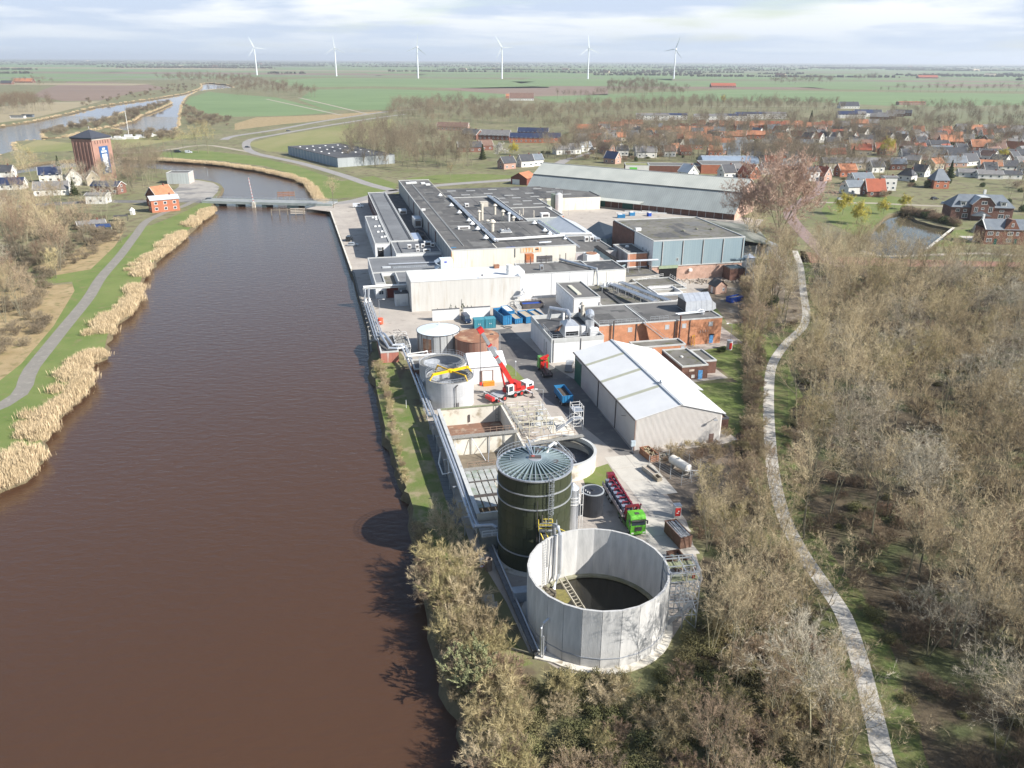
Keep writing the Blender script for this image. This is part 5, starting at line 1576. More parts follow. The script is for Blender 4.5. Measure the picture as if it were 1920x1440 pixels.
part('stair_railing', MB().beam((2.0,-.4,9.1),(3.8,-1.2,8.6),.1).beam((2.0,-.4,8.6),(3.8,-1.2,8.1),.08).beam((.2,-.4,8.0),(1.2,-1.2,6.0),.1).beam((1.0,-.4,8.0),(2.0,-1.2,6.0),.1).beam((2.9,-.8,8.9),(2.9,-.8,7.8),.08).beam((3.8,-1.2,8.6),(3.8,-1.2,7.8),.08), yl, t)
part('leg', MB().box(.1,.25,.9,1.05,0,8.0), steel, t)
part('leg', MB().box(1.8,1.95,.9,1.05,0,8.0), steel, t)
part('footing', MB().box(-.6,2.6,-.6,1.4,.03,.15), concrete, t)
struct('silo_footing_ground', MB().cyl((SX, SY,.02), SR + 1.1,.06,40), pale_concrete)
t = thing('small_steel_silo', 'slim galvanised silo with railing behind the green silo', 'silo',(9.7,110.6,0))
part('body', MB().cyl((0,0,0),1.0,7.6,20), alu, t)
part('cone_roof', MB().cyl((0,0,7.6),1.05,.9,20,.15), steel, t)
for z in (5.0,5.6,6.2):
 part('hoop', MB().ring((0,0, z),1.1,1.18,.07,20), white, t)
part('ladder', MB().beam((1.2,-.9,0),(1.2,-.9,8.2),.1).beam((1.6,-.7,0),(1.6,-.7,8.2),.1).beam((1.2,-.9,3),(1.6,-.7,3),.06).beam((1.2,-.9,5),(1.6,-.7,5),.06).beam((1.2,-.9,7),(1.6,-.7,7),.06), white, t)
t = thing('black_plastic_tank', 'black plastic tank with flat lid beside the long semitrailer', 'tank',(13.4,115.8,0))
part('body', MB().cyl((0,0,0),1.85,4.2,28), black_plastic, t)
part('rim', MB().ring((0,0,4.15),1.72,1.95,.14,28), M('grey_rim',(.35,.37,.38), None,1,.5), t)
part('lid', MB().cyl((0,0,4.2),1.7,.12,28,1.2).cyl((0,0,4.3),.35,.16,14), black_plastic, t)
part('nozzle', MB().cyl((-.9,-.9,4.2),.08,.35,8).cyl((-1.2,-.4,4.2),.08,.35,8).cyl((-.6,-1.2,4.2),.08,.35,8), white, t)
bs = wthing('concrete_basins', 'row of rectangular open concrete basins with stained cream walls', 'basin',0,0)
for u0, u1, v0, v1 in [(-35.3,-22.0,18.5,18.9),(-35.3,-34.95,-22.6,18.5),(-22.4,-22.0,4.9,18.5),(-34.95,-22.0,5.0,5.5),(-34.95,-26.0,-8.2,-7.8),(-34.95,-26.0,-22.6,-22.2),(-22.4,-22.0,-4.5,4.6)]:
 part('wall', box(u0, u1, v0, v1,-.3,4.0), pale_concrete, bs)
brownish = M('rusty_sludge_floor',(.24,.13,.085),(.17,.1,.07),.4,.7, c3=(.42,.36,.28), s3=.5, lo3=.55, hi3=.7)
part('floor', box(-34.9,-22.4,5.6,18.4,.0,.35), brownish, bs)
part('floor', box(-34.9,-22.4,-7.7,4.9,.0,.32), M('dry_mud_floor',(.2,.165,.12),(.12,.1,.075),.5,.95, bump=.5, bscale=3), bs)
part('floor', box(-34.9,-26.2,-22.2,-8.2,.0,.3), MATS['dry_mud_floor'], bs)
part('coping', MB().box(-35.5,-34.8,-22.6,18.9,4.0,4.12), coping_w, bs)
part('coping', MB().box(-34.8,-22.0,18.35,19.0,4.0,4.1), MATS['mossy_planks'], bs)
part('walkway', MB().box(-34.8,-22.0,4.6,5.9,4.0,4.12), M('grating',(.3,.29,.26),(.2,.19,.17),3,.8), bs)
part('railing', railing([(-34.6,5.9,4.12),(-22.2,5.9,4.12)],1.0,1.3), M('brown_rail',(.32,.22,.16), None,2,.8), bs)
part('walkway', MB().box(-34.8,-26.0,-8.4,-7.4,4.0,4.1), MATS['grating'], bs)
part('railing', railing([(-34.0,-7.3,4.1),(-27.0,-7.3,4.1)],1.0,1.2), M('brown_rail',(.32,.22,.16)), bs)
m = MB()
for u in (-34.2,-31.0,-27.6,-24.6):
 m.beam((u,4.8,.2),(u,4.8,4.0),.12)
m.beam((-31.0,4.6,3.8),(-29.0,1.6,.4),.1).beam((-27.6,4.6,3.8),(-28.6,1.0,.4),.1)
part('aeration_pipe', m, steel, bs, kind='stuff')
m = MB()
r9 = random.Random(9)
for k in range(26):
 p = Vector((r9.uniform(-32.5,-25), r9.uniform(-6.5,-1.0), r9.uniform(.3,1.6)))
 q = p + Vector((r9.uniform(-1.6,1.6), r9.uniform(-.8,.8), r9.uniform(-.3,1.6)))
 m.beam(p, q,.09)
part('aerator_frame', m, M('mud_coated_steel',(.25,.21,.15),(.15,.12,.09),3,.9), bs, kind='stuff')
slat = M('weathered_slat',(.42,.42,.39),(.3,.31,.29),.8,.8, c3=(.2,.24,.18), s3=.6)
for c in range(8):
 u = -34.8 + c * 1.12
 for k,(a, b) in enumerate(((-12.2,-8.6),(-16.4,-12.4),(-20.2,-17.0))):
  part('cover_panel', box(u + .08, u + 1.0, a, b,4.02 - .25 * k,4.12 - .25 * k), slat, bs)
part('beam', MB().box(-34.9,-25.8,-12.4,-12.2,3.6,4.05).box(-34.9,-25.8,-16.7,-16.5,3.3,3.9), dark_steel, bs)
part('ladder', MB().beam((-23.4,18.2,.3),(-23.4,18.2,4.9),.07).beam((-22.9,18.2,.3),(-22.9,18.2,4.9),.07).beam((-23.4,18.2,1),(-22.9,18.2,1),.05).beam((-23.4,18.2,2),(-22.9,18.2,2),.05).beam((-23.4,18.2,3),(-22.9,18.2,3),.05), dark_steel, bs)
part('inlet_slot', box(-29.1,-28.8,18.3,18.48,.8,2.4), dark_steel, bs)
pw = wthing('sluice_pipework', 'tangle of pale steel sluice frames and walkways beside the basins', 'sluice frame',-21.5,6.0)
pale_steel = M('sand_coloured_steel',(.52,.48,.38),(.4,.37,.28),1.5,.7)
m = MB()
for v in (2.0,4.6,7.0,9.4,12.0):
 m.beam((.2, v,3.4),(7.6, v,3.2),.18)
 m.beam((.2, v,4.4),(7.6, v,4.2),.09)
for u in (.3,2.6,5.0,7.5):
 for v in (2.0,7.0,12.0):
  m.beam((u, v,0),(u, v,4.5),.14)
for u in (1.0,3.8,6.2):
 m.beam((u,2.0,3.6),(u,12.0,3.6),.16)
part('frame', m, pale_steel, pw)
m = MB()
for k in range(40):
 p = Vector((r9.uniform(.2,7.4), r9.uniform(1.5,12), r9.uniform(1.5,3.9)))
 q = p + (Vector((r9.uniform(.6,2.4),0,0)) if k % 2 else Vector((0, r9.uniform(-1.5,1.5), r9.uniform(-.8,.8))))
 m.tube([p, q],.07,5)
part('pipe_bundle', m, steel, pw, kind='stuff')
part('railing', railing([(.2,12.2,3.4),(7.5,12.2,3.2),(7.5,2,3.2),(3,2,3.2)],1.0,1.2), white, pw)
part('valve_house', MB().box(6.0,7.2,8.5,10.0,0,3.0), MATS['light_grey_unit'], pw)
part('pit_wall', MB().box(1.6,5.2,-2.2,-1.9,0,2.0).box(1.6,1.9,-1.9,.8,0,2.0).box(4.9,5.2,-1.9,.8,0,2.0), pale_concrete, pw)
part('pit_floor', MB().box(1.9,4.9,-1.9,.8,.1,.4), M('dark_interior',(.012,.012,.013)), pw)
part('concrete_apron', MB().box(8.0,12.5,-1.0,12.5,.02,.1), pale_concrete, pw)
part('walkway', MB().beam((.6,0,4.0),(-.1,12.2,4.0),.7,.12), MATS['grating'], pw)
cl = wthing('round_clarifier', 'low round concrete clarifier with cream wall behind the green silo', 'basin',-15.6,-2.6)
part('wall', MB().ring((0,0,0),6.1,6.5,3.2,56), pale_concrete, cl)
part('rim', MB().ring((0,0,3.2),6.05,6.6,.12,56), coping_w, cl)
part('overflow_gutter', MB().ring((0,0,2.4),5.2,6.05,.12,56), M('dirty_gutter',(.15,.14,.12), None,1,.9), cl)
part('floor', MB().cyl((0,0,.05),6.1,.8,48), M('blue_grey_sludge',(.085,.09,.11),(.16,.15,.14),1.0,.5, c3=(.35,.35,.37), s3=5, lo3=.62, hi3=.7), cl)
part('scraper_bridge', MB().beam((-6.5,2.5,3.7),(5.6,4.0,3.7),1.0,.15), MATS['grating'], cl)
part('railing', railing([(-5.4,3.3,3.8),(4.0,4.4,3.8)],1.0,1.4), M('brown_rail',(.32,.22,.16)), cl)
part('arm', MB().beam((0,3,3.6),(2.6,-1.6,1.0),.18), steel, cl)
t = wthing('scaffold_tower', 'small bright scaffold tower with stair at the edge of the asphalt lane', 'scaffold',-8.8,11.0)
m = MB()
for x in (0,2.0):
 for y in (0,1.4,2.8):
  m.beam((x, y,0),(x, y,5.4),.07)
for z in (1.0,2.6,4.2,5.2):
 for y in (0,1.4,2.8):
  m.beam((0, y, z),(2, y, z),.06)
 for x in (0,2.0):
  m.beam((x,0, z),(x,2.8, z),.06)
m.beam((0,0,1),(2,0,2.6),.05).beam((2,0,2.6),(0,0,4.2),.05).beam((2,0,0),(2,2.8,2.6),.05)
part('frame', m, white, t)
part('deck', MB().box(0,2,0,2.8,4.2,4.28).box(0,2,0,1.4,2.5,2.58), steel, t)
part('stair_flight', MB().beam((-3.4,.7,.1),(0,.7,2.4),.9,.1), white, t)
part('railing', MB().beam((-3.4,.2,1.1),(0,.2,3.4),.07).beam((-3.4,1.2,1.1),(0,1.2,3.4),.07).beam((-1.7,.2,1.2),(-1.7,.2,2.3),.06), white, t)
t = wthing('white_topped_tank', 'grey riveted tank with pale blue white domed roof', 'tank',-28.1,66.6)
tw = M_panel('old_tank_shell',(.4,.41,.41),(.32,.32,.31),1.2,.6,3,.6, stainc=(.33,.17,.1), width=.05)
part('shell', MB().cyl((0,0,0),5.5,5.3,48), tw, t)
part('roof', MB().cyl((0,0,5.3),5.62,.7,48,.4), M('pale_blue_roof',(.62,.68,.72),(.56,.62,.66),.2,.5), t)
part('rim', MB().ring((0,0,5.2),5.5,5.66,.12,48), dark_steel, t)
for k in range(9):
 a = -2.9 + k * .32
 part('stiffener', MB().beam((5.56 * math.cos(a),5.56 * math.sin(a),0),(5.56 * math.cos(a),5.56 * math.sin(a),5.2),.09), dark_steel, t)
part('rusty_plate', MB().ring((0,0,.1),5.5,5.54,4.2,4,-2.5,-2.05), rust, t)
part('vent', MB().cyl((.6,2.6,5.6),.2,.6,8), white, t)
t = wthing('rusty_tank', 'rust brown tank with nearly flat rusted roof', 'tank',-19.0,61.3)
rs_ = M_panel('rusty_tank_shell',(.25,.12,.085),(.36,.23,.17),1.3,.75,3,.85, stainc=(.5,.4,.32), width=.03)
part('shell', MB().cyl((0,0,0),5.6,4.7,48), rs_, t)
part('roof', MB().cyl((0,0,4.7),5.7,.45,48,.3), rust_roof, t)
part('manhole', MB().box(3.4,4.3,-.6,.0,4.8,5.0), dark_steel, t)
part('ladder', MB().beam((5.9,-1.0,0),(5.9,-1.0,5.2),.08).beam((5.9,-.5,0),(5.9,-.5,5.2),.08), steel, t)
st_shell = M_panel('bright_tank_shell',(.5,.5,.5),(.42,.42,.42),1.6,.8,2,.5, width=.02, metal=.15)
inner_blue = M('tank_inner_grey',(.36,.38,.41),(.28,.3,.33),1,.5)
for u, v, r_, h_, l_ in [(-30.8,31.3,5.2,6.3, 'open topped steel tank carrying the yellow lifting spider'),(-30.8,41.2,5.4,6.0, 'second open steel tank with white floating cover behind the spider tank')]:
 t = wthing('open_steel_tank', l_, 'tank', u, v,0,0, 'open steel tanks')
 part('shell', MB().ring((0,0,0), r_ - .08, r_, h_,48), st_shell, t)
 part('inner_wall', MB().ring((0,0,.5), r_ - .16, r_ - .09, h_ - .6,48), inner_blue, t)
 part('floating_cover', MB().cyl((0,0,3.4), r_ - .3,.15,40), inner_blue, t)
 part('cover_sheet', MB().cyl((-1.6,-1.0,3.56),2.3,.5,20,1.8), white, t)
 part('walkway', MB().ring((0,0, h_ - .25), r_ - 1.0, r_ - .12,.1,48), MATS['grating'], t)
 rl = [((r_ + .02) * math.cos(2 * math.pi * k / 40),(r_ + .02) * math.sin(2 * math.pi * k / 40), h_) for k in range(41)]
 part('railing', railing(rl,1.0,1.0,.02), steel, t)
 rl = [((r_ - 1.0) * math.cos(2 * math.pi * k / 40),(r_ - 1.0) * math.sin(2 * math.pi * k / 40), h_ - .2) for k in range(41)]
 part('inner_railing', railing(rl,.9,1.2,.02), steel, t)
 if v < 35:
  part('downpipe', MB().tube([(.9,-r_ - .15, h_ - .2),(.4,-r_ - .25, h_ - .6),(.4,-r_ - .25,1.0),(.0,-r_ - .6,.2)],.12,8).tube([(.9,-r_ - .15,.3),(.9,-r_ - .15,2.0)],.1,8), dark_steel, t)
t = wthing('yellow_lifting_spider', 'bright yellow four armed lifting spider on top of the open steel tank', 'lifting beam',-30.6,31.2,6.4)
for a, l2 in ((.35,5.2),(3.5,5.2),(-.95,5.0),(2.1,5.2)):
 c, s_ = (math.cos(a), math.sin(a))
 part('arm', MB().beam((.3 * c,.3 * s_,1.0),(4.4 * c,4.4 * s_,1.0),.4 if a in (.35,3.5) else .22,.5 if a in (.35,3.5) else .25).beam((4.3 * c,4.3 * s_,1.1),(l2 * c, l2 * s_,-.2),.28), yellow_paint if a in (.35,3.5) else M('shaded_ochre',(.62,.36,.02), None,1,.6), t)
part('hub', MB().cyl((0,0,.7),.6,.6,12), yellow_paint, t)
t = wthing('white_gabled_shed', 'small white sheet clad shed with sliding door next to the open tanks', 'shed',-24.6,40.4)
m = MB().extrude([(0,0),(8.6,0),(8.6,4.2),(4.6,6.0),(0,4.2)],0,0,8.4)
part('wall', m, M_panel('white_sheet_wall',(.68,.68,.67),(.6,.6,.6),.35,.75,0,.6, width=.12), t)
part('roof', MB().add([(-.2,-.3,4.2),(8.6,-.3,4.2),(8.6,4.6,6.15),(-.2,4.6,6.15)],[(0,1,2,3)]).add([(-.2,4.6,6.15),(8.6,4.6,6.15),(8.6,9.0,4.2),(-.2,9.0,4.2)],[(0,1,2,3)]), wroof, t)
part('door_frame', box(2.3,5.4,-.12,-.01,0,3.2), M('brown_door',(.2,.13,.11)), t)
part('sliding_door', box(2.8,5.1,-.18,-.13,0,3.1), white, t)
part('roof_fan', box(5.4,7.4,5.0,6.6,5.8,6.5), steel, t)
boxunit('orange_trough', 'orange steel trough lying before the white gabled shed', 'trough',-21.9,38.4,.02,2.6,1.0,.9, orange_paint, False)
t = wthing('flat_pump_house', 'low flat roofed pump house wrapped in white pipes', 'pump house',-37.0,44.6)
flat(t,0,6.2,0,6.4,3.4,(brick_brown,) * 4, roof_felt_light, coping_w)
part('wrap_pipe', MB().tube([(-.8,8.5,3.0),(-.6,7.2,4.0),(5.8,7.0,4.0),(6.6,6.9,3.8),(6.8,6.0,2.0)],.28,10), white, t)
part('wrap_pipe', MB().tube([(-.6,7.0,3.0),(-.6,8.2,4.2),(3.4,8.3,4.4),(4.2,8.8,4.4),(4.4,8.8,3.0)],.14,8), white, t)
part('roof_cap', MB().cyl((3.0,3.4,3.1),.25,.3,10), white, t)
for a, c_ in ((.9,-4.2),(2.6,-4.9)):
 part('buffer_vessel', MB().cyl((a + 1.2, c_ + 1.0,0),.9,2.6,16).dome((a + 1.2, c_ + 1.0,2.6),.9,.4,16,3), M('blue_grey_vessel',(.16,.2,.25), None,1,.5), t)
part('wrap_pipe', MB().tube([(1.2,-6.0,.4),(1.2,-6.0,2.6),(3.8,-3.4,3.0)],.2,8).tube([(4.6,-6.8,.4),(4.6,-6.8,3.0)],.2,8), white, t)
t = wthing('red_pump_building', 'small red clad pump building on the quay with pipe deck on top', 'pump house',-43.6,59.0)
flat(t,0,4.4,0,12.5,3.0,(M_panel('salmon_sheet',(.42,.17,.12),(.34,.13,.1),.7,.7,0,.8, stainc=(.5,.42,.38), width=.06), rust, rust, M_panel('rust_sheet_side',(.3,.13,.1),(.22,.1,.08),.8,.7,1,.8, stainc=(.6,.5,.45))), roof_felt, coping_w)
part('roof_pipe', MB().tube([(.6,16,2.6),(.9,10,4.2),(1.6,4,4.0),(2.2,1.2,3.4),(4.2,.8,3.3),(6.2,1.6,3.3)],.32,10), alu, t)
part('roof_pipe', MB().tube([(1.6,16,2.6),(1.9,10.4,4.2),(2.8,5.0,4.0),(3.3,2.6,3.6),(6.2,3.0,3.5)],.3,10), alu, t)
m = MB()
for k in range(34):
 p = Vector((r9.uniform(2.8,6.6), r9.uniform(3,12), r9.uniform(3.2,4.6)))
 m.tube([p, p + Vector((r9.uniform(-1.2,1.2), r9.uniform(-1.2,1.2), r9.uniform(-.5,.8)))],.07,5)
part('valve_gear', m, dark_steel, t, kind='stuff')
part('pipe_deck', MB().box(4.5,7.4,3.5,12.0,2.6,2.75), MATS['grating'], t)
part('railing', railing([(4.5,1.0,2.8),(7.6,1.2,2.8),(7.6,12,2.8),(4.5,12,2.8)],1.1,1.2), white, t)
part('leg', MB().beam((7.4,1.2,-.2),(7.4,1.2,2.8),.16), white, t)
part('leg', MB().beam((6.0,1.2,-.2),(6.0,1.2,2.8),.16), white, t)
t = wthing('pipe_portal', 'white pipe bridge spanning the quay road on a tall frame', 'pipe bridge',-44.0,112.5)
part('post', MB().box(-.3,.3,-.3,.3,-1.5,5.2), steel, t)
part('post', MB().box(.9,1.4,-.2,.3,-.5,5.2), steel, t)
part('beam', MB().box(-.5,14.0,-.5,-.2,4.7,5.0).box(-.5,14.0,.6,.9,4.7,5.0), coping_w, t)
for y, z, r_ in ((-.1,5.3,.2),(.4,5.35,.26)):
 part('pipe', MB().tube([(-.3, y, z),(14.0, y, z)], r_,8), white, t)
part('cable_tray', MB().box(-.2,14,-.1,.5,4.75,4.95), M('rust_brown_tray',(.2,.14,.11), None,2,.8), t)
t = wthing('quay_pipe_bundle', 'bundle of parallel silver pipes running along the quay edge', 'pipeline',0,0)
for k,(du, z, r_) in enumerate([(0,.7,.2),(.55,1.0,.24),(1.15,1.0,.16),(1.7,1.2,.22),(2.2,.9,.14)]):
 a, b = (Wd(-44.4 + du,110,0), Wd(-43.6 + du * 1.0,74,0))
 pts = [(-44.4 + du,111.5, z + (4.0 if k in (1,3) else 0)),(-44.4 + du,110, z),(-43.7 + du,76, z),(-43.2 + du,70, z + 1.2)]
 part('pipe', MB().tube(pts, r_,8), alu, t)
m = MB()
for v in range(76,111,4):
 m.box(-45,-41.6, v, v + .25,-.2,.5)
part('support', m, concrete, t)
t = wthing('river_side_pipeline', 'twin silver pipeline on supports following the river side of the basins', 'pipeline',0,0)
for k,(du, z) in enumerate([(0,2.1),(.7,2.3),(1.25,1.9)]):
 part('pipe', MB().tube([(-38.2 + du,62, z + 1.2),(-37.6 + du,54, z),(-37.0 + du,20, z),(-36.6 + du * .7,16, z + 1.8),(-36.4 + du * .7,-8, z + 1.6),(-36.3 + du * .7,-22, z + 1.0),(-36.2 + du * .7,-25.0, z + .8)],.2 if k else .26,8), alu, t)
part('pipe', MB().tube([(-36.2,-24.6,3.2),(-33.4,-25.0,3.2),(-32.9,-25.4,3.0),(-32.8,-26.0,.6)],.26,10), alu, t)
part('pipe', MB().tube([(-35.5,-24.9,2.6),(-33.9,-25.2,2.6),(-33.6,-26.0,.6)],.2,10), alu, t)
m = MB()
for v in list(range(18,56,5)) + list(range(-22,16,5)):
 m.beam((-37.2, v,-.2),(-37.2, v,2.0 if v > 17 else 3.3),.15).beam((-35.8, v,-.2),(-35.8, v,2.0 if v > 17 else 3.3),.12).beam((-37.4, v,1.9 if v > 17 else 3.3),(-35.5, v,1.9 if v > 17 else 3.3),.15)
part('support', m, steel, t)
part('u_bend', MB().tube([(-37.4,2.0,3.0),(-37.9,1.0,1.2),(-37.8,-3.0,1.0),(-36.6,-3.2,1.2),(-36.5,-1.0,3.2)],.14,8), white, t)
t = wthing('low_outlet_pipeline', 'silver pipe on a cable duct running down to the open concrete tank foot', 'pipeline',0,0)
A, B_ = (UV(914,1000,1.0), UV(1012,1222,.6))
part('pipe', MB().tube([(A[0], A[1],1.1),(B_[0] - .2, B_[1],.9),(B_[0] + .5, B_[1] - .2,.4),(B_[0] + .9, B_[1] + .4,.9)],.14,8), alu, t)
part('cable_duct', MB().beam((A[0] - .4, A[1] - 1.0,.6),(B_[0] - .5, B_[1] + .5,.45),.7,.3), M('duct_dark_grey',(.13,.14,.15),(.2,.2,.2),2,.7), t)
m = MB()
for k in range(10):
 f = k / 9
 m.box(A[0] + (B_[0] - A[0]) * f - .7, A[0] + (B_[0] - A[0]) * f + .2, A[1] + (B_[1] - A[1]) * f - .1, A[1] + (B_[1] - A[1]) * f + .1,0,.5)
part('support', m, concrete, t)
t = wthing('basin_front_chamber', 'grey concrete chamber with pipes at the front end of the basins', 'valve chamber',-35.4,-27.2)
part('body', MB().box(0,6.6,0,4.2,0,2.6), M('greenish_concrete',(.2,.22,.2),(.14,.15,.14),.6,.9), t)
part('cover', MB().box(-.1,6.7,-.1,4.3,2.6,2.75), concrete, t)
part('railing', railing([(0,0,2.7),(3.0,0,2.7),(3.0,2,2.7)],1.0,1.2), white, t)
t = thing('grey_control_cabinet', 'light grey electric cabinet between open concrete tank and pipeline', 'cabinet', G(964,1132), R(10))
part('casing', MB().box(0,2.0,0,1.3,.1,1.7), M('cabinet_grey',(.42,.46,.5), None,1,.5), t)
part('roof', MB().box(-.1,2.1,-.1,1.4,1.7,1.8), M('cabinet_grey',(.42,.46,.5)), t)
t = thing('culvert_pipe', 'upright brown concrete sewer pipe standing in the grass', 'concrete pipe', G(916,1068))
part('wall', MB().ring((0,0,0),.42,.55,1.9,20), M('brown_concrete',(.22,.17,.14),(.3,.25,.2),1,.9), t)
t = thing('water_sign', 'round no-swimming style sign above a white board on a post by the river', 'sign', G(903,1062))
part('post', MB().beam((0,0,0),(0,0,2.4),.07), steel, t)
part('disc', MB().ring((0,0,0),.0,.3,.03,20), M('sign_white',(.8,.8,.8), None,1,.5), t)
t.children[-1].rotation_euler = (R(90),0,0)
t.children[-1].location = (0,-.05,2.1)
part('disc_border', MB().ring((0,0,0),.28,.38,.035,20), red_paint, t)
t.children[-1].rotation_euler = (R(90),0,0)
t.children[-1].location = (0,-.05,2.1)
part('board', MB().box(-.4,.35,-.08,-.04,.9,1.5), white, t)
t = thing('kerb_of_stacked_slabs', 'pair of flat concrete slabs lying in grass by the cable duct', 'slab pair', G(915,1130), R(5))
part('slab', box(-.9,.9,0,1.6,0,.2), concrete, t)
part('slab', box(-.4,1.3,-1.4,-.1,0,.2), concrete, t)
t = thing('concrete_edge_beam', 'broken concrete edge beam in front of the open concrete tank', 'kerb', G(1010,1232), R(-17))
part('beam', MB().box(-.4,3.2,-.6,.4,-.3,.25), pale_concrete, t)
part('beam', MB().box(-4.4,-.5,.1,.5,-.3,.15), M('mossy_concrete',(.24,.22,.15), None,1,.9), t)
for a, b, l_ in ((882,1085 - 5, 'first white marker post on the grass bank'),(761,762, 'white marker post with lamp on the upper grass bank')):
 pass
for x, y, l_ in [(762,765, 'thin white post on the grass bank level with the open steel tank'),(828,973, 'thin white post on the grass bank level with the paved walk')]:
 t = thing('marker_post', l_, 'post', G(x, y))
 part('pole', MB().beam((0,0,0),(0,0,1.7),.09), white, t)
 part('top', MB().box(-.08,.08,-.08,.08,1.7,1.9), steel, t)
t = thing('quay_wall', 'concrete quay wall with timber rubbing beam along the factory yard', 'quay wall',(0,0,0))
m = MB()
m2 = MB()
for a, b in zip(quay_line[:-1], quay_line[1:]):
 d = (Vector(b) - Vector(a)).normalized()
 n_ = Vector((-d.y, d.x)) if d.x > 0 else Vector((d.y,-d.x))
 o = Vector((-.15,0))
 m.beam((a[0] - .1, a[1],-.85),(b[0] - .1, b[1],-.85),.5,2.1)
 m2.beam((a[0] - .5, a[1],-.7),(b[0] - .5, b[1],-.7),.3,.35)
part('wall', m, M('quay_concrete',(.17,.17,.15),(.11,.11,.1),.5,.9), t)
part('fender_beam', m2, M('dark_timber',(.06,.055,.05),(.1,.09,.08),1,.9), t)
for k in range(16):
 f = (k + .5) / 16
 a, b = (quay_line[0], quay_line[2])
 part('coping_stone', MB().beam((a[0] + (b[0] - a[0]) * (f - .03), a[1] + (b[1] - a[1]) * (f - .03),.28),(a[0] + (b[0] - a[0]) * (f + .03), a[1] + (b[1] - a[1]) * (f + .03),.28),.6,.24), pale_concrete, t)

def wheel(parent, x, y, r_, w_, rimmat=steel, side=1):
 m = MB()
 n = 18
 vs = []
 for yy in (y - w_ / 2, y + w_ / 2):
  for k in range(n):
   a = 2 * math.pi * k / n
   vs.append((x + r_ * math.cos(a), yy, r_ + r_ * math.sin(a)))
 fs = [(k,(k + 1) % n, n + (k + 1) % n, n + k) for k in range(n)] + [tuple(range(n - 1,-1,-1)), tuple(range(n,2 * n))]
 m.add(vs, fs)
 o = part('wheel', m, rubber, parent)
 m = MB()
 vs = []
 for yy in (y - w_ / 2 - .02, y + w_ / 2 + .02):
  for k in range(12):
   a = 2 * math.pi * k / 12
   vs.append((x + r_ * .55 * math.cos(a), yy, r_ + r_ * .55 * math.sin(a)))
 fs = [(k,(k + 1) % 12,12 + (k + 1) % 12,12 + k) for k in range(12)] + [tuple(range(11,-1,-1)), tuple(range(12,24))]
 m.add(vs, fs)
 part('rim', m, rimmat, o)
 return o
car_paints = {'silver': M('silver_car_paint',(.45,.47,.49), None,1,.3,.4), 'black': M('black_car_paint',(.02,.022,.025), None,1,.25, spec=.6), 'white': M('white_car_paint',(.75,.76,.77), None,1,.3, spec=.5), 'navy': M('navy_car_paint',(.02,.035,.07), None,1,.28, spec=.6)}

def car(label, loc, rot, col, van=False, cat='car', group=None):
 t = thing('parked_van' if van else 'parked_car', label, cat, loc, rot, group)
 L_, w_, h_ = (5.2,1.9,2.1) if van else (4.3,1.75,1.45)
 p = car_paints[col]
 if van:
  prof = [(-L_ / 2,.35),(L_ / 2,.35),(L_ / 2,1.0),(L_ / 2 - .9,1.25),(L_ / 2 - 1.6, h_),(-L_ / 2, h_)]
 else:
  prof = [(-L_ / 2,.3),(L_ / 2,.3),(L_ / 2,.7),(L_ / 2 - 1.0,.9),(L_ / 2 - 1.75, h_),(-L_ / 2 + .7, h_),(-L_ / 2 + .1,.95)]
 vs = [(x,-w_ / 2, z) for x, z in prof] + [(x, w_ / 2, z) for x, z in prof]
 n = len(prof)
 for i,(x, z) in enumerate(prof):
  if z > 1.2:
   vs[i] = (x,-w_ / 2 + .16, z)
   vs[n + i] = (x, w_ / 2 - .16, z)
 part('body', MB().add(vs,[(i,(i + 1) % n, n + (i + 1) % n, n + i) for i in range(n)] + [tuple(range(n - 1,-1,-1)), tuple(range(n,2 * n))]), p, t)
 ws = MB()
 if van:
  a, b = ((L_ / 2 - .93,1.3),(L_ / 2 - 1.55, h_ - .08))
 else:
  a, b = ((L_ / 2 - 1.02,.95),(L_ / 2 - 1.72, h_ - .05))
 ws.add([(a[0] + .03,-w_ / 2 + .14, a[1]),(a[0] + .03, w_ / 2 - .14, a[1]),(b[0] + .03, w_ / 2 - .22, b[1]),(b[0] + .03,-w_ / 2 + .22, b[1])],[(0,1,2,3)])
 part('windscreen', ws, glass_dark, t)
 sg = MB()
 x0, x1 = (b[0] - (1.2 if van else 2.2), b[0])
 for s_ in (-1,1):
  sg.box(x0, x1 - .1, s_ * (w_ / 2 - .08) - .03, s_ * (w_ / 2 - .08) + .03,1.3 if van else .98, h_ - .15)
 part('side_window', sg, glass_dark, t)
 for x in (-L_ / 2 + .8, L_ / 2 - .85):
  for y in (-w_ / 2 + .1, w_ / 2 - .1):
   wheel(t, x, y,.33,.22)
 for y in (-w_ / 2 + .25, w_ / 2 - .45):
  part('headlight', box(L_ / 2 - .02, L_ / 2 + .03, y, y + .25,.6,.75), white, t)
 return t
car('dark van parked between the left yard wall and the teal container', G(874,603), R(-72), 'navy', True, 'van')
car('light silver van with open back against the shaded warehouse gate', G(1068,692), R(80), 'silver', True, 'van')
car('silver car parked sideways by the quay under the office range', G(662,461), R(4), 'silver')
car('dark car parked by the quay in front of the silver one', G(655,451), R(88), 'black', True, 'van')
car('white delivery vehicle at the far yard gate beside the hall corner', G(672,389), R(0), 'white', True, 'van')
car('dark car driving on to the bridge from the quay square', G(393,376), R(2), 'black')
car('white camper van parked beside the road north of the river', G(354,287), R(3), 'white', True, 'van')
car('dark van parked left of the white camper van', G(333,286), R(3), 'black', True, 'van')
car('dark car on the bend of the road north of the river', G(464,277), R(20), 'black')
car('dark car on the straight road beside the green field', G(541,246), R(40), 'black')
car('white car on the side street by the park lawn', G(1577,375), R(10), 'white')
car('white car standing in the street by the corner shop', G(1607,343), R(30), 'white')
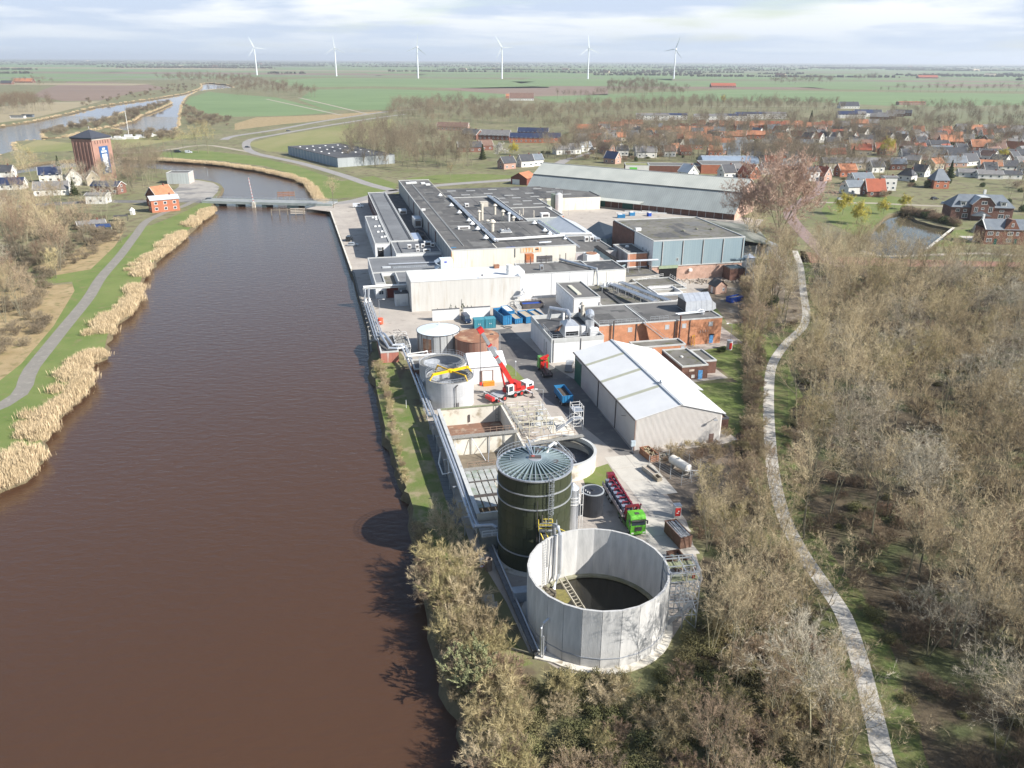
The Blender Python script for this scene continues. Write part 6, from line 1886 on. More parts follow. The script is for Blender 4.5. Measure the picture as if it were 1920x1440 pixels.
car('silver car parked beside the big brick villa', G(1772,383), R(15), 'silver')
car('black car parked left of the silver car at the villa', G(1752,374), R(15), 'black')
cr = thing('mobile_crane', 'red and white mobile crane with raised grey telescopic boom', 'crane', G(957,743), R(38))
part('chassis', MB().box(-5.4,5.2,-1.2,1.2,.9,1.35).box(-4.6,1.2,-1.3,1.3,1.35,1.5), M('crane_grey',(.35,.36,.37),(.25,.26,.27),1,.5), cr)
part('deck_panel', MB().box(.6,3.2,-1.3,-.7,1.35,2.1).box(.6,3.2,.7,1.3,1.35,2.1), red_paint, cr)
part('carrier_cab', MB().extrude([(-1.25,.8),(1.25,.8),(1.25,1.9),(1.1,2.6),(-1.1,2.6),(-1.25,1.9)],0,3.6,5.7), white, cr)
part('cab_stripe', MB().box(3.7,5.74,-1.29,1.29,.9,1.7), red_paint, cr)
part('cab_window', MB().box(5.68,5.76,-1.0,1.0,1.8,2.4).box(4.3,5.3,-1.3,1.3,1.8,2.3), glass_dark, cr)
part('engine', MB().box(1.6,3.5,-.6,.6,1.4,2.4), dark_steel, cr)
for x in (-4.2,-2.6,.4,2.2,4.2):
 for y in (-1.15,1.15):
  wheel(cr, x, y,.62,.45, red_paint)
part('superstructure', MB().box(-2.0,1.0,-1.25,.3,1.6,2.6).box(-.8,.9,-1.3,1.2,1.6,3.1), red_paint, cr)
part('counterweight', MB().box(.6,2.0,-1.3,1.3,1.7,3.4), red_paint, cr)
part('winch', MB().cyl((-1.4,-.6,2.6),.5,.7,12), dark_steel, cr)
part('front_weight', MB().box(-6.1,-5.3,-1.3,1.3,.7,1.5), red_paint, cr)
oc = part('operator_cab', MB().box(-2.2,-.6,-2.1,-1.35,1.6,3.6), white, cr)
part('cab_glass', MB().box(-2.26,-2.18,-2.05,-1.4,2.0,3.4).box(-2.0,-.9,-2.14,-2.08,2.2,3.4), glass_dark, oc)
stripe = M('warning_stripe',(.7,.7,.7),(.1,.1,.1),2.5,.6, lo=.48, hi=.52)
for x in (-4.9,3.3):
 for s_ in (-1,1):
  part('outrigger', MB().box(x, x + .4, s_ * 1.2, s_ * 3.6,.9,1.15) if s_ > 0 else MB().box(x, x + .4,-3.6,-1.2,.9,1.15), stripe, cr)
  part('outrigger_leg', MB().box(x + .1, x + .3, s_ * 3.5 - .1, s_ * 3.5 + .1,.1,1.1).box(x - .3, x + .7, s_ * 3.5 - .5, s_ * 3.5 + .5,.02,.12), dark_steel, cr)
cinv = cr.matrix_basis.inverted() if False else (Matrix.Translation(cr.location) @ Matrix.Rotation(R(38),4, 'Z')).inverted()
tip = cinv @ Vector((-6.9,162.5,16.6))
base_ = Vector((.5,.0,3.0))
d = tip - base_
part('boom_base', MB().beam(base_, base_ + d * .4,.85,.95), red_paint, cr)
part('boom_section', MB().beam(base_ + d * .3, base_ + d * .72,.72,.8), M('boom_grey',(.3,.31,.32),(.24,.25,.26),1,.4,.3), cr)
part('boom_section', MB().beam(base_ + d * .7, base_ + d * .97,.6,.68), MATS['boom_grey'], cr)
for f in (.5,.71):
 part('boom_collar', MB().beam(base_ + d * f, base_ + d * (f + .025),.95,1.0), red_paint, cr)
part('boom_head', MB().beam(base_ + d * .95, base_ + d * 1.03,.9,1.2), red_paint, cr)
part('luffing_cylinder', MB().tube([Vector((-1.5,.0,2.3)), base_ + d * .34 + Vector((-.2,0,-.5))],.22,10), red_paint, cr)
part('hoist_rope', MB().beam(tip,(tip.x, tip.y,4.5),.05).beam((tip.x + .12, tip.y, tip.z),(tip.x + .12, tip.y,4.5),.05), dark_steel, cr)
part('hook_block', MB().box(tip.x - .2, tip.x + .3, tip.y - .2, tip.y + .2,3.8,4.5), red_paint, cr)

def truck_cab(t, mat, x0, z0=.9, w=2.5, h=2.7, ln=2.1, sleeper=True):
 y = w / 2
 prof = [(x0 - ln, z0),(x0, z0),(x0 + .02, z0 + 1.0),(x0 - .12, z0 + h - .5),(x0 - .45, z0 + h),(x0 - ln, z0 + h)]
 n = len(prof)
 vs = [(a,-y, b) for a, b in prof] + [(a, y, b) for a, b in prof]
 part('cab', MB().add(vs,[(i,(i + 1) % n, n + (i + 1) % n, n + i) for i in range(n)] + [tuple(range(n - 1,-1,-1)), tuple(range(n,2 * n))]), mat, t)
 part('windscreen', MB().add([(x0 + .04,-y + .12, z0 + 1.15),(x0 + .04, y - .12, z0 + 1.15),(x0 - .06, y - .15, z0 + 1.95),(x0 - .06,-y + .15, z0 + 1.95)],[(0,1,2,3)]), glass_dark, t)
 part('sun_visor', box(x0 - .05, x0 + .28,-y + .05, y - .05, z0 + 1.98, z0 + 2.12), dark_steel, t)
 part('grille', box(x0 - .02, x0 + .06,-.6,.6, z0 + .1, z0 + .85), dark_steel, t)
 part('bumper', box(x0 - .3, x0 + .12,-y, y, z0 - .45, z0 + .02), mat, t)
 for s_ in (-1,1):
  part('headlight', box(x0 + .08, x0 + .14, s_ * .95 - .2, s_ * .95 + .2, z0 - .3, z0 - .05), white, t)
  part('mirror', box(x0 - .1, x0 + .1, s_ * (y + .2) - .1, s_ * (y + .2) + .1, z0 + 1.3, z0 + 1.9), dark_steel, t)
  part('side_window', box(x0 - 1.1, x0 - .3, s_ * (y + .005) - .02, s_ * (y + .005) + .02, z0 + 1.2, z0 + 1.85), glass_dark, t)
 part('roof_hatch', box(x0 - 1.3, x0 - .7,-.35,.35, z0 + h - .01, z0 + h + .05), dark_steel, t)
p0, p1 = (Vector(G(1192,1000)), Vector(G(1127,895)))
ang = math.atan2(p0.y - p1.y, p0.x - p1.x)
tr = thing('lime_green_truck', 'lime green crane truck with dark red loader behind the cab', 'truck', p0, ang)
truck_cab(tr, lime_paint,.9)
part('chassis', MB().box(-6.5,-1.0,-.9,.9,.7,1.0), dark_steel, tr)
part('side_skirt', MB().box(-5.5,-1.4,-1.25,-1.15,.5,.95).box(-5.5,-1.4,1.15,1.25,.5,.95), M('moss_green_skirt',(.1,.16,.06), None,1,.6), tr)
for x in (-.2,-3.6,-4.9):
 for y in (-1.05,1.05):
  wheel(tr, x, y,.52,.36)
m = MB().box(-2.1,-1.5,-.9,.9,1.0,2.6).beam((-1.8,0,2.6),(-1.9,.9,4.0),.35).beam((-1.9,.9,4.0),(-1.7,-1.4,4.1),.3,.4).beam((-2.2,-1.0,1.4),(-2.2,-1.0,3.4),.25).beam((-2.4,.9,1.2),(-2.5,1.5,3.8),.22)
part('loader_crane', m, darkred_paint, tr)
part('exhaust', MB().beam((-1.35,1.0,1.2),(-1.35,1.0,4.3),.12), dark_steel, tr)
lt = thing('long_semitrailer', 'long semitrailer loaded with folded dark red jib and grey drums', 'trailer', p0, ang)
part('chassis', MB().box(-14.5,-3.0,-1.2,-.95,.95,1.35).box(-14.5,-3.0,.95,1.2,.95,1.35).box(-14.5,-3.0,-.9,.9,1.05,1.2), dark_steel, lt)
part('side_board', MB().box(-14.0,-3.2,-1.32,-1.22,1.3,2.0), M('pinkish_white_board',(.55,.47,.45),(.4,.33,.32),1,.6), lt)
part('name_board', MB().box(-10.0,-8.4,-1.37,-1.33,1.3,1.9), white, lt)
for x in (-13.6,-12.3,-11.0,-9.8):
 for y in (-1.0,1.0):
  wheel(lt, x, y,.5,.36)
for k in range(7):
 x = -13.3 + k * 1.45
 part('drum', MB().beam((x,-.9,2.0),(x,.9,2.0),.95,.95), M('drum_slate',(.14,.16,.22),(.2,.22,.28),1,.5), lt)
 part('jib_bracket', MB().beam((x + .7,-.7,1.3),(x + .7,-.5,2.9),.16).beam((x + .7,.9,1.3),(x + .7,.8,2.7),.16).beam((x + .7,-.6,2.8),(x + .7,1.0,2.6),.15).beam((x + .1,.4,2.5),(x + .8,1.0,2.7),.14), darkred_paint, lt)
part('jib', MB().beam((-14.6,.7,2.9),(-3.4,.7,2.7),.26,.3).beam((-14.2,.1,2.6),(-8.0,.3,2.7),.2), darkred_paint, lt)
part('jib_head', MB().box(-14.9,-13.8,-.4,.9,2.2,3.2), darkred_paint, lt)
q0, q1 = (Vector(G(1017,692)), Vector(G(1036,722)))
ang2 = math.atan2(q0.y - q1.y, q0.x - q1.x)
tk = thing('green_hook_truck', 'green truck with folded red loader crane in the asphalt lane', 'truck', q0, ang2)
truck_cab(tk, green_paint,.6)
part('chassis', MB().box(-6.6,-1.0,-.8,.8,.7,1.05), dark_steel, tk)
part('hook_arm', MB().beam((-6.4,0,1.3),(-2.2,0,1.5),.4).beam((-2.6,0,1.4),(-2.8,0,2.6),.3), dark_steel, tk)
part('loader_crane', MB().box(-2.2,-1.5,-.9,.9,1.0,2.6).beam((-1.8,.2,2.6),(-1.6,-1.0,4.2),.4).beam((-1.6,-1.0,4.2),(-2.2,1.1,3.6),.4).beam((-2.0,1.1,3.6),(-2.0,-.8,3.1),.3), red_paint, tk)
for x in (-.3,-3.9,-5.3):
 for y in (-1.0,1.0):
  wheel(tk, x, y,.52,.36)

def skip(label, loc, rot, mat, L_=6.0, w_=2.4, h_=2.0, fill=None, lid=False, wheels=False, group=None, cat='skip', name='open_skip', ribs=True):
 t = thing(name, label, cat, loc, rot, group)
 z0 = 1.0 if wheels else .12
 m = MB()
 th = .09
 m.box(-L_ / 2, L_ / 2,-w_ / 2,-w_ / 2 + th, z0, z0 + h_).box(-L_ / 2, L_ / 2, w_ / 2 - th, w_ / 2, z0, z0 + h_)
 m.box(-L_ / 2,-L_ / 2 + th,-w_ / 2 + th, w_ / 2 - th, z0, z0 + h_).box(L_ / 2 - th, L_ / 2,-w_ / 2 + th, w_ / 2 - th, z0, z0 + h_)
 m.box(-L_ / 2 + th, L_ / 2 - th,-w_ / 2 + th, w_ / 2 - th, z0, z0 + .15)
 part('body', m, mat, t)
 rim = MB().box(-L_ / 2 - .06, L_ / 2 + .06,-w_ / 2 - .06,-w_ / 2 + .1, z0 + h_, z0 + h_ + .1).box(-L_ / 2 - .06, L_ / 2 + .06, w_ / 2 - .1, w_ / 2 + .06, z0 + h_, z0 + h_ + .1)
 rim.box(-L_ / 2 - .06,-L_ / 2 + .1,-w_ / 2 + .1, w_ / 2 - .1, z0 + h_, z0 + h_ + .1).box(L_ / 2 - .1, L_ / 2 + .06,-w_ / 2 + .1, w_ / 2 - .1, z0 + h_, z0 + h_ + .1)
 part('rim', rim, mat, t)
 if ribs:
  for k in range(7):
   x = -L_ / 2 + .3 + k * (L_ - .6) / 6
   part('side_rib', MB().box(x - .06, x + .06,-w_ / 2 - .09,-w_ / 2, z0 + .05, z0 + h_), mat, t)
   part('side_rib', MB().box(x - .06, x + .06, w_ / 2, w_ / 2 + .09, z0 + .05, z0 + h_), mat, t)
  for y in (-.7,0,.7):
   part('end_rib', MB().box(-L_ / 2 - .09,-L_ / 2, y - .06, y + .06, z0 + .05, z0 + h_), mat, t)
 if fill:
  part('load', MB().box(-L_ / 2 + th + .01, L_ / 2 - th - .01,-w_ / 2 + th + .01, w_ / 2 - th - .01, z0 + .16, z0 + h_ * fill[0]), fill[1], t)
 if lid:
  part('lid', MB().box(-L_ / 2, L_ / 2,-w_ / 2, w_ / 2, z0 + h_ + .1, z0 + h_ + .18), mat, t)
 if wheels:
  part('chassis', MB().box(-L_ / 2, L_ / 2,-.5,.5,.75,1.0), dark_steel, t)
  for x in (-L_ / 2 + .9,-L_ / 2 + 2.1, L_ / 2 - 1.2):
   for y in (-.95,.95):
    wheel(t, x, y,.48,.3)
 return t
sand = M('sand_load',(.42,.36,.27),(.34,.29,.22),1,.95, bump=.4)
darkload = M('dark_soil_load',(.07,.055,.045),(.1,.08,.06),2,.95)
c0, c1 = (Vector(G(1040,741)), Vector(G(1070,757)))
skip('blue open trailer skip with dark load behind the green truck', G(1056,752), ang2 + R(3), blue_paint,6.4,2.4,1.5,(.6, darkload), wheels=True, name='skip_trailer', cat='trailer')
t = wthing('teal_container', 'pair of teal shipping containers side by side before the yard wall', 'container',-16.0,80.4)
tealc = M_panel('teal_corrugated',(.055,.25,.31),(.045,.2,.26),.3,.7,0,.5, width=.3)
for k in range(2):
 x = k * 3.15
 part('body', MB().box(x, x + 3.05,0,2.5,.1,2.7), tealc, t)
 part('roof', MB().box(x, x + 3.05,0,2.5,2.7,2.78), teal_paint, t)
 for q in (.05,1.0,1.55,2.1,2.95):
  part('door_bar', MB().box(x + q, x + q + .06,-.05,.0,.15,2.65), teal_paint, t)
 part('badge', MB().box(x + 1.2, x + 1.35,-.06,-.051,1.3,1.6).box(x + 1.6, x + 1.75,-.06,-.051,1.3,1.55), white, t)
skip('tall blue roll container with sand coloured rim nearest the yard wall', Wd(-6.6,86.4), AX + R(98), blue_paint,8.4,2.6,2.6,(.35, sand), group='blue skips in the container yard')
skip('low blue skip filled with pale sand right of the tall container', Wd(-3.0,85.4), AX + R(98), blue_paint,5.6,2.3,1.4,(.9, sand), group='blue skips in the container yard')
skip('second low blue skip standing behind the sand filled one', Wd(-3.6,92.6), AX + R(98), blue_paint,5.6,2.3,1.6,(.95, white), group='blue skips in the container yard')
skip('blue skip with white tarpaulin nearest the compressor house', Wd(.2,85.6), AX + R(100), blue_paint,6.4,2.6,1.8,(.95, sand), group='blue skips in the container yard')
skip('blue skip half hidden by the compressor house wall', Wd(3.4,86.8), AX + R(100), blue_paint,6.4,2.5,1.6,(.8, sand), group='blue skips in the container yard')
skip('deep blue rubble skip by the little brick hut', G(1377,565), R(32), blue_deep,5.4,2.2,1.5,(.8, rubble_mat))
scrapm = M('bright_scrap',(.45,.46,.47),(.2,.21,.22),3,.5)
rustc = M('rust_container',(.13,.07,.05),(.2,.12,.085),1,.85)
sk1 = skip('dark rusty skip loaded with bright steel sections', G(1270,1012), R(108), rustc,5.2,2.0,1.9,(.8, darkload), ribs=False)
r5 = random.Random(5)
for k in range(8):
 y = -.8 + k * .22
 part('steel_section', MB().beam((-2.4 + r5.uniform(0,.3), y,1.95 + r5.uniform(0,.1)),(2.3, y + r5.uniform(-.1,.1),1.95 + r5.uniform(0,.1)),.13), scrapm, sk1)
sk2 = skip('open rusty skip of mixed scrap next to the scaffold stair', G(1276,1068), R(107), rustc,5.6,2.0,1.4,(.6, M('mixed_scrap',(.35,.26,.16),(.04,.12,.14),1.5,.8, lo=.45, hi=.55)), ribs=False)
sm = MB()
for k in range(60):
 p = Vector((r5.uniform(-2.5,.0), r5.uniform(-.8,.8), r5.uniform(1.2,1.6)))
 sm.beam(p, p + Vector((r5.uniform(-.7,.7), r5.uniform(-.6,.6), r5.uniform(-.1,.25))),.06)
part('scrap_heap', sm, scrapm, sk2, kind='stuff')
sk3 = skip('rusty skip of timber waste at the warehouse corner', G(1217,858), R(112), rust,4.2,1.9,1.2,(.5, darkload), ribs=False)
sm = MB()
for k in range(70):
 p = Vector((r5.uniform(-1.9,1.9), r5.uniform(-.8,.8), r5.uniform(.7,1.4)))
 sm.beam(p, p + Vector((r5.uniform(-.6,.6), r5.uniform(-.5,.5), r5.uniform(-.1,.4))),.09)
part('timber_waste', sm, M('pale_timber_waste',(.5,.42,.27),(.35,.28,.18),2,.9), sk3, kind='stuff')
sk4 = skip('shallow grey concrete trough beside the wet strip', G(1219,888), R(115), concrete,3.6,1.3,.7,(.7, rubble_mat), ribs=False, name='concrete_trough', cat='trough')
sk5 = skip('small open crate beside the gas tank fence', G(1232,900), R(115), wood_grey,1.6,1.0,.6, None, ribs=False, name='open_crate', cat='crate')
t = thing('red_panelled_trailer', 'small white box machine with red front panel at the yard edge', 'machine', G(1268,970), R(8))
part('casing', MB().box(-.5,.6,-.4,.6,.2,2.3), M('grey_white',(.6,.6,.6), None,1,.6), t)
part('red_panel', MB().box(-.4,.5,-.46,-.401,.5,2.0), red_paint, t)
part('badge', MB().box(-.2,.2,-.49,-.461,1.0,1.15).box(.05,.25,-.49,-.461,1.3,1.5), white, t)
part('lid', MB().box(-.55,.65,-.45,.65,2.3,2.4), steel, t)
t = thing('white_gas_tank', 'white horizontal gas tank inside a wire fence by the warehouse', 'gas tank', G(1274,884), R(121))
m = MB()
pr = [(-2.6,.25),(-2.5,.6),(-2.2,.85),(2.2,.85),(2.5,.6),(2.6,.25)]
n = 20
vs = []
for x, r_ in pr:
 for k in range(n):
  a = 2 * math.pi * k / n
  vs.append((x, r_ * math.cos(a),1.6 + r_ * math.sin(a)))
fs = [(i * n + k, i * n + (k + 1) % n,(i + 1) * n + (k + 1) % n,(i + 1) * n + k) for i in range(len(pr) - 1) for k in range(n)] + [tuple(range(n - 1,-1,-1)), tuple(range((len(pr) - 1) * n, len(pr) * n))]
part('vessel', MB().add(vs, fs), M('gas_tank_white',(.72,.68,.6),(.62,.58,.5),1,.4), t, smooth=False)
part('saddle', MB().box(-1.7,-1.4,-.7,.7,0,1.0), concrete, t)
part('saddle', MB().box(1.4,1.7,-.7,.7,0,1.0), concrete, t)
part('valve_dome', MB().cyl((.4,0,2.4),.2,.25,12), steel, t)
t = thing('wire_fence', 'wire mesh fence on thin posts around the gas tank', 'fence', G(1274,884), R(31))
m = MB()
fp = [(-3.4,-4.2,0),(3.8,-4.2,0),(3.8,4.6,0),(-3.4,4.6,0),(-3.4,-4.2,0)]
for a, b in zip(fp[:-1], fp[1:]):
 a, b = (Vector(a), Vector(b))
 k = int((b - a).length / 2.2)
 for i in range(k):
  p = a.lerp(b, i / k)
  part('fence_post', MB().beam(p, p + Vector((0,0,2.1)),.08), steel, t)
 for z in (.1,.6,1.1,1.6,2.05):
  m.beam(a + Vector((0,0, z)), b + Vector((0,0, z)),.02)
part('wire', m, steel, t)
t = thing('pipe_frame_stand', 'white pipe frame stand on the right of the gas tank', 'pipe frame', G(1302,898), R(0))
part('frame', MB().beam((-.8,0,0),(-.8,0,1.8),.1).beam((.9,0,0),(.9,0,1.8),.1).beam((-1.8,0,1.7),(1.2,0,1.7),.12).beam((.9,0,.8),(-.8,0,.8),.1), white, t)
part('gauge', MB().cyl((.2,-.1,.9),.3,.4,10), steel, t)
sm = MB()
for k in range(90):
 p = Vector((r5.uniform(-2.6,2.8), r5.uniform(-1.0,1.2), r5.uniform(.05,.6)))
 sm.beam(p, p + Vector((r5.uniform(-.6,.6), r5.uniform(-.5,.5), r5.uniform(-.1,.3))), r5.uniform(.08,.25))
tag(sm.build('scrap_debris', M('mixed_debris',(.45,.42,.33),(.2,.17,.13),2,.9, c3=(.03,.25,.4), s3=1.2, lo3=.62, hi3=.64), loc=G(1247,860)), 'heap of mixed scrap and pale boards with a blue drum behind the skip', 'scrap heap')
sm = MB()
for k in range(160):
 p = Vector((r5.gauss(0,5.0), r5.gauss(0,1.4),0))
 s_ = r5.uniform(.2,.9)
 sm.beam(p, p + Vector((r5.uniform(-s_, s_), r5.uniform(-s_, s_), s_ * .6)), s_ * .5)
tag(sm.build('rubble_heap', rubble_mat, loc=G(1335,528)), 'long heap of pale building rubble at the foot of the blue hall', 'rubble')
t = thing('brick_hut', 'tiny dark roofed brick hut between rubble heap and blue skip', 'hut', G(1341,552), R(20))
part('wall', MB().extrude([(0,0),(4.2,0),(4.2,2.6),(2.1,4.2),(0,2.6)],1,0,4.2), brick_pink, t)
part('roof', MB().add([(-.3,-.3,2.4),(2.1,-.3,4.35),(2.1,4.5,4.35),(-.3,4.5,2.4)],[(0,1,2,3)]).add([(2.1,-.3,4.35),(4.5,-.3,2.4),(4.5,4.5,2.4),(2.1,4.5,4.35)],[(0,1,2,3)]), roof_dark, t)
door(t,.0,1.6,0,1.0,2.0, white, 'l')
window(t,2.6,0,.9,.8,1.0, 'f')
t = thing('red_white_water_butt', 'white cylinder with red panel standing on the lawn edge', 'tank', G(1367,655))
part('body', MB().cyl((0,0,0),.75,2.4,16), M('grey_white',(.6,.6,.6)), t)
part('red_panel', MB().ring((0,0,.3),.76,.79,1.7,6,-1.9,-.9), red_paint, t)
part('lid', MB().cyl((0,0,2.4),.8,.1,16), steel, t)
t = thing('red_white_ball_sign', 'orange red ball marker with white arrow on the quay by the pipe bundle', 'marker', G(714,608))
part('board', MB().cyl((0,0,.2),.75,1.6,14), M('signal_red',(.75,.12,.06), None,1,.5), t)
part('arrow', MB().box(-.3,.3,-.82,-.76,.9,1.1), white, t)

def lamp(label, loc, h=7.0, rot=.0, name='street_lamp', arm=1.2, group=None):
 t = thing(name, label, 'lamp', loc, rot, group)
 part('pole', MB().cyl((0,0,0),.09, h,8,.05), steel, t)
 part('arm', MB().beam((0,0, h),(arm,0, h + .15),.07), steel, t)
 part('lamp_head', MB().box(arm - .1, arm + .55,-.14,.14, h + .08, h + .22), white, t)
 return t
lamp('twin lamp mast on the quay apron beside the ball marker', G(712,596),5.5,0)
lamp('lamp post at the corner of the grass patch by the crane', G(967,705),3.0, R(90))
lamp('tall lamp post between sluice pipework and asphalt lane', G(1017,798),8.0, R(180))
lamp('lamp post with white head beside the lawn and red cylinder', G(1369,640),5.0, R(200))
lamp('lamp post in the far yard before the long storage shed', G(1066,404),5.0, R(180))
lamp('lamp post at the corner of the quay square', G(390,330),5.0, R(180))
for k,(x, y, l_, mt) in enumerate([(1158,409, 'blue machine part left among white profiles in the far yard', blue_paint),(1181,405, 'blue and white crate in the middle of the far yard', blue_paint),(1216,406, 'small blue crate at the right end of the white profiles', blue_deep)]):
 t = thing('yard_machine', l_, 'machine', G(x, y), R(10 * k))
 part('casing', MB().box(0,3.6 - k,0,2.0,0,1.6), mt, t)
 part('lid', MB().box(.2,2.2 - k * .4,.2,1.6,1.6,1.9), white, t)
for k in range(5):
 t = thing('white_profile_stack',['nearest', 'second', 'third', 'fourth', 'farthest'][k] + ' bundle of white profiles lying in the far yard', 'profile bundle', G(1155 + k * 16,400 - k % 2 * 3), R(-12))
 part('profile', MB().box(0,8,0,.5,0,.5).box(0,8,.8,1.3,0,.4), white, t)
t = thing('white_silo', 'tall white cylindrical silo with service cage at the beige wall', 'silo', G(1047,399))
part('shell', MB().cyl((0,0,0),1.7,9.0,20).cyl((0,0,9.0),1.7,.8,20,.4), white, t)
part('shell', MB().cyl((-2.6,2.0,0),1.2,9.0,16), M('green_shade_silo',(.22,.27,.22), None,1,.6), t)
part('top_cage', railing([(-1.6,-1.6,9.2),(1.6,-1.6,9.2),(1.6,1.6,9.2),(-3.6,2.6,9.2),(-1.6,-1.6,9.2)],1.6,.8), steel, t)
t = thing('yard_puddle_hose', 'black hose loop lying on the yard before the blue skips', 'hose', G(951,614))
part('loop', MB().tube([(-1.8,1.0,.1),(-.8,.2,.1),(-.9,-.5,.1),(0,-1.0,.1),(1.0,-.8,.1),(1.3,0,.1),(.6,.5,.1),(-.6,.5,.12)],.09,6), rubber, t)
t = wthing('rail_gantry', 'white steel cage rack between the blue skips and the white cube building', 'rack',.4,92.0)
part('frame', railing([(0,0,0),(0,8,0),(7,8,0)],2.2,1.0,.05, rails=(.3,.6,1.0)), white, t)
skip('dark bin of blue drums in the shade of the white block', Wd(5.2,98.0), AX, dark_steel,6.5,3.4,1.4,(.7, blue_deep), ribs=False, name='drum_bin', cat='bin')
t = wthing('fir_shrub_row', 'dark young conifers against the foot of the white building', 'shrub',-18.4,98.6)
r8 = random.Random(8)
cm = MB()
for k in range(420):
 bx = r8.choice([-5.2,-1.2,.2,2.4,3.8,5.0])
 hh = {-5.2: 1.2,-1.2: 2.4,.2: 1.8,2.4: 2.6,3.8: 1.6,5.0: 1.4}[bx]
 z = r8.uniform(0, hh)
 a = r8.uniform(0,6.28)
 rr = (hh - z) * .4
 p = Vector((bx + rr * math.cos(a), rr * math.sin(a) * .7, z))
 q = Vector((bx,0, z + .25))
 s_ = Vector((r8.uniform(-.1,.1), r8.uniform(-.1,.1), r8.uniform(-.1,.1)))
 cm.add([p, q, p + s_ + Vector((0,0,.18))],[(0,1,2)])
part('foliage', cm, M('conifer_dark',(.03,.05,.025),(.05,.075,.03),2,.9), t, kind='stuff')
# village, bridge, tower, turbines
tile_gr = M('grey_roof_tile',(.15,.145,.145),(.2,.19,.18),.5,.8)
tile_dk = M('dark_roof_tile',(.045,.048,.055),(.07,.07,.075),.5,.7)
tile_nv = M('navy_solar_roof',(.02,.03,.07),(.035,.045,.085),.5,.35, spec=.6)
tile_br = M('brown_roof_tile',(.14,.085,.065),(.19,.12,.09),.5,.85)
tile_rd = M('red_roof_tile',(.34,.1,.055),(.27,.08,.045),.5,.85)
slate = M('blue_slate',(.12,.14,.16),(.16,.18,.2),.4,.6)
plaster = M('white_plaster',(.7,.68,.63),(.6,.58,.53),.4,.8)
w_yel = M('buff_wall',(.52,.44,.32),(.45,.38,.28),.4,.85)
w_brn = M('brown_brick_wall',(.2,.09,.065),(.15,.07,.05),.6,.9)
w_red = M('orange_red_wall',(.42,.16,.09),(.35,.13,.075),.6,.9)
w_pnk = M('pinkish_brick_wall',(.42,.27,.21),(.36,.22,.17),.6,.9)
RF = dict(o=tile_or, g=tile_gr, d=tile_dk, n=tile_nv, b=tile_br, r=tile_rd, s=slate, w=pale_sheet)
WL = dict(w=plaster, y=w_yel, b=w_brn, r=w_red, p=w_pnk)
RN = dict(o='orange tiled roof', g='grey tiled roof', d='dark tiled roof', n='dark solar covered roof', b='brown tiled roof', r='red tiled roof', s='slate roof', w='pale sheet roof')
WN = dict(w='white', y='buff', b='brown brick', r='red brick', p='pale brick')
_hm = {}

def house_mesh(w, d, he, hr, rk, wk, hip, nw):
 """Wall, roof, chimney and window meshes for one kind of house (ridge along x)."""
 key = (w, d, he, hr, rk, wk, hip, nw)
 if key in _hm:
  return _hm[key]
 out = []
 a, b = (w / 2, d / 2)
 hx = a * .75 if hip else 0
 if hip:
  m = MB().box(-a, a,-b, b,0, he)
 else:
  m = MB().extrude([(-b,0),(b,0),(b, he),(0, hr),(-b, he)],0,-a, a)
 out.append(('wall', m.mesh('wall'), WL[wk]))
 e, o = (.35,.12)
 s_ = (hr - he) / b
 m = MB()
 for sg in (-1,1):
  q = [(-a - e, sg * (b + e), he - s_ * e + o),(a + e, sg * (b + e), he - s_ * e + o),(a + e - hx,0, hr + o),(-a - e + hx,0, hr + o)]
  q += [(x, y, z - .15) for x, y, z in q]
  fs = [(0,1,2,3),(4,7,6,5),(0,4,5,1),(1,5,6,2),(3,7,4,0)]
  m.add(q, fs if sg < 0 else [f[::-1] for f in fs])
 if hip:
  for sg in (-1,1):
   m.add([(sg * (a + e),-b - e, he - s_ * e + o),(sg * (a + e), b + e, he - s_ * e + o),(sg * (a + e - hx),0, hr + o)],[(0,1,2) if sg > 0 else (0,2,1)])
 out.append(('roof', m.mesh('roof'), RF[rk]))
 if not hip:
  for sg in (-1,1):
   x = sg * (a + e + .01)
   m = MB().beam((x,-b - e, he - s_ * e),(x,0, hr),.14,.3).beam((x, b + e, he - s_ * e),(x,0, hr),.14,.3)
   out.append(('bargeboard', m.mesh('bargeboard'), plaster))
 out.append(('chimney', MB().box(a * .45, a * .45 + .7,-.35,.35, hr - .6, hr + .9).mesh('chimney'), w_brn))
 for k in range(nw):
  x = -a + (k + .5) * w / nw
  for z in [1.0,3.7] if he > 4.5 else [1.0]:
   for sg in (-1,) if k % 2 else (-1,1):
    m = MB().use(white).box(x - .75, x + .75, sg * b - .05, sg * b + .05, z, z + 1.4)
    m.use(glass_dark).box(x - .6, x + .6, sg * b - .07, sg * b + .07, z + .15, z + 1.25)
    out.append(('window', m.mesh('window'), None))
 for sg in (-1,1):
  for z in [1.0,3.6] if hr > 6 else [1.0]:
   m = MB().use(white).box(sg * a - .05, sg * a + .05,-.8,.8, z, z + 1.4)
   m.use(glass_dark).box(sg * a - .07, sg * a + .07,-.62,.62, z + .15, z + 1.25)
   out.append(('window', m.mesh('window'), None))
 for n_, me, mt in out:
  if mt:
   me.materials.append(mt)
 _hm[key] = out
 return out

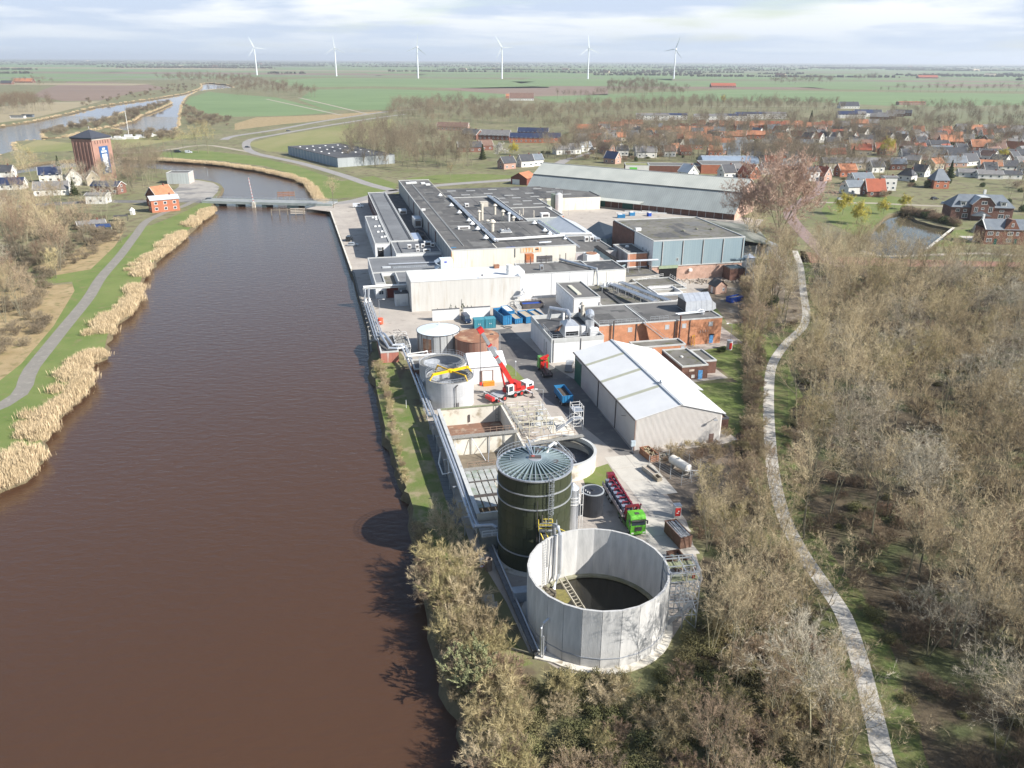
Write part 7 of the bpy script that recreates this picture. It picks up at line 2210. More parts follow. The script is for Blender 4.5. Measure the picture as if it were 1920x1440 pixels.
def house(x, y, rot, w, d, he, hr, rk, wk, label=None, hip=False, nw=3, group=None, loc=None):
 t = thing('house', label or f'{WN[wk]} house with {RN[rk]}', 'house', loc or G(x, y), R(rot), group)
 for n_, me, mt in house_mesh(w, d, he, hr, rk, wk, hip, nw):
  o = bpy.data.objects.new(n_, me)
  C.objects.link(o)
  o.parent = t
 return t
for row in [(303,384,62,11,8,5.4,9.6, 'o', 'b', 'brown brick house with steep bright orange roof on the dike'),(309,395,35,13,7,6.0,7.6, 'w', 'r', 'orange red gabled cafe with pale roof at the dike road bend'),(100,364,20,17,11,3.4,7.0, 'g', 'w', 'long pale bungalow with broad grey roof among the bare trees'),(97,340,25,12,9,4.8,8.6, 'n', 'w', 'white house with dark blue solar roof left of the conifer'),(140,346,-60,10,8,4.8,9.4, 'b', 'w', 'white gabled house with brown roof right of the conifer'),(176,346,-60,9,7,4.4,8.6, 'b', 'y', 'pair of cream gables right of the white gabled house'),(205,362,-8,16,8,4.4,6.6, 'n', 'b', 'brown house with flat topped dark glazed roof'),(186,380,5,10,8,4.4,5.2, 'g', 'w', 'small white flat house before the dark glazed roof'),(12,336,10,10,9,5,8.5, 'd', 'w', 'white house cut by the picture edge behind a bare tree'),(26,354,12,13,8,3,6.4, 'n', 'w', 'low white house with solar panels at the picture edge'),(172,428,35,11,5,2.4,3.6, 'g', 'w', 'low white shed with mossy roof beside the blue canopy'),(1597,362,15,11,8,4.2,7.4, 's', 'w', 'white L-shaped house with slate roof by the park lawn'),(1636,367,5,11,8,3.4,9.4, 'r', 'b', 'house with tall steep red tiled roof facing the park lawn'),(1663,356,0,7,7,7.6,8.2, 'g', 'w', 'tall narrow white house right of the red roofed one'),(1612,345,12,13,8,4,7, 's', 'w', 'slate roofed house behind the white L-shaped house'),(1520,338,10,7,8,6,8.4, 'd', 'w', 'white fronted corner shop with dark roof by the street'),(1540,338,-55,9,8,3.6,8.6, 'r', 'p', 'pale brick house with dark red roof beside the corner shop'),(1584,330,10,12,8,4.4,8.0, 'o', 'r', 'orange roofed house up the street from the corner shop'),(1640,322,8,9,8,4,7.5, 'd', 'w', 'white gabled house behind the tall narrow house'),(1700,338,-50,9,8,3.6,7.6, 'd', 'w', 'cream gabled house with dark roof left of the hip roofed villa'),(1725,330,-50,9,8,3.6,7.4, 'd', 'w', 'second cream gabled house with dark roof near the garden'),(1615,316,2,58,8,4.6,7.6, 'g', 'y', 'long terrace with grey brown roof and cream front'),(1764,298,-8,34,11,4.4,9.0, 'd', 'p', 'big black roofed terrace with pale gable end'),(1802,304,-8,22,10,4.4,8.6, 'd', 'p', 'second black roofed house with pale gable end'),(1876,300,-6,34,8,4.4,8.4, 'd', 'w', 'black roofed row ending in white trimmed gables'),(1470 + 310,272,0,20,9,3.8,9.0, 'o', 'b', 'broad house with bright orange roof behind a dark gable'),(1836,282,0,18,9,3.8,9.0, 'o', 'b', 'second broad bright orange roofed house farther right'),(1704,282,-40,14,9,3.6,7.6, 'b', 'b', 'dark brown roofed bungalow group left gable'),(1727,280,20,14,9,3.6,7.6, 'd', 'b', 'dark brown roofed bungalow group right gable'),(1362,332,20,9,8,3.6,8, 'd', 'w', 'small dark mansard house with white dormer behind the long shed'),(1390,330,0,13,8,4,8, 'g', 'b', 'brown brick house right of the small mansard house'),(1404,334,-60,11,9,4,8.6, 'r', 'r', 'red gabled brick house with white windows at the shed end'),(1444,326,0,13,8,5,7.8, 'd', 'w', 'dark roofed house with white dormer and white chimney'),(1148,306,-40,10,8,4,8.4, 'n', 'p', 'single house with navy roof and white gable behind the shed'),(1290,330,-60,10,9,3,7.4, 'w', 'w', 'pale triangular gable just above the long shed roof'),(950,316,35,10,8,4.4,8.2, 'd', 'p', 'dark roofed house left of the white blossoming tree gap'),(985,312,25,10,8,4.4,8.4, 'd', 'w', 'white sided house with dark roof right of its twin'),(1005,310,25,8,8,4.4,8.0, 's', 'w', 'grey roofed house squeezed behind the white sided house'),(850,244,-12,34,9,4,8, 'b', 'p', 'solar dotted brown terrace farthest left in the village'),(886,260,-50,24,10,4.6,9, 'g', 'b', 'grey roofed pair of gables at the village edge'),(928,262,-15,30,10,4.6,9, 'g', 'b', 'long grey roofed terrace beside the pair of gables'),(987,267,-6,30,9,4.8,8.4, 'n', 'r', 'navy roofed row with orange brick front'),(1024,267,5,26,9,4.8,8.4, 'n', 'r', 'second navy roofed row with pinkish front'),(1000,256,-10,30,9,4.8,8.4, 'n', 'b', 'navy roofed row just behind the orange fronted ones'),(978,188,0,45,18,4,13, 'b', 'w', 'big brown roofed farmhouse in the green fields'),(957,184,0,18,10,4,8, 'o', 'r', 'small orange barn left of the farmhouse'),(46,155,0,55,20,4,12, 'o', 'b', 'distant farm with orange red roof beyond the upper river'),(14,158,5,30,16,4,10, 'd', 'b', 'dark barn left of the orange roofed farm'),(1355,164,0,70,22,5,12, 'r', 'b', 'distant farm with long red roof in a tree belt'),(1738,147,0,90,30,6,14, 'r', 'b', 'far red roofed farm on the horizon'),(1590,203,0,30,16,4,10, 'd', 'w', 'black roofed farmhouse at the top of the village'),(1707,197,0,46,14,5,6, 'r', 'p', 'flat pale red barn in the meadow beyond the village'),(1757,348 + 4,0,9,9,5.2,11, 's', 'r', 'tall hip roofed villa with white dormer and brick front')]:
 hp = 'hip' in row[9]
 house(*row[:9], row[9], hip=hp, nw=max(2, min(10, int(row[3] / 4))))
GRP = 'village houses among bare trees'
lab_n = {}
for x0, y0, x1, y1, n, rot, w, d, he, hr, rks, wk, where in [(1312,228,1462,220,4,2,40,10,6.5,8.5, 'gnng', 'w', 'in the far white terrace row'),(1205,226,1275,222,2,0,40,10,6,8, 'gn', 'w', 'left of the far white terrace row'),(1350,242,1500,242,5,-8,20,9,4.6,9, 'oooro', 'r', 'in the bright orange row of the village'),(1500,246,1585,240,4,-8,18,9,4.6,9, 'orog', 'p', 'at the right end of the orange row'),(1600,240,1640,236,2,-8,18,9,5,9, 'og', 'p', 'beyond the orange row'),(1345,262,1430,258,4,-6,20,9,4,7.5, 'oooo', 'r', 'in the lower solar dotted orange row'),(1090,250,1195,238,5,-4,24,9,4.5,8.5, 'ogooo', 'p', 'in the orange roofed rows left of the grove'),(1075,268,1180,262,4,10,12,9,4,8, 'grgo', 'y', 'half hidden by trees in the middle of the village'),(1270,262,1330,272,4,-8,24,9,4,8, 'oroo', 'r', 'in the pinkish orange terraces left of the solar row'),(1215,256,1330,250,4,0,26,9,4,8, 'oooo', 'r', 'in the long pink orange terrace'),(1508,266,1600,262,6,-55,11,8,4,8.5, 'nrdgbd', 'w', 'in the row of gables under the orange row'),(1560,252,1640,256,5,-55,11,8,4,8.6, 'dnddd', 'w', 'in the row of dark gables with white fronts'),(1640,262,1698,268,4,-60,11,8,4,8.4, 'ddgd', 'w', 'at the right end of the dark gable row'),(1580,222,1640,216,4,0,26,9,5,9, 'ngnd', 'w', 'in the farthest dark roofed cluster'),(1640,226,1700,214,4,-20,22,9,4,8, 'gggd', 'b', 'in the grey roofed cluster at the meadow'),(1790,246,1915,250,5,5,14,9,4,8, 'dogog', 'b', 'between the bare trees at the right edge'),(1470,308,1500,300,2,0,13,8,4,7.5, 'gd', 'w', 'behind the pink crowned tree'),(1700,310,1745,300,3,-30,12,8,3.6,7, 'gbg', 'y', 'behind the cream gabled houses'),(1800,330,1905,335,3,-10,15,8,3,5, 'ggd', 'w', 'in the car park edge behind the villa'),(860,285,920,280,3,20,11,8,4,8, 'gdb', 'b', 'behind the bare copse'),(1040,290,1130,280,4,25,11,8,4,8, 'gywb', 'w', 'under the tall village trees'),(1740,262,1780,258,3,10,13,8,4,8, 'gdr', 'b', 'behind the broad orange roofed houses'),(1530,292,1575,285,3,5,12,8,4,7.5, 'gwd', 'b', 'by the wide pale street'),(1840,318,1900,316,2,-8,14,8,3,6.5, 'od', 'w', 'by the black roofed row')]:
 for k in range(n):
  f = (k + .5) / n
  rk = rks[k] if rks[k] in RF else 'g'
  lb = f'{WN[wk]} house, {RN[rk]}, {where}'
  house(x0 + (x1 - x0) * f, y0 + (y1 - y0) * f + k % 2 * 1.5, rot + k % 3 * 4 - 4, w, d, he, hr, rk, wk, lb, nw=max(2, min(8, int(w / 4))), group=where)
rv5 = random.Random(77)
vz = px([(1060,290),(1080,252),(1330,238),(1560,248),(1700,250),(1900,246),(2000,300),(1900,345),(1700,325),(1560,300),(1480,318),(1200,296)])
placed = [o.location.copy() for o in C.objects if o.get('category') in ('house', 'villa')]
tries = 0
while tries < 2500 and len(placed) < 300:
 tries += 1
 p = Vector((rv5.uniform(0,760), rv5.uniform(440,1000),0))
 if not inside(p[:2], vz) or any(((p - q).length < 14.5 for q in placed)):
  continue
 placed.append(p)
 rk, wk = (rv5.choice('oogdbbrdgs'), rv5.choice('wbrpyw'))
 house(0,0, rv5.choice([0,5,-8,-55,30]), rv5.choice([9,11,16]),8, rv5.choice([3.4,4.4]), rv5.choice([7.6,8.4]), rk, wk, f'{WN[wk]} house with {RN[rk]} hidden between village trees', nw=3, group='houses hidden between village trees', loc=p)
vl = thing('brick_villa', 'large brown brick villa with slate roofs, white gables and dormers', 'villa', G(1838,412), R(-7))
wall_body('wall', vl,-14,14,0,11,6.0,(brick_brown,) * 4)
m = MB().extrude([(0,6.0),(11,6.0),(5.5,11.0)],0,-13,13)
part('roof', MB().add([(-14.6,-.6,5.8),(14.6,-.6,5.8),(10,5.5,11.2),(-10,5.5,11.2),(-14.6,11.6,5.8),(14.6,11.6,5.8)],[(0,1,2,3),(5,4,3,2),(1,5,2),(4,0,3)]), slate, vl)
part('gable_wall', MB().extrude([(-5.5,0),(4.5,0),(4.5,7.6),(1.6,10.6),(-2.6,10.6),(-5.5,7.6)],1,-1.6,6), brick_brown, vl)
part('gable_roof', MB().beam((-6.0,2,7.3),(-2.5,2,10.9),8.2,.25).beam((5.0,2,7.3),(1.5,2,10.9),8.2,.25).beam((-2.6,2,10.8),(1.6,2,10.8),8.2,.2), M('pale_verge',(.5,.52,.52), None,1,.7), vl)
part('porch_roof', MB().add([(-5.5,-4.6,2.4),(3.0,-4.6,2.4),(-1.2,-4.6,4.4),(-5.5,-.5,2.4),(3.0,-.5,2.4),(-1.2,-.5,4.4)],[(0,2,5,3),(2,1,4,5),(0,1,2)]), slate, vl)
part('chimney', MB().box(1.5,2.6,6.0,7.0,9,13.2), plaster, vl)
for x in (-9,9.2):
 dm_ = part('dormer', MB().box(x - 1.2, x + 1.2,.2,4.5,6.4,8.4), plaster, vl)
 part('dormer_roof', MB().beam((x - 1.5,2.2,8.5),(x + 1.5,2.2,8.5),5.0,.15), slate, dm_)
 window(vl, x - .9,.2,6.7,1.8,1.4, 'f', white)
for x, z, w, h in ((-12,3.6,1.8,1.4),(-8.6,3.7,1.6,1.2),(-8.8,.8,2.6,2.0),(7.6,.8,2.6,2.0),(11,.8,1.6,1.8),(7.8,3.8,2.0,1.0)):
 window(vl, x,0, z, w, h, 'f', white)
for x, z, w, h in ((-4.4,3.8,1.6,2.4),(2.0,3.8,1.8,2.6),(-1.4,5.0,1.4,1.0),(-1.7,7.4,2.6,1.6)):
 window(vl, x,-1.6, z, w, h, 'f', white)
bt = thing('brick_terrace', 'new red brown brick terrace with slate roof and pointed gable by the pond', 'terrace', G(1843,458), R(-3.5))
wall_body('wall', bt,0,32,0,9,6.2,(M_brick('terrace_brick',(.22,.085,.055),(.18,.07,.045),(.25,.17,.13)),) * 4)
part('roof', MB().add([(-.3,-.4,6.1),(32,-.4,6.1),(32,4.5,9.8),(-.3,4.5,9.8),(32,9.4,6.1),(-.3,9.4,6.1)],[(0,1,2,3),(3,2,4,5)]), slate, bt)
part('verge', MB().beam((-.3,-.4,6.2),(-.3,4.5,9.9),.3,.3).beam((-.3,4.5,9.9),(-.3,9.4,6.2),.3,.3).box(-.3,.4,4.0,5.0,9.6,11.6), white, bt)
for gx in (10.2,26):
 part('gable_wall', MB().extrude([(gx - 3.2,6.2),(gx + 3.2,6.2),(gx + .5,10.2),(gx - .5,10.2)],1,-.08,4.5), MATS['terrace_brick'], bt)
 window(bt, gx - .5,-.08,7.3,1.0,1.5, 'f', white)
for k in range(4):
 x = .9 + k * 8
 window(bt, x,0,3.8,2.2,1.5, 'f', white, bars=2)
 window(bt, x + 3.4,0,3.7,1.1,1.5, 'f', white)
 window(bt, x,0,1.0,2.2,1.5, 'f', white, bars=2)
 door(bt, x + 3.2,0,.1,1.1,2.3, dkgreen_paint)
t = thing('flat_village_works', 'group of flat grey roofed workshops behind the long storage shed', 'workshop', G(1172,322), R(-4))
flat(t,0,16,0,14,4.5,(plaster, w_brn, w_brn, w_brn), MATS['yellow_grass'], coping_w)
flat(t,16.1,50,0,16,4.6,(w_brn,) * 4, roof_felt_light, coping_w, wname='rear_wall')
flat(t,50.1,82,-4,18,6.2,(w_red,) * 4, roof_felt_light, coping_w, wname='east_wall')
part('green_door', box(3,8,-.1,0,0,3), M('bright_green_sign',(.15,.55,.08), None,1,.6), t)
t = thing('arched_hall', 'grey sports hall with blue scalloped arched roof edge', 'hall', G(1318,318), R(0))
part('wall', MB().box(0,38,0,18,0,4), w_yel, t)
m = MB()
pr = [(18 * (.5 - .5 * math.cos(math.pi * k / 10)),4 + 4.2 * math.sin(math.pi * k / 10)) for k in range(11)]
part('arched_roof', m.extrude(pr,0,-.5,38.5), M('blue_grey_arch_roof',(.2,.25,.31),(.25,.3,.36),.3,.6), t)
for k in range(12):
 part('roof_scallop', MB().box(k * 3.2, k * 3.2 + 2.6,9.5,10.5,8.1,8.5), MATS['pale_verge'], t)
A_, B2 = (Vector(G(541,290)), Vector(G(634,314)))
an_ = math.atan2(B2.y - A_.y, B2.x - A_.x)
L2 = (B2 - A_).length
t = thing('blue_distribution_shed', 'wide low blue grey shed with dark flat roof and rooflights beyond the river bend', 'warehouse', A_, an_)
flat(t,0, L2,0,44,6.5,(M_panel('soft_blue_panel',(.24,.31,.37),(.2,.27,.33),3,.8,3,.5), greywall, greywall, greywall), M('charcoal_roof',(.07,.07,.075),(.09,.09,.09),.1,.8), coping_d)
for i in range(5):
 for j in range(4):
  part('rooflight', box(8 + i * 14 + j,9.6 + i * 14 + j,6 + j * 10,7.2 + j * 10,6.2,6.6), white, t)
for k in range(14):
 part('downpipe', box(3 + k * 6,3.3 + k * 6,-.2,-.005,0,6.3), MATS['light_grey_unit'], t)
t = thing('grey_quay_block', 'boxy grey building standing in the water bend beside the quay square', 'building', G(314,345), R(4))
flat(t,0,13,0,10,6.6,(M_panel('pale_block_wall',(.42,.45,.43),(.34,.36,.35),1.6,.8,3,.8), M('pale_pinkish',(.5,.44,.4), None,1,.8), greywall, greywall), roof_felt, coping_w)
part('flag_mast', MB().beam((6,.5,6),(4.6,.5,20),.14), dark_steel, t)
t = thing('blue_canopy', 'blue tarpaulin canopy beside the low white shed', 'canopy', G(195,431), R(30))
part('sheet', MB().add([(-3,-2.5,1.6),(3,-2.5,1.6),(3,2.5,2.2),(-3,2.5,2.2),(-3,-2.5,1.5),(3,-2.5,1.5),(3,2.5,2.1),(-3,2.5,2.1)],[(0,1,2,3),(7,6,5,4),(0,4,5,1)]), M('navy_tarp',(.03,.06,.16), None,1,.5), t)
for a in (-2.9,2.8):
 part('post', MB().box(a, a + .1,-2.4,-2.3,0,1.6), white, t)
t = thing('white_gazebo', 'small white garden gazebo left of the orange cafe', 'gazebo', G(249,402))
part('wall', MB().cyl((0,0,0),1.3,2.0,6), plaster, t)
part('roof', MB().cyl((0,0,2.0),1.5,1.3,6,.1), white, t)
t = thing('timber_pergola', 'dark timber pergola in the garden below the dike', 'pergola', G(213,416), R(20))
part('frame', MB().box(0,6,0,4,2.2,2.4).box(0,.2,0,.2,0,2.2).box(5.8,6,0,.2,0,2.2).box(0,.2,3.8,4,0,2.2).box(5.8,6,3.8,4,0,2.2), MATS['dark_timber'], t)
for x, y, l_ in ((1853,436, 'bare mound of yellow building sand by the pond'),):
 m = MB().dome((0,0,-.2),7.5,4.0,18,5)
 rr_ = random.Random(2)
 m.v = [(a * (1 + rr_.uniform(-.15,.15)), b * (.8 + rr_.uniform(-.15,.15)), c * (1 + rr_.uniform(-.2,.2))) for a, b, c in m.v]
 tag(m.build('sand_mound', sand, loc=G(x, y)), l_, 'sand heap')
struct('building_plot_pavement', box(-5,5,-6,6,.0,.06), slab_mat).location = G(1832,448)
wt = thing('water_tower', 'square red brick water tower with slate pyramid roof and blue banner', 'tower', G(184,336), R(73))
tb = M('tower_brick',(.36,.21,.16),(.3,.17,.13),.5,.9)
part('shaft', MB().box(-7.6,7.6,-7.6,7.6,0,24.5), tb, wt)
part('eave', MB().box(-8.1,8.1,-8.1,8.1,24.5,25.3), M('slate_roof_dark',(.06,.065,.08), None,1,.6), wt)
part('roof', MB().add([(-8.3,-8.3,25.3),(8.3,-8.3,25.3),(8.3,8.3,25.3),(-8.3,8.3,25.3),(0,0,29.6)],[(0,1,4),(1,2,4),(2,3,4),(3,0,4)]), MATS['slate_roof_dark'], wt)
part('finial', MB().cyl((0,0,30.0),.12,1.3,6), white, wt)
for k in range(6):
 y = -5.6 + k * 2.1
 part('buttress', MB().box(-8.15,-7.6, y * 1.22, y * 1.22 + .8,0,22.8), tb, wt)
 part('front_slot', MB().box(y + .2, y + .6,-7.66,-7.59,21.6,23.4), M('dark_interior',(.012,.012,.013)), wt)
part('cornice', MB().box(-7.7,7.7,-7.85,-7.6,23.9,24.45), M('pale_stone',(.55,.48,.4), None,1,.8), wt)
bn = part('banner', MB().box(-3.0,4.0,-7.9,-7.59,3.8,20.0), M('banner_blue',(.04,.11,.26), None,1,.6), wt)
part('banner_field', MB().box(-1.5,2.5,-7.96,-7.9,7.4,15.4), M('banner_white',(.8,.82,.84), None,1,.6), bn)
bt_ = MB()
for k,(w_, z_) in enumerate(((4.2,17.0),(4.4,16.3),(2.4,18.0),(2.2,18.6),(2.0,6.4),(1.6,5.8))):
 bt_.box(.4 - w_ / 2,.4 + w_ / 2,-7.95,-7.9, z_, z_ + .4)
bt_.box(1.6,3.0,-7.95,-7.9,4.6,5.1).box(-1.8,-1.1,-7.95,-7.9,4.4,5.0)
part('banner_lettering', bt_, MATS['banner_white'], bn)
br = thing('river_bridge', 'long low grey steel bridge with dark piers crossing the brown river', 'bridge',(0,0,0))
a, b = (Vector(G(386,378)), Vector(G(628,384)))
dv = (b - a).normalized()
nv = Vector((-dv.y, dv.x,0))
part('deck', MB().beam(a + Vector((0,0,.75)), b + Vector((0,0,.75)),9.0,.5), M('bridge_grey',(.34,.35,.34),(.27,.28,.27),.3,.7), br)
for s_ in (-1,1):
 part('girder', MB().beam(a + nv * (4.6 * s_) + Vector((0,0,.55)), b + nv * (4.6 * s_) + Vector((0,0,.55)),.3,1.3), M('girder_pale_green',(.36,.39,.36),(.26,.3,.28),.4,.6), br)
 m = railing([a + nv * (4.4 * s_) + Vector((0,0,1.1)), b + nv * (4.4 * s_) + Vector((0,0,1.1))],1.0,2.0,.035, rails=(.35,.7,1.0))
 part('railing', m, steel, br)
Lb = (b - a).length
for f, w_ in ((.12,1.4),(.27,1.2),(.48,2.2),(.7,6.0),(.955,2.2)):
 c = a + dv * (Lb * f)
 part('pier', MB().beam(c - nv * 4.6 + Vector((0,0,-1.2)), c + nv * 4.6 + Vector((0,0,-1.2)), w_,2.6), M('dark_teal_pier',(.05,.09,.09),(.09,.11,.11),.6,.8), br)
c = a + dv * (Lb * .405) - nv * 4.9
pz = part('barrier_pole', MB().beam(c + Vector((0,0,1.0)), c + Vector((-1.2,0,13.5)),.28), white, br)
m = MB()
for k in range(8):
 p = c + Vector((-1.2 * (k + .5) / 8,0,1 + 12.5 * (k + .5) / 8))
 m.beam(p, p + Vector((-.05,0,.5)),.31)
part('red_band', m, red_paint, pz)
part('barrier_base', MB().box(c.x - .8, c.x + .8, c.y - .6, c.y + .6,-1.5,1.2), pale_concrete, br)
fd = thing('timber_fender', 'pale timber guide fender in the water before the middle bridge pier', 'fender', G(540,404, WATER_Z))
for k in range(5):
 part('pile', MB().beam((-8 + k * 3.8, k * .6,-.4),(-8 + k * 3.8, k * .6,3.2),.35), wood_grey, fd)
for k in range(4):
 part('plank', MB().beam((1,1.2,.8 + k * .75),(8,2.5,.8 + k * .75),.14,.3), M('pale_timber',(.6,.54,.45),(.5,.44,.36),1,.8), fd)
part('plank', MB().beam((-8,0,2.6),(1,1.2,2.6),.2,.3), wood_grey, fd)
fd = thing('orange_timber_fender', 'orange brown timber fender standing behind the bridge deck', 'fender', G(537,376, WATER_Z))
for k in range(3):
 part('plank', MB().beam((-4.5,0,2.4 + k * .9),(4.5,.8,2.6 + k * .9),.3,.4), M('orange_timber',(.4,.17,.08), None,1,.8), fd)
for k in range(4):
 part('pile', MB().beam((-4.5 + k * 3, k * .3,-1),(-4.5 + k * 3, k * .3,5.2),.25), wood_grey, fd)
for x, y, w_, l_, m_ in ((34,224,20, 'white houseboat moored at the left bank of the upper river', plaster),(53,222,16, 'grey houseboat with glazed cabin right of the white houseboat', slate)):
 t = thing('houseboat', l_, 'boat', G(x, y, WATER_Z), R(4))
 part('hull', MB().box(-w_ / 2, w_ / 2,-3,3,0,1.4), white, t)
 part('cabin', MB().box(-w_ / 2 + 2, w_ / 2 - 1,-2.5,2.5,1.4,4.6), m_, t)
 part('roof', MB().box(-w_ / 2 + 1.6, w_ / 2 - .6,-2.9,2.9,4.6,4.9), roof_dark, t)
 part('window', MB().box(-w_ / 2 + 3, w_ / 2 - 2,-2.55,-2.5,2.4,3.8), glass_dark, t)
for k,(x, y, s_) in enumerate([(206,262,1.1),(222,262,1.3),(243,261,1.6),(262,259,1.2),(275,257,1.2),(284,255,1.0)]):
 t = thing('moored_boat',['first small white boat from the tower', 'second white boat from the tower', 'largest white sailing boat with thin mast', 'white boat right of the sailing boat', 'second boat right of the sailing boat', 'last white boat of the little harbour'][k], 'boat', G(x, y,-.3), R(8), 'white boats in the little harbour')
 t.scale = (s_,) * 3
 part('hull', MB().add([(-4,-1.2,0),(3,-1.2,0),(5,0,0),(3,1.2,0),(-4,1.2,0),(-4.2,-1.6,1.4),(3.2,-1.6,1.4),(5.8,0,1.6),(3.2,1.6,1.4),(-4.2,1.6,1.4)],[(0,1,6,5),(1,2,7,6),(2,3,8,7),(3,4,9,8),(4,0,5,9),(5,6,7,8,9)]), white, t)
 part('cabin', MB().box(-2.5,1.6,-1.0,1.0,1.4,2.6), M('grey_white',(.6,.6,.6)), t)
 if k in (2,):
  part('mast', MB().cyl((0,0,1.4),.12,14,6), white, t)
tw_ = M('turbine_white',(.78,.8,.82), None,1,.4)

def blade_mesh():
 m = MB()
 pr = [(0,1.4,1.1),(3,1.8,1.1),(9,3.6,.7),(25,2.4,.5),(44,.8,.25)]
 vs = []
 for z, c, t in pr:
  vs += [(-c * .4,-t / 2, z),(c * .6,0, z),(-c * .4, t / 2, z)]
 fs = [(i * 3 + j, i * 3 + (j + 1) % 3, i * 3 + 3 + (j + 1) % 3, i * 3 + 3 + j) for i in range(4) for j in range(3)]
 return m.add(vs, fs + [(12,13,14)]).mesh('blade')
bm = blade_mesh()
bm.materials.append(tw_)
tm_ = MB().cyl((0,0,0),3.1,104,16,1.6).mesh('tower')
tm_.materials.append(tw_)
nm_ = MB().box(-2,2,-3.5,8,103,107.5).mesh('nacelle')
nm_.materials.append(tw_)
hm_ = MB().cyl((0,0,0),1.8,2.5,12,.8).mesh('hub')
hm_.materials.append(tw_)
tipm = MB().add([(-.4,-.12,37),(.5,0,37),(-.4,.12,37),(-.25,-.1,44.1),(.35,0,44.1),(-.25,.1,44.1)],[(0,1,4,3),(1,2,5,4),(2,0,3,5),(3,4,5)]).mesh('tip')
tipm.materials.append(M('red_tip',(.6,.12,.1), None,1,.5))

def turbine(loc, phase, yaw, label, group, s=1.0):
 t = thing('wind_turbine', label, 'wind turbine', loc, yaw, group)
 t.scale = (s,) * 3
 for n_, me in (('tower', tm_),('nacelle', nm_)):
  o = bpy.data.objects.new(n_, me)
  C.objects.link(o)
  o.parent = t
 hb_ = bpy.data.objects.new('hub', hm_)
 C.objects.link(hb_)
 hb_.parent = t
 hb_.location = (0,-3.5,105.4)
 hb_.rotation_euler = (R(90),0,0)
 for k in range(3):
  o = bpy.data.objects.new('blade', bm)
  C.objects.link(o)
  o.parent = t
  o.location = (0,-4.6,105.4)
  o.rotation_euler = (0, R(phase + 120 * k),0)
  o2 = bpy.data.objects.new('blade_tip', tipm)
  C.objects.link(o2)
  o2.parent = o
  o2.scale = (1.04,1.04,1)
 return t
TL = ['first main wind turbine counted from the river side, over the tree row', 'second wind turbine from the river side', 'third wind turbine, standing left of the picture middle', 'fourth wind turbine, almost in the picture middle', 'fifth wind turbine of the near row', 'last wind turbine of the near row, farthest from the river']
for (x, y, ph, yw), l_ in zip([(482,141,-24,12),(631,143,-4,0),(784,147,8,-10),(941,148,-32,5),(1102,148,-6,5),(1263,148,20,-30)], TL):
 turbine(G(x, y), ph, R(yw), l_, 'near row of wind turbines',1.08)
for k, x in enumerate([1335,1377,1384,1415,1450,1456,1466,1497,1503,1547,1580,1596,1612,1655,1681,1716,1736,1742,1797,1808,1831,1879]):
 p = Vector(G(x,121 + k * 7 % 3 * .6))
 turbine(p, k * 37, R(k * 23 % 50 - 25), 'tiny far wind turbine on the hazy horizon right of the near row', 'far wind turbines on the horizon')

# vegetation and haze
def bark(name, c1, c2, var=.25):
 """Bark and twigs: colour varies between individuals."""
 m = bpy.data.materials.new(name)
 m.use_nodes = True
 n, l = (m.node_tree.nodes, m.node_tree.links)
 b = n['Principled BSDF']
 b.inputs['Roughness'].default_value = .9
 b.inputs['Specular IOR Level'].default_value = .15
 oi = n.new('ShaderNodeObjectInfo')
 mx = n.new('ShaderNodeMix')
 mx.data_type = 'RGBA'
 mx.inputs[6].default_value = (*c1,1)
 mx.inputs[7].default_value = (*c2,1)
 l.new(oi.outputs['Random'], mx.inputs[0])
 t = n.new('ShaderNodeTexCoord')
 nz = n.new('ShaderNodeTexNoise')
 nz.inputs['Scale'].default_value = .6
 nz.inputs['Detail'].default_value = 3
 l.new(t.outputs['Object'], nz.inputs['Vector'])
 mr = n.new('ShaderNodeMapRange')
 mr.inputs[1].default_value = .3
 mr.inputs[2].default_value = .7
 mr.inputs[3].default_value = 1 - var
 mr.inputs[4].default_value = 1 + var
 l.new(nz.outputs[0], mr.inputs[0])
 m2 = n.new('ShaderNodeMix')
 m2.data_type = 'RGBA'
 m2.blend_type = 'MULTIPLY'
 m2.inputs[0].default_value = 1
 l.new(mx.outputs[2], m2.inputs[6])
 l.new(mr.outputs[0], m2.inputs[7])
 l.new(m2.outputs[2], b.inputs['Base Color'])
 return m
bk_trunk = bark('trunk_bark',(.3,.27,.17),(.16,.145,.105))
bk_tan = bark('pale_tan_twigs',(.54,.44,.28),(.32,.25,.145))
bk_olive = bark('olive_twigs',(.34,.29,.14),(.48,.39,.22))
bk_brown = bark('reddish_brown_twigs',(.24,.16,.11),(.4,.31,.205))
bk_pink = bark('pinkish_twigs',(.5,.34,.25),(.5,.36,.28))
bk_dark = bark('dark_brown_twigs',(.15,.11,.075),(.22,.165,.11))
bk_far = bark('distant_crown_twigs',(.17,.135,.095),(.3,.245,.165))
bk_grey = bark('grey_twigs',(.48,.43,.33),(.34,.29,.21))
leaf_wil = bark('willow_yellow',(.55,.46,.08),(.48,.42,.1))
leaf_grn = bark('evergreen_leaves',(.05,.075,.028),(.075,.085,.035))
leaf_brm = bark('bramble_leaves',(.14,.145,.06),(.21,.18,.09))
leaf_cat = bark('catkin_leaves',(.36,.36,.2),(.3,.31,.16))
reed_m = bark('reed_straw',(.62,.49,.315),(.53,.41,.25))
blossom = bark('white_blossom',(.62,.6,.55),(.55,.52,.48))

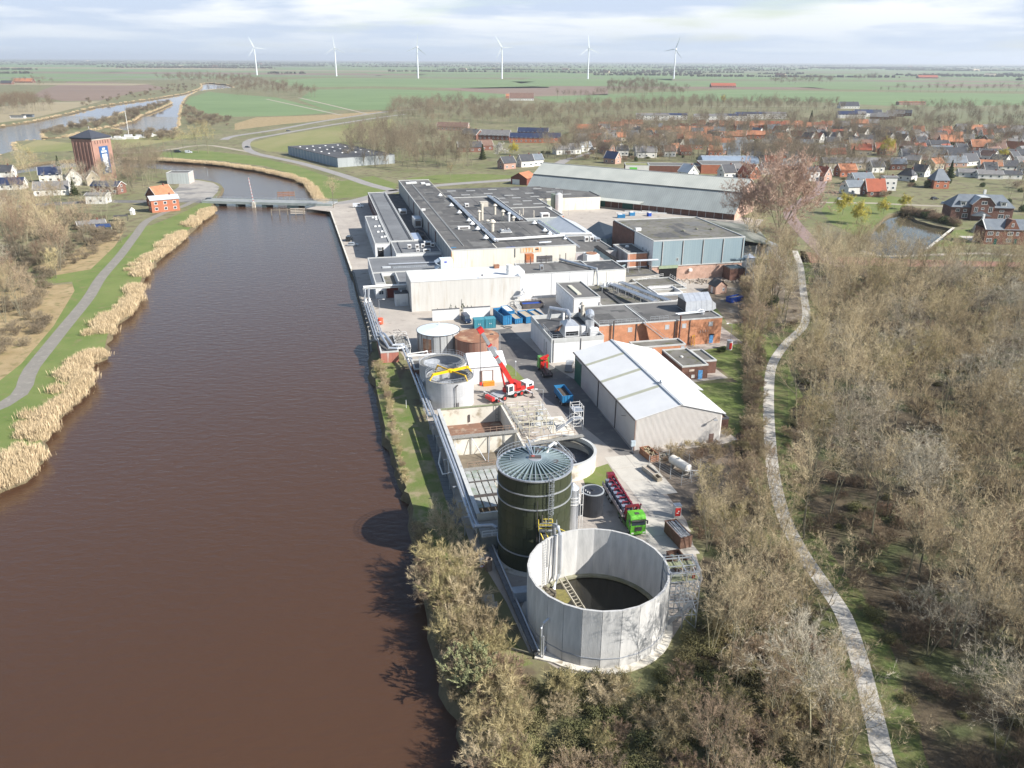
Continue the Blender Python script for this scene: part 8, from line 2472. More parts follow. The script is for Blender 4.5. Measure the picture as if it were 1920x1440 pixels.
class TG:
 """Branching generator: tapered three sided limbs, one-triangle twigs."""

 def __init__(self, seed):
  self.r = random.Random(seed)
  self.tv, self.tf, self.cv, self.cf = ([],[],[],[])

 def limb(self, p, q, r0, r1, big):
  V, F = (self.tv, self.tf) if big else (self.cv, self.cf)
  d = q - p
  if d.length < .0001:
   return
  s = d.cross(Vector((.31,.17,1)) if abs(d.z) < d.length * .9 else Vector((1,.2,0))).normalized()
  t = d.cross(s).normalized()
  n = 5 if big else 3
  o = len(V)
  for c, r_ in ((p, r0),(q, r1)):
   for k in range(n):
    a = 6.2832 * k / n
    V.append(c + s * (r_ * math.cos(a)) + t * (r_ * math.sin(a)))
  for k in range(n):
   F.append((o + k, o + (k + 1) % n, o + n + (k + 1) % n, o + n + k))

 def twig(self, p, d, L_, w):
  s = d.cross(Vector((self.r.uniform(-1,1), self.r.uniform(-1,1), self.r.uniform(-1,1))))
  if s.length < .0001:
   return
  s.normalize()
  o = len(self.cv)
  self.cv += [p - s * w, p + s * w, p + d * L_]
  self.cf.append((o, o + 1, o + 2))

 def grow(self, p, d, L_, r, depth, P):
  R_ = self.r
  n = 3 if depth else 4
  pts = [p]
  for k in range(n):
   d = (d + Vector((R_.gauss(0, P['wig']), R_.gauss(0, P['wig']), R_.gauss(0, P['wig']) + P['up'])) * (1 if depth else .35)).normalized()
   q = pts[-1] + d * (L_ / n)
   self.limb(pts[-1], q, r * (1 - .75 * k / n), r * (1 - .75 * (k + 1) / n), depth <= P.get('bigd',0))
   pts.append(q)
  if depth >= P['depth']:
   for k in range(P['tw']):
    f = R_.uniform(.1,1.0)
    i = min(n - 1, int(f * n))
    c = pts[i].lerp(pts[i + 1], f * n - i)
    dd = (d * P.get('tdir',1.1) + Vector((R_.gauss(0,.6), R_.gauss(0,.6), R_.gauss(P.get('tz',.15),.5)))).normalized()
    self.twig(c, dd, P['tl'] * R_.uniform(.5,1.2), P['tww'])
   return
  m = P['kids'][min(depth, len(P['kids']) - 1)]
  f0 = P['clear'] if depth == 0 else .2
  for k in range(m):
   f = f0 + (1 - f0) * (k + R_.random()) / m
   i = min(n - 1, int(f * n))
   c = pts[i].lerp(pts[i + 1], f * n - i)
   a = R_.uniform(0,6.2832) if depth else 2.4 * k + R_.uniform(-.4,.4)
   s = d.cross(Vector((math.cos(a), math.sin(a),.1))).normalized()
   an = P['ang'] * R_.uniform(.7,1.3)
   dd = (d * math.cos(an) + s * math.sin(an)).normalized()
   self.grow(c, dd, L_ * P['len'][min(depth, len(P['len']) - 1)] * R_.uniform(.75,1.15) * (1.15 - .45 * f if depth == 0 else 1), r * .5 * (1.1 - .5 * f), depth + 1, P)

 def meshes(self, tm, cm):
  a = bpy.data.meshes.new('trunk')
  a.from_pydata(self.tv,[], self.tf)
  a.materials.append(tm)
  b = bpy.data.meshes.new('crown')
  b.from_pydata(self.cv,[], self.cf)
  b.materials.append(cm)
  return (a, b)
BASE = dict(wig=.16, up=.1, depth=3, kids=[9,6,5], len=[.62,.6,.6], ang=.75, clear=.35, tw=10, tl=1.15, tww=.019, bigd=1)

def mk(seed, H, cm, **kw):
 P = dict(BASE)
 P.update(kw)
 g = TG(seed)
 st = P.get('stems',1)
 for k in range(st):
  a = 2.4 * k + seed
  lean = P.get('lean',.0)
  g.grow(Vector((.25 * math.cos(a),.25 * math.sin(a),-.1)) if st > 1 else Vector((0,0,-.1)), Vector((lean * math.cos(a), lean * math.sin(a),1)).normalized(), H * g.r.uniform(.7,.85) if st > 1 else H * .74, P.get('r', H * .013) / (1 if st == 1 else 1.6),0, P)
 return g.meshes(bk_trunk, cm)
D4 = dict(depth=4, kids=[9,5,4,3], len=[.46,.58,.6,.6], tw=9, tl=.7, tww=.015, clear=.45, r=.2)
T_wood = [mk(1,18, bk_tan, **{**D4, 'ang': .62}), mk(2,19, bk_tan, **{**D4, 'stems': 3, 'lean': .18, 'kids': [6,4,4,3], 'ang': .55, 'r': .2}), mk(3,16, bk_olive, **{**D4, 'ang': .8}), mk(4,18, bk_grey, **{**D4, 'stems': 2, 'lean': .16, 'kids': [7,5,4,3]}), mk(5,16, bk_brown, **{**D4, 'stems': 4, 'lean': .2, 'kids': [5,4,3,3], 'ang': .5, 'clear': .3}), mk(6,20, bk_tan, **{**D4, 'ang': .5})]
T_slim = [mk(11,12, bk_tan, ang=.38, kids=[12,4,4], len=[.36,.6,.6], clear=.2, tw=7, r=.11), mk(12,12, bk_brown, ang=.42, kids=[12,4,4], len=[.38,.6,.6], clear=.15, tw=7, r=.1), mk(13,11, bk_olive, stems=3, lean=.1, ang=.4, kids=[8,4,3], len=[.4,.6,.6], clear=.15, tw=7, r=.11)]
T_pink = [mk(21,15, bk_pink, stems=5, lean=.42, ang=.65, kids=[8,5,4,3], depth=4, len=[.55,.6,.6,.6], clear=.12, tw=22, tl=.6, tww=.03)]
T_bush = [mk(31,4.2, bk_olive, stems=7, lean=.5, kids=[6,4], depth=2, len=[.5,.6], tw=22, tl=.7, r=.05, clear=.1, tww=.017, bigd=-1), mk(32,4.6, bk_tan, stems=8, lean=.55, kids=[6,4], depth=2, len=[.5,.6], tw=22, tl=.75, r=.05, clear=.1, tww=.017, bigd=-1), mk(33,3.6, bk_brown, stems=8, lean=.6, kids=[6,4], depth=2, len=[.55,.6], tw=22, tl=.6, r=.045, clear=.05, tww=.017, bigd=-1)]
T_dark = [mk(37,3.6, bk_dark, stems=8, lean=.6, kids=[6,4], depth=2, len=[.55,.6], tw=16, tl=.6, r=.045, clear=.05, tww=.017, bigd=-1)]
T_cat = [mk(34,4.4, leaf_cat, stems=7, lean=.6, kids=[6,4], depth=2, len=[.5,.6], tw=46, tl=.32, r=.05, clear=.1, tww=.04, bigd=-1)]
T_willow = [mk(41,9, leaf_wil, ang=.95, kids=[10,6,5], clear=.25, tw=16, tl=1.3, tz=-.9, tdir=.3, tww=.035)]
T_bloom = [mk(51,8, blossom, ang=.8, kids=[9,6,4], tw=24, tl=.3, tww=.12, clear=.25)]

def leafy(seed, n, rx, rz, mat, s=.16, z0=.0, cone=False):
 r_ = random.Random(seed)
 vs, fs = ([],[])
 lobes = [(r_.uniform(-.5,.5) * rx, r_.uniform(-.5,.5) * rx, r_.uniform(.25,.75) * rz, r_.uniform(.4,.65)) for _ in range(9)]
 for k in range(n):
  if cone:
   z = r_.random() ** 1.3 * rz
   rr = rx * (1 - z / rz) * r_.uniform(.75,1.0) * (.8 + .2 * math.sin(z * 5))
   a = r_.uniform(0,6.28)
   p = Vector((rr * math.cos(a), rr * math.sin(a), z + z0))
   d = Vector((math.cos(a), math.sin(a),-.4))
  else:
   lx_, ly_, lz_, q = r_.choice(lobes)
   d = Vector((r_.gauss(0,1), r_.gauss(0,1), r_.gauss(0,1))).normalized()
   u = r_.uniform(.6,1.05)
   p = Vector((lx_ + d.x * rx * q * u, ly_ + d.y * rx * q * u, max(.02, lz_ + d.z * rz * q * u * .8) + z0))
  t = Vector((r_.gauss(0,1), r_.gauss(0,1), r_.gauss(0,1))).normalized() * s * r_.uniform(.6,1.4)
  b = d.cross(t).normalized() * s * .6 if d.cross(t).length > .001 else Vector((s,0,0))
  o = len(vs)
  vs += [p - t, p + b, p + t, p - b]
  fs.append((o, o + 1, o + 2, o + 3))
 me = bpy.data.meshes.new('crown')
 me.from_pydata(vs,[], fs)
 me.materials.append(mat)
 tm = MB().cyl((0,0,-.1),.12, z0 + rz * .5,6,.05).mesh('trunk')
 tm.materials.append(bk_trunk)
 return (tm, me)
T_bram = [leafy(61,2200,2.6,1.6, leaf_brm,.11), leafy(62,2200,2.2,2.0, leaf_brm,.11)]
T_ever = [leafy(63,3000,2.2,2.6, leaf_grn,.13)]
T_con = [leafy(64,3600,2.6,9, leaf_grn,.28,.6, True)]
g_ = random.Random(4)
rvs, rfs = ([],[])
for k in range(380):
 p = Vector((g_.gauss(0,1.0), g_.gauss(0,1.0),0))
 h = g_.uniform(.7,2.5)
 l_ = Vector((g_.gauss(0,.22), g_.gauss(0,.22),0))
 s = Vector((g_.uniform(-1,1), g_.uniform(-1,1),0)).normalized() * .02
 o = len(rvs)
 rvs += [p - s, p + s, p + l_ * .5 + s * 1.2 + Vector((0,0, h * .75)), p + l_ + Vector((0,0, h))]
 rfs += [(o, o + 1, o + 2),(o, o + 2, o + 3)]
reed_me = bpy.data.meshes.new('reed_clump')
reed_me.from_pydata(rvs,[], rfs)
reed_me.materials.append(reed_m)

def plant(pair, name, label, cat, loc, s, group=None, rnd_=None, parts=True, sz=None):
 rnd_ = rnd_ or random
 t = thing(name, label, cat, loc, rnd_.uniform(0,6.28), group)
 t.scale = (s, s, s * (sz or 1))
 for n_, me in zip(('trunk', 'crown'), pair):
  o = bpy.data.objects.new(n_, me)
  C.objects.link(o)
  o.parent = t
 return t

def zone(pts, n, seed, dmin, pix=True, avoid=None):
 poly = px(pts) if pix else pts
 r_ = random.Random(seed)
 x0, x1 = (min((p[0] for p in poly)), max((p[0] for p in poly)))
 y0, y1 = (min((p[1] for p in poly)), max((p[1] for p in poly)))
 out, tries = ([],0)
 while len(out) < n and tries < n * 60:
  tries += 1
  p = (r_.uniform(x0, x1), r_.uniform(y0, y1))
  if not inside(p, poly) or any(((p[0] - q[0]) ** 2 + (p[1] - q[1]) ** 2 < dmin * dmin for q in out)):
   continue
  if avoid and avoid(p):
   continue
  out.append(p)
 return out

def near_path(p, d=3.4):
 return any(((p[0] - q[0]) ** 2 + (p[1] - q[1]) ** 2 < d * d for q in path_pts))

def view_gap(p):
 """Keeps the open line above the footpath clear of tall crowns."""
 return near_path(p,4.0) or (p[1] > 125 and any((near_path((p[0] * k, p[1] * k),3.4) for k in (1.07,1.14,1.21))))

def wet(p):
 return inside(p, river_main) or inside(p, pond) or (inside(p, river_far) and (not inside(p, isle)))

def scatter(pts, kinds, name, label, cat, group, s0, s1, seed, sz=None):
 r_ = random.Random(seed)
 for p in pts:
  plant(r_.choice(kinds), name, label, cat,(p[0], p[1],0), r_.uniform(s0, s1), group, r_, sz=sz)
hidden = bpy.data.collections.new('plant_sources')

def mass(name, label, pts, pairs, s0, s1, seed, sz=1.0, cm=None):
 r_ = random.Random(seed)
 src = bpy.data.collections.new(name + '_sources')
 for k, pr in enumerate(pairs):
  me = pr
  if isinstance(pr, tuple):
   a, b = pr
   vs = [v.co[:] for v in a.vertices] + [v.co[:] for v in b.vertices]
   na = len(a.vertices)
   fs = [tuple(p.vertices) for p in a.polygons] + [tuple((i + na for i in p.vertices)) for p in b.polygons]
   me = bpy.data.meshes.new('mass_plant')
   me.from_pydata(vs,[], fs)
   me.materials.append(a.materials[0])
   me.materials.append(cm or b.materials[0])
   me.polygons.foreach_set('material_index',[0] * len(a.polygons) + [1] * len(b.polygons))
  so = bpy.data.objects.new(f'mass_source_{chr(97 + k)}', me)
  src.objects.link(so)
 me = bpy.data.meshes.new(name)
 me.from_pydata([(p[0], p[1], p[2] if len(p) > 2 else .0) for p in pts],[],[])
 n = len(pts)
 for nm, ty, dat in (('sc', 'FLOAT',[r_.uniform(s0, s1) for _ in range(n)]),('rz', 'FLOAT',[r_.uniform(0,6.28) for _ in range(n)]),('ix', 'INT',[r_.randrange(len(pairs)) for _ in range(n)])):
  at = me.attributes.new(nm, ty, 'POINT')
  at.data.foreach_set('value', dat)
 o = bpy.data.objects.new(name, me)
 C.objects.link(o)
 tag(o, label, None, None, 'stuff')
 ng = bpy.data.node_groups.new(name, 'GeometryNodeTree')
 ng.interface.new_socket('Geometry', in_out='INPUT', socket_type='NodeSocketGeometry')
 ng.interface.new_socket('Geometry', in_out='OUTPUT', socket_type='NodeSocketGeometry')
 N, L_ = (ng.nodes, ng.links)
 gi, go = (N.new('NodeGroupInput'), N.new('NodeGroupOutput'))
 ci = N.new('GeometryNodeCollectionInfo')
 ci.inputs['Collection'].default_value = src
 ci.inputs['Separate Children'].default_value = True
 ci.inputs['Reset Children'].default_value = True
 ip = N.new('GeometryNodeInstanceOnPoints')
 ip.inputs['Pick Instance'].default_value = True

 def attr(nm, ty):
  a = N.new('GeometryNodeInputNamedAttribute')
  a.data_type = ty
  a.inputs['Name'].default_value = nm
  return a.outputs['Attribute']
 cx = N.new('ShaderNodeCombineXYZ')
 L_.new(attr('rz', 'FLOAT'), cx.inputs[2])
 cs = N.new('ShaderNodeCombineXYZ')
 sc_ = attr('sc', 'FLOAT')
 mm = N.new('ShaderNodeMath')
 mm.operation = 'MULTIPLY'
 mm.inputs[1].default_value = sz
 L_.new(sc_, mm.inputs[0])
 L_.new(sc_, cs.inputs[0])
 L_.new(sc_, cs.inputs[1])
 L_.new(mm.outputs[0], cs.inputs[2])
 L_.new(gi.outputs[0], ip.inputs['Points'])
 L_.new(ci.outputs[0], ip.inputs['Instance'])
 L_.new(attr('ix', 'INT'), ip.inputs['Instance Index'])
 L_.new(cx.outputs[0], ip.inputs['Rotation'])
 L_.new(cs.outputs[0], ip.inputs['Scale'])
 L_.new(ip.outputs[0], go.inputs[0])
 md = o.modifiers.new('spread', 'NODES')
 md.node_group = ng
 return o
wood = [(G(1530,495)[0], G(1530,495)[1]),(88,250),(77,222),(69,185),(58,150),(53,125),(52,108),(54,92),(50,76),(46,60),(44,40),(95,40),(130,120),(175,200),(200,262),(150,268),(112,290)]
wfloor = lambda p: view_gap(p) or inside(p,[(50,92),(45,62),(48,50),(54,66),(58,88)])
wp = zone(wood,76,1,7.0, False, lambda p: wfloor(p) or p[1] > 168 or p[0] > 30 + .62 * p[1])
kw_ = [T_wood[0], T_wood[1], T_wood[1], T_wood[2], T_wood[3], T_wood[5], T_wood[0]]
scatter(wp, kw_, 'bare_tree', 'leafless pale twigged tree in the wood on the far side of the footpath', 'tree', 'trees of the wood beside the footpath',.75,1.15,2)
wp2 = zone(wood,180,101,7.2, False, lambda p: wfloor(p) or (p[1] <= 165 and p[0] <= 32 + .62 * p[1]))
mass('wood', 'leafless wood on the far side of the footpath', wp2, kw_,.75,1.05,102)
st1 = zone([(1400,470),(1480,500),(1495,590),(1440,650),(1425,780),(1430,900),(1400,880),(1395,700),(1410,600)],40,3,2.6, True, lambda p: view_gap(p))
scatter(st1, T_slim + [T_wood[4], T_wood[5]], 'slim_tree', 'slim leafless tree in the strip between factory lawn and footpath', 'tree', 'slim trees between lawn and footpath',.75,1.1,4)
st2 = zone([(31,118),(42,124),(42,104),(41,88),(37,68),(34,52),(20,52),(19,66),(24,76),(28,92),(29.5,105)],34,5,3.2, False, lambda p: near_path(p,2.6))
scatter(st2,[T_slim[0], T_slim[1], T_wood[4], T_wood[1], T_slim[2]], 'bare_tree', 'leafless multi stemmed tree between scrap yard and footpath', 'tree', 'trees between scrap yard and footpath',.55,.8,6)
for x, y, s, k, l_ in [(1507,1010,1.0,0, 'tall slender tree standing at the kink of the footpath'),(1590,700,1.0,2, 'big forked tree in the middle of the wood'),(1518,1400,.95,3, 'grey barked tree in the bottom corner left of the path'),(1430,1100,.9,1, 'fan shaped tree beside the scaffold stair thicket')]:
 plant(T_wood[k], 'bare_tree', l_, 'tree', G(x, y), s)
pk = plant(T_pink[0], 'pink_crowned_tree', 'huge round pinkish crowned tree beside the long storage shed', 'tree', G(1462,436),1.8, sz=1.1)
plant(T_pink[0], 'pink_crowned_tree', 'smaller pinkish tree before the gable of the long shed', 'tree', G(1400,425),1.2)
for x, y, s in [(1530,465,.6),(1560,500,.7),(1590,505,.7),(1470,478,.6),(1620,500,.65)]:
 plant(T_wood[0], 'bare_tree', 'leafless roadside tree at the top end of the footpath', 'tree', G(x, y), s, 'trees at the top end of the footpath')
for x, y, s, l_ in [(1580,402,1.15, 'yellow green weeping willow at the road side of the park'),(1606,420,1.1, 'second yellow willow trailing towards the pond'),(1656,402,.8, 'small yellow willow standing alone on the park lawn'),(1694,392,.8, 'small yellow willow at the back of the park lawn'),(1660,292,1.5, 'large olive yellow willow between village houses'),(1880,305,1.1, 'golden willow by the black roofed row'),(965,290,1.0, 'green yellow willow in the village edge'),(1355,192,1.3, 'orange yellow tree top in the distant tree belt')]:
 plant(T_willow[0], 'willow_tree', l_, 'tree', G(x, y), s)
plant(T_bloom[0], 'blossom_tree', 'white blossoming tree at the village edge', 'tree', G(938,297),1.3)
plant(T_bloom[0], 'blossom_tree', 'white blossoming tree in the orange roofed row', 'tree', G(1562,246),1.2)
for x, y, s, l_ in [(1364,402,1.3, 'dark conifer at the right end of the long shed'),(140,366,1.0, 'dark conifer between the white houses'),(1780,335,1.2, 'blue green conifer by the hip roofed villa'),(1598,300,1.1, 'dark conifer in the middle of the village'),(1520,230,1.5, 'dark conifer behind the orange row'),(110,316,.9, 'dark conifer left of the water tower'),(905,300,1.2, 'dark green conifer beside the bare copse')]:
 plant(T_con[0], 'conifer', l_, 'tree', G(x, y), s)
for x, y, s, l_ in [(1740,352,1.6, 'round dark evergreen bush before the hip roofed villa'),(1353,660,.55, 'dark green round bush on the lawn by the red cylinder'),(1445,575,1.2, 'large ivy green bush beside the footpath')]:
 plant(T_ever[0], 'evergreen_bush', l_, 'bush', G(x, y), s)
cpz = [(650,306),(745,322),(800,322),(870,318),(900,312),(870,280),(760,262),(680,268),(655,280)]
cp = zone(cpz,16,7,9, True, lambda p: p[1] > 540)
mass('copse', 'dense leafless copse beyond the production hall', zone(cpz,130,107,6, True),[T_slim[0], T_slim[2], T_wood[1], T_wood[5]],.85,1.15,108, cm=bk_far)
scatter(cp,[T_slim[1], T_slim[2], T_wood[4]], 'bare_tree', 'tall leafless tree of the dense copse beyond the production hall', 'tree', 'copse beyond the production hall',.9,1.25,8)
lf = zone([(-20,640),(-60,470),(-20,400),(90,392),(160,400),(200,425),(190,470),(120,520),(70,560),(60,600),(30,640)],36,9,4.8, True)
scatter(lf,[T_wood[1], T_wood[4], T_slim[2], T_slim[1], T_wood[4], T_wood[3]], 'bare_tree', 'leafless tree in the thicket on the inland side of the dike', 'tree', 'thicket beside the dike',.75,1.1,10)
lh_ = zone([(-20,400),(-20,330),(80,310),(250,330),(300,345),(270,372),(220,395),(120,395)],18,11,8, True)
scatter(lh_,[T_wood[4], T_wood[3], T_wood[1]], 'bare_tree', 'leafless garden tree around the white houses of the left bank', 'tree', 'garden trees on the left bank',.6,.9,12)
for x, y, s, l_ in [(63,350,1.5, 'tallest spreading tree left of the water tower'),(228,455,.6, 'lone small tree at the foot of the dike'),(625,390,.85, 'round bare tree at the factory end of the bridge'),(212,378,.8, 'bare tree behind the orange cafe'),(845,338,.6, 'small lone tree in the grass behind the hall'),(390,288,1.6, 'left part of the round bushy grove by the white camper'),(372,286,1.3, 'centre tree of the round bushy grove'),(345,284,1.1, 'small left tree of the bushy grove')]:
 plant(T_wood[hash(l_) % 1 + (2 if s > .9 else 0)], 'bare_tree', l_, 'tree', G(x, y), s)
wh_r = [Vector(G(x, y)) for x, y in [(930,262),(988,267),(1024,267),(1836,282),(1780,272),(1764,298),(1802,304),(1876,300),(1615,316)]]
vt = zone([(1010,300),(1010,260),(1200,250),(1330,290),(1420,285),(1480,300),(1560,290),(1600,280),(1700,290),(1920,270),(2000,330),(1920,395),(1800,345),(1700,360),(1600,320),(1480,345),(1440,318),(1300,300),(1150,300)],24,13,14, True, lambda p: wet(p) or any(((Vector((p[0], p[1],0)) - q).length < 14 for q in wh_r)))
scatter(vt, T_wood[:4], 'bare_tree', 'leafless tree standing among the village houses', 'tree', 'trees among the village houses',.6,.95,14)
cpk = zone([(1790,350),(1920,352),(1990,360),(1990,400),(1925,395),(1780,345)],8,15,7, True)
scatter(cpk,[T_wood[0], T_wood[3]], 'bare_tree', 'leafless tree lining the car park behind the brick villa', 'tree', 'car park trees behind the villa',.6,.8,16)
for k,(x, y, s, kk, l_) in enumerate([(838,1010,1.15,1, 'tall fan shaped willow bush topmost in the riverside thicket'),(812,1075,1.15,0, 'second willow bush in the riverside thicket'),(870,1075,.95,1, 'willow bush leaning to the culvert pipe'),(835,1140,1.2,0, 'olive bush half way down the riverside thicket'),(880,1150,1.05,1, 'tan bush beside the cable duct'),(900,1215,1.1,1, 'tan bush opposite the tank foot'),(950,1290,1.0,2, 'brownish bush below the broken edge beam')]):
 plant(T_bush[kk], 'willow_bush', l_, 'bush', G(x, y), s * 1.1)
plant(T_cat[0], 'catkin_bush', 'pale silver green catkin bush hanging over the water', 'bush', G(885,1290),1.25)
plant(T_cat[0], 'catkin_bush', 'small pale catkin sapling against the tank wall', 'bush', G(1066,1225),.5)
sb = zone([(.5,73),(7,74.5),(18,74),(26,84),(31,92),(36,68),(31,48),(8,46),(2,58),(-1,66)],64,17,2.1, False)
scatter(sb,[T_bush[0], T_bush[1], T_bush[0], T_bush[2]], 'bare_bush', 'dense leafless bush in the thicket before the concrete tank', 'bush', 'bushes before the concrete tank',.65,.95,18)
rb = zone([(-13.5,98),(-8,95),(-5,90),(-2.5,82),(0,74),(1,58),(-2.2,58),(-5,74),(-9,86),(-13.5,96)],34,19,1.7, False)
scatter(rb, T_bush, 'bare_bush', 'leafless riverside bush on the bank below the pipeline', 'bush', 'riverside bushes',.75,1.15,20)
ex_ = zone([(57,98),(52,84),(50,60),(52,48),(80,48),(90,80),(80,100)],22,201,4.6, False)
scatter(ex_,[T_wood[4], T_wood[1], T_wood[0], T_wood[3]], 'bare_tree', 'leafless tree in the corner of the wood beyond the grassy verge', 'tree', 'trees beyond the grassy verge',.5,.85,202)
ug = zone([(48,140),(36,118),(31,100),(33,84),(40,40),(110,40),(140,120),(185,210),(225,285),(118,290),(95,255),(80,222),(70,180),(58,150)],1300,21,1.6, False, lambda p: near_path(p,2.9))
mass('undergrowth', 'bare undergrowth on the floor of the wood', ug,[T_dark[0], T_dark[0], T_bush[2], T_bram[0]],.3,.8,22)
bm_ = zone([(1,76),(8,77.5),(18,77.5),(22,81),(26,88),(31,100),(38,98),(38,70),(33,45),(8,42),(0,52)],260,23,1.25, False)
mass('bramble_undergrowth', 'green brown bramble cover in front of the concrete tank', bm_, T_bram,.5,.95,24)
bk2 = zone([(-30,176),(-22,140),(-15.5,110),(-11.5,98),(-14,97),(-17.5,105),(-20,130),(-24,145),(-28,165),(-34,184),(-32.5,186)],170,25,1.0, False, wet)
for i in range(0, len(right_bank) - 1):
 a, b = (Vector(right_bank[i]), Vector(right_bank[i + 1]))
 if 40 < a.y < 112:
  for k in range(int((b - a).length * 1.1) + 1):
   q = a.lerp(b, k / (int((b - a).length * 1.1) + 1))
   bk2.append((q.x + k % 3 * .7 + .1, q.y,-.3))
mass('bank_scrub', 'dry scrub along the water line below the basins', bk2,[T_bush[1], T_bush[0], T_bush[2]],.22,.42,26)
ls_ = zone([(1395,880),(1440,900),(1425,640),(1400,520),(1385,480),(1400,640)],140,27,1.4, True, lambda p: near_path(p,2.2))
mass('strip_undergrowth', 'scrub under the slim trees by the lawn', ls_,[T_bush[2], T_bush[1]],.4,.7,28)
gs_ = zone([(25,137),(42,144),(48,150),(46,120),(33,106),(27,108),(33,122),(32,132)],60,29,1.6, False, lambda p: near_path(p,2.6))
mass('yard_scrub', 'dry scrub around the gas tank fence', gs_,[T_bush[2], T_bush[0], T_bush[1]],.25,.55,30)
lsb = zone([(-40,700),(-60,470),(90,390),(230,425),(245,440),(190,470),(100,520),(100,600),(60,640),(0,690)],260,31,2.2, True)
mass('dike_undergrowth', 'brown undergrowth of the thicket beside the dike', lsb,[T_bush[2], T_dark[0], T_bush[1]],.5,.9,32, cm=bk_far)
rd = []
r_ = random.Random(33)
for i in range(len(left_bank) - 1):
 a, b = (Vector(left_bank[i]), Vector(left_bank[i + 1]))
 if a.y < 110 or (b - a).length < .01:
  continue
 for k in range(int((b - a).length / .3)):
  p = a.lerp(b, r_.random())
  nn = Vector((-(b - a).y,(b - a).x)).normalized()
  if math.sin(p.y * .21) + math.sin(p.y * .083 + 1) > -.75:
   q = p + nn * (r_.uniform(-.4,2.0 + 1.4 * math.sin(p.y * .17 + 2)) if k % 9 else r_.uniform(-1.4,5.5))
   rd.append((q.x, q.y,-.7 if wet((q.x, q.y)) else -.1))
for ln, w_, st in ((north_right[3:],4,.9),(river_far[:30],2,14),(isle + isle[:1],2,9),(river_far[30:],2,14)):
 for i in range(len(ln) - 1):
  a, b = (Vector(ln[i]), Vector(ln[i + 1]))
  for k in range(min(400, int((b - a).length / st * (1.6 if w_ > 5 else 1.8)))):
   p = a.lerp(b, r_.random()) + Vector((r_.uniform(-w_, w_), r_.uniform(-w_, w_))) * .5
   rd.append((p.x, p.y,-.5))
mass('reeds', 'pale straw coloured reeds along the river banks', rd,[reed_me],.4,.95,34)
isb = zone([(80,258),(80,248),(140,234),(190,226),(235,209),(290,197),(318,191),(300,203),(262,217),(250,226),(215,236),(180,241)],110,35,6, True)
isb += zone([(340,196),(350,236),(440,236),(430,222),(380,216)],60,36,7, True)
isb += zone([(150,288),(170,262),(330,262),(340,248),(240,250),(180,258)],40,37,7, True, wet)
isb += zone([(140,205),(230,186),(350,172),(376,160),(330,160),(250,172),(150,192)],60,38,12, True, wet)
mass('willow_scrub', 'tan willow scrub on the river island and upper banks', isb,[T_bush[0], T_bush[1], T_bush[2]],.9,1.7,39, cm=bk_far)
bw_ = zone([(1010,300),(1010,260),(1200,250),(1330,290),(1480,300),(1600,280),(1700,290),(1920,270),(1920,395),(1800,345),(1700,360),(1600,320),(1480,345),(1150,300)],40,113,12, True, wet)
bw_ += zone([(730,232),(740,200),(860,196),(960,206),(1060,228),(1010,240),(880,238),(820,240)],230,40,8, True)
bw_ += zone([(1000,236),(1060,205),(1300,196),(1580,204),(1590,214),(1450,212),(1250,214),(1100,228)],230,41,10, True)
bw_ += zone([(1640,232),(1680,206),(1800,204),(2000,208),(2000,262),(1850,250),(1700,245)],110,42,14, True)
bw_ += zone([(1010,262),(1060,240),(1340,236),(1560,236),(1640,246),(1900,250),(1960,290),(1700,280),(1500,280),(1300,284),(1100,275)],330,43,12, True)
bw_ += zone([(190,345),(205,308),(300,305),(308,330),(285,350),(230,362)],34,143,7, True, wet)
bw_ += zone([(1020,300),(1350,305),(1480,330),(1530,330),(1700,345),(1500,295),(1200,285),(1020,285)],150,44,9, True)
bw_ += zone([(1560,300),(1590,275),(1680,280),(1700,296),(1640,300)],16,45,8, True)
mass('village_woods', 'bare tree belt beyond and between the village houses', bw_,[T_wood[0], T_wood[1], T_wood[2], T_wood[3]],.65,1.1,46, cm=bk_far)
r_ = random.Random(145)
hd = zone([(1000,300),(1060,245),(1340,236),(1640,246),(1920,250),(1960,330),(1920,420),(1800,345),(1700,360),(1640,380),(1540,345),(1440,325)],420,143,6, True, wet)
for k in range(60):
 f = k / 60
 q = Vector(G(1700,402)[:2]).lerp(Vector(G(1800,428)[:2]), f)
 hd.append((q.x + r_.uniform(-1,3), q.y + r_.uniform(1,9)))
mass('hedges', 'garden hedges and shrubs between the village houses', hd,[T_ever[0], T_bush[2], T_bram[0]],.6,1.3,144)
fw = zone([(280,150),(320,144),(470,146),(468,156),(440,158),(330,156)],130,47,14, True) + zone([(430,178),(440,152),(500,158),(590,178),(600,186),(520,184)],110,48,11, True) + zone([(-60,225),(-40,192),(60,196),(110,208),(40,214)],90,49,11, True) + zone([(1135,180),(1140,160),(1210,158),(1290,172),(1295,184),(1200,184)],130,50,13, True)
fw += zone([(1440,152),(1560,150),(1560,158),(1450,160)],60,51,26, True) + zone([(1595,148),(1640,144),(1650,150),(1600,152)],25,52,30, True)
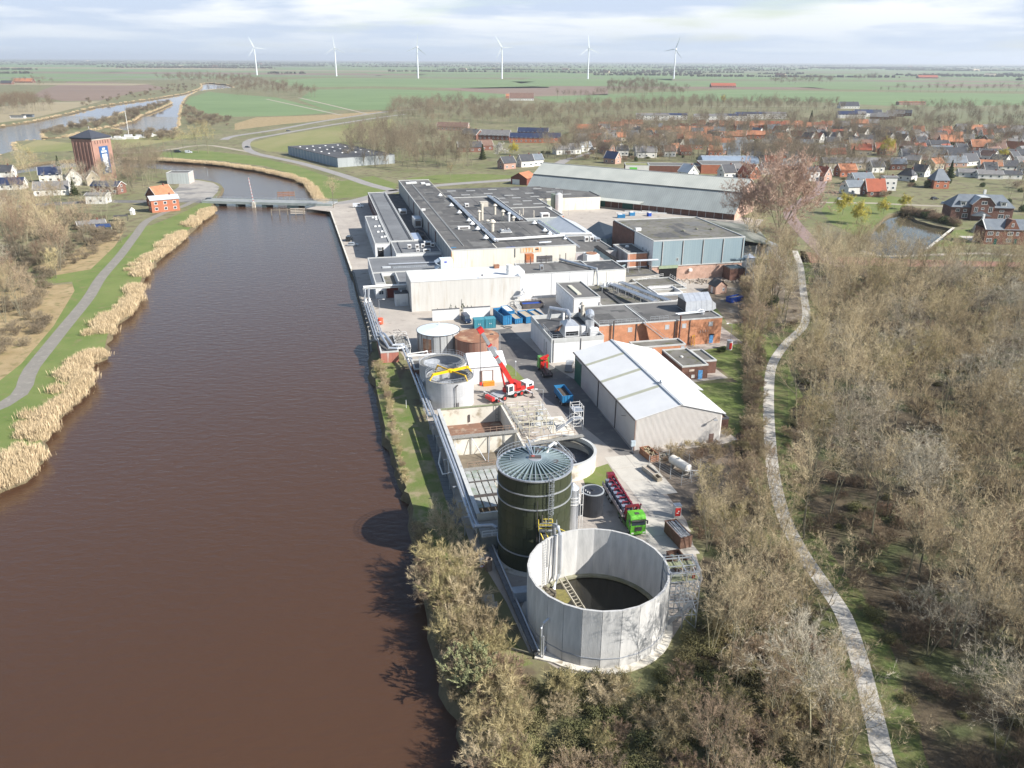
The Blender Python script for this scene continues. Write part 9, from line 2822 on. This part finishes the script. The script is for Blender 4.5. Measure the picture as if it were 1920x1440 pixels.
fw += zone([(0,168),(60,150),(110,158),(70,166)],16,53,20, True)
for x in range(1650,1930,15):
 fw.append(G(x,172 + x % 7 * .2)[:2])
for x in range(1045,1140,11):
 fw.append(G(x,186)[:2])
mass('field_woods', 'groups and rows of bare trees between the fields', fw, T_wood[:4],.8,1.2,54, cm=bk_dark)
r_ = random.Random(55)
fr = []
for k in range(85):
 Y = 3300 * 5.2 ** r_.random()
 X = r_.uniform(-.85,.85) * Y
 ln = r_.uniform(100,700) * (1 + Y / 9000)
 if Y < 4300 and abs(X) < 900 and (r_.random() < .8):
  continue
 for j in range(int(ln / 12)):
  fr.append((X + j * 12 + r_.uniform(-8,8), Y + r_.uniform(-16,16)))
for Y in (8500,10500,13000,17000):
 for j in range(900):
  fr.append((r_.uniform(-.9,.9) * Y, Y + r_.uniform(-500,500)))
far_tree = [leafy(71,260,11,12, bark('far_tree_mass',(.11,.11,.08),(.15,.13,.1)),2.2,1.0)]
mass('distant_woods', 'far tree lines fading into the haze of the polder', fr, far_tree,.4,.95,56)
far_farm = MB().use(w_yel).extrude([(-9,0),(9,0),(9,5),(0,11),(-9,5)],0,-18,18).use(tile_br).add([(-19,-10,4.8),(19,-10,4.8),(19,0,11.6),(-19,0,11.6)],[(0,1,2,3)]).mesh('farm')
ff = [(x, y + 30) for x, y in [fr[i] for i in range(0, len(fr),61)][:40]]
mass('distant_village_clusters', 'scattered far farmsteads in the haze', ff,[far_farm],.8,1.6,57)
hzm = bpy.data.materials.new('haze_air')
hzm.use_nodes = True
hn, hl = (hzm.node_tree.nodes, hzm.node_tree.links)
hn.remove(hn['Principled BSDF'])
pv = hn.new('ShaderNodeVolumePrincipled')
pv.inputs['Color'].default_value = (.86,.92,1.0,1)
pv.inputs['Density'].default_value = HAZE_D
pv.inputs['Anisotropy'].default_value = .2
hl.new(pv.outputs[0], hn['Material Output'].inputs['Volume'])
hz_ = box(-27000,27000,-500,43000,-4,185).build('haze', hzm)
hz_['kind'] = 'stuff'
hz_['label'] = 'thin bluish haze over the polder'
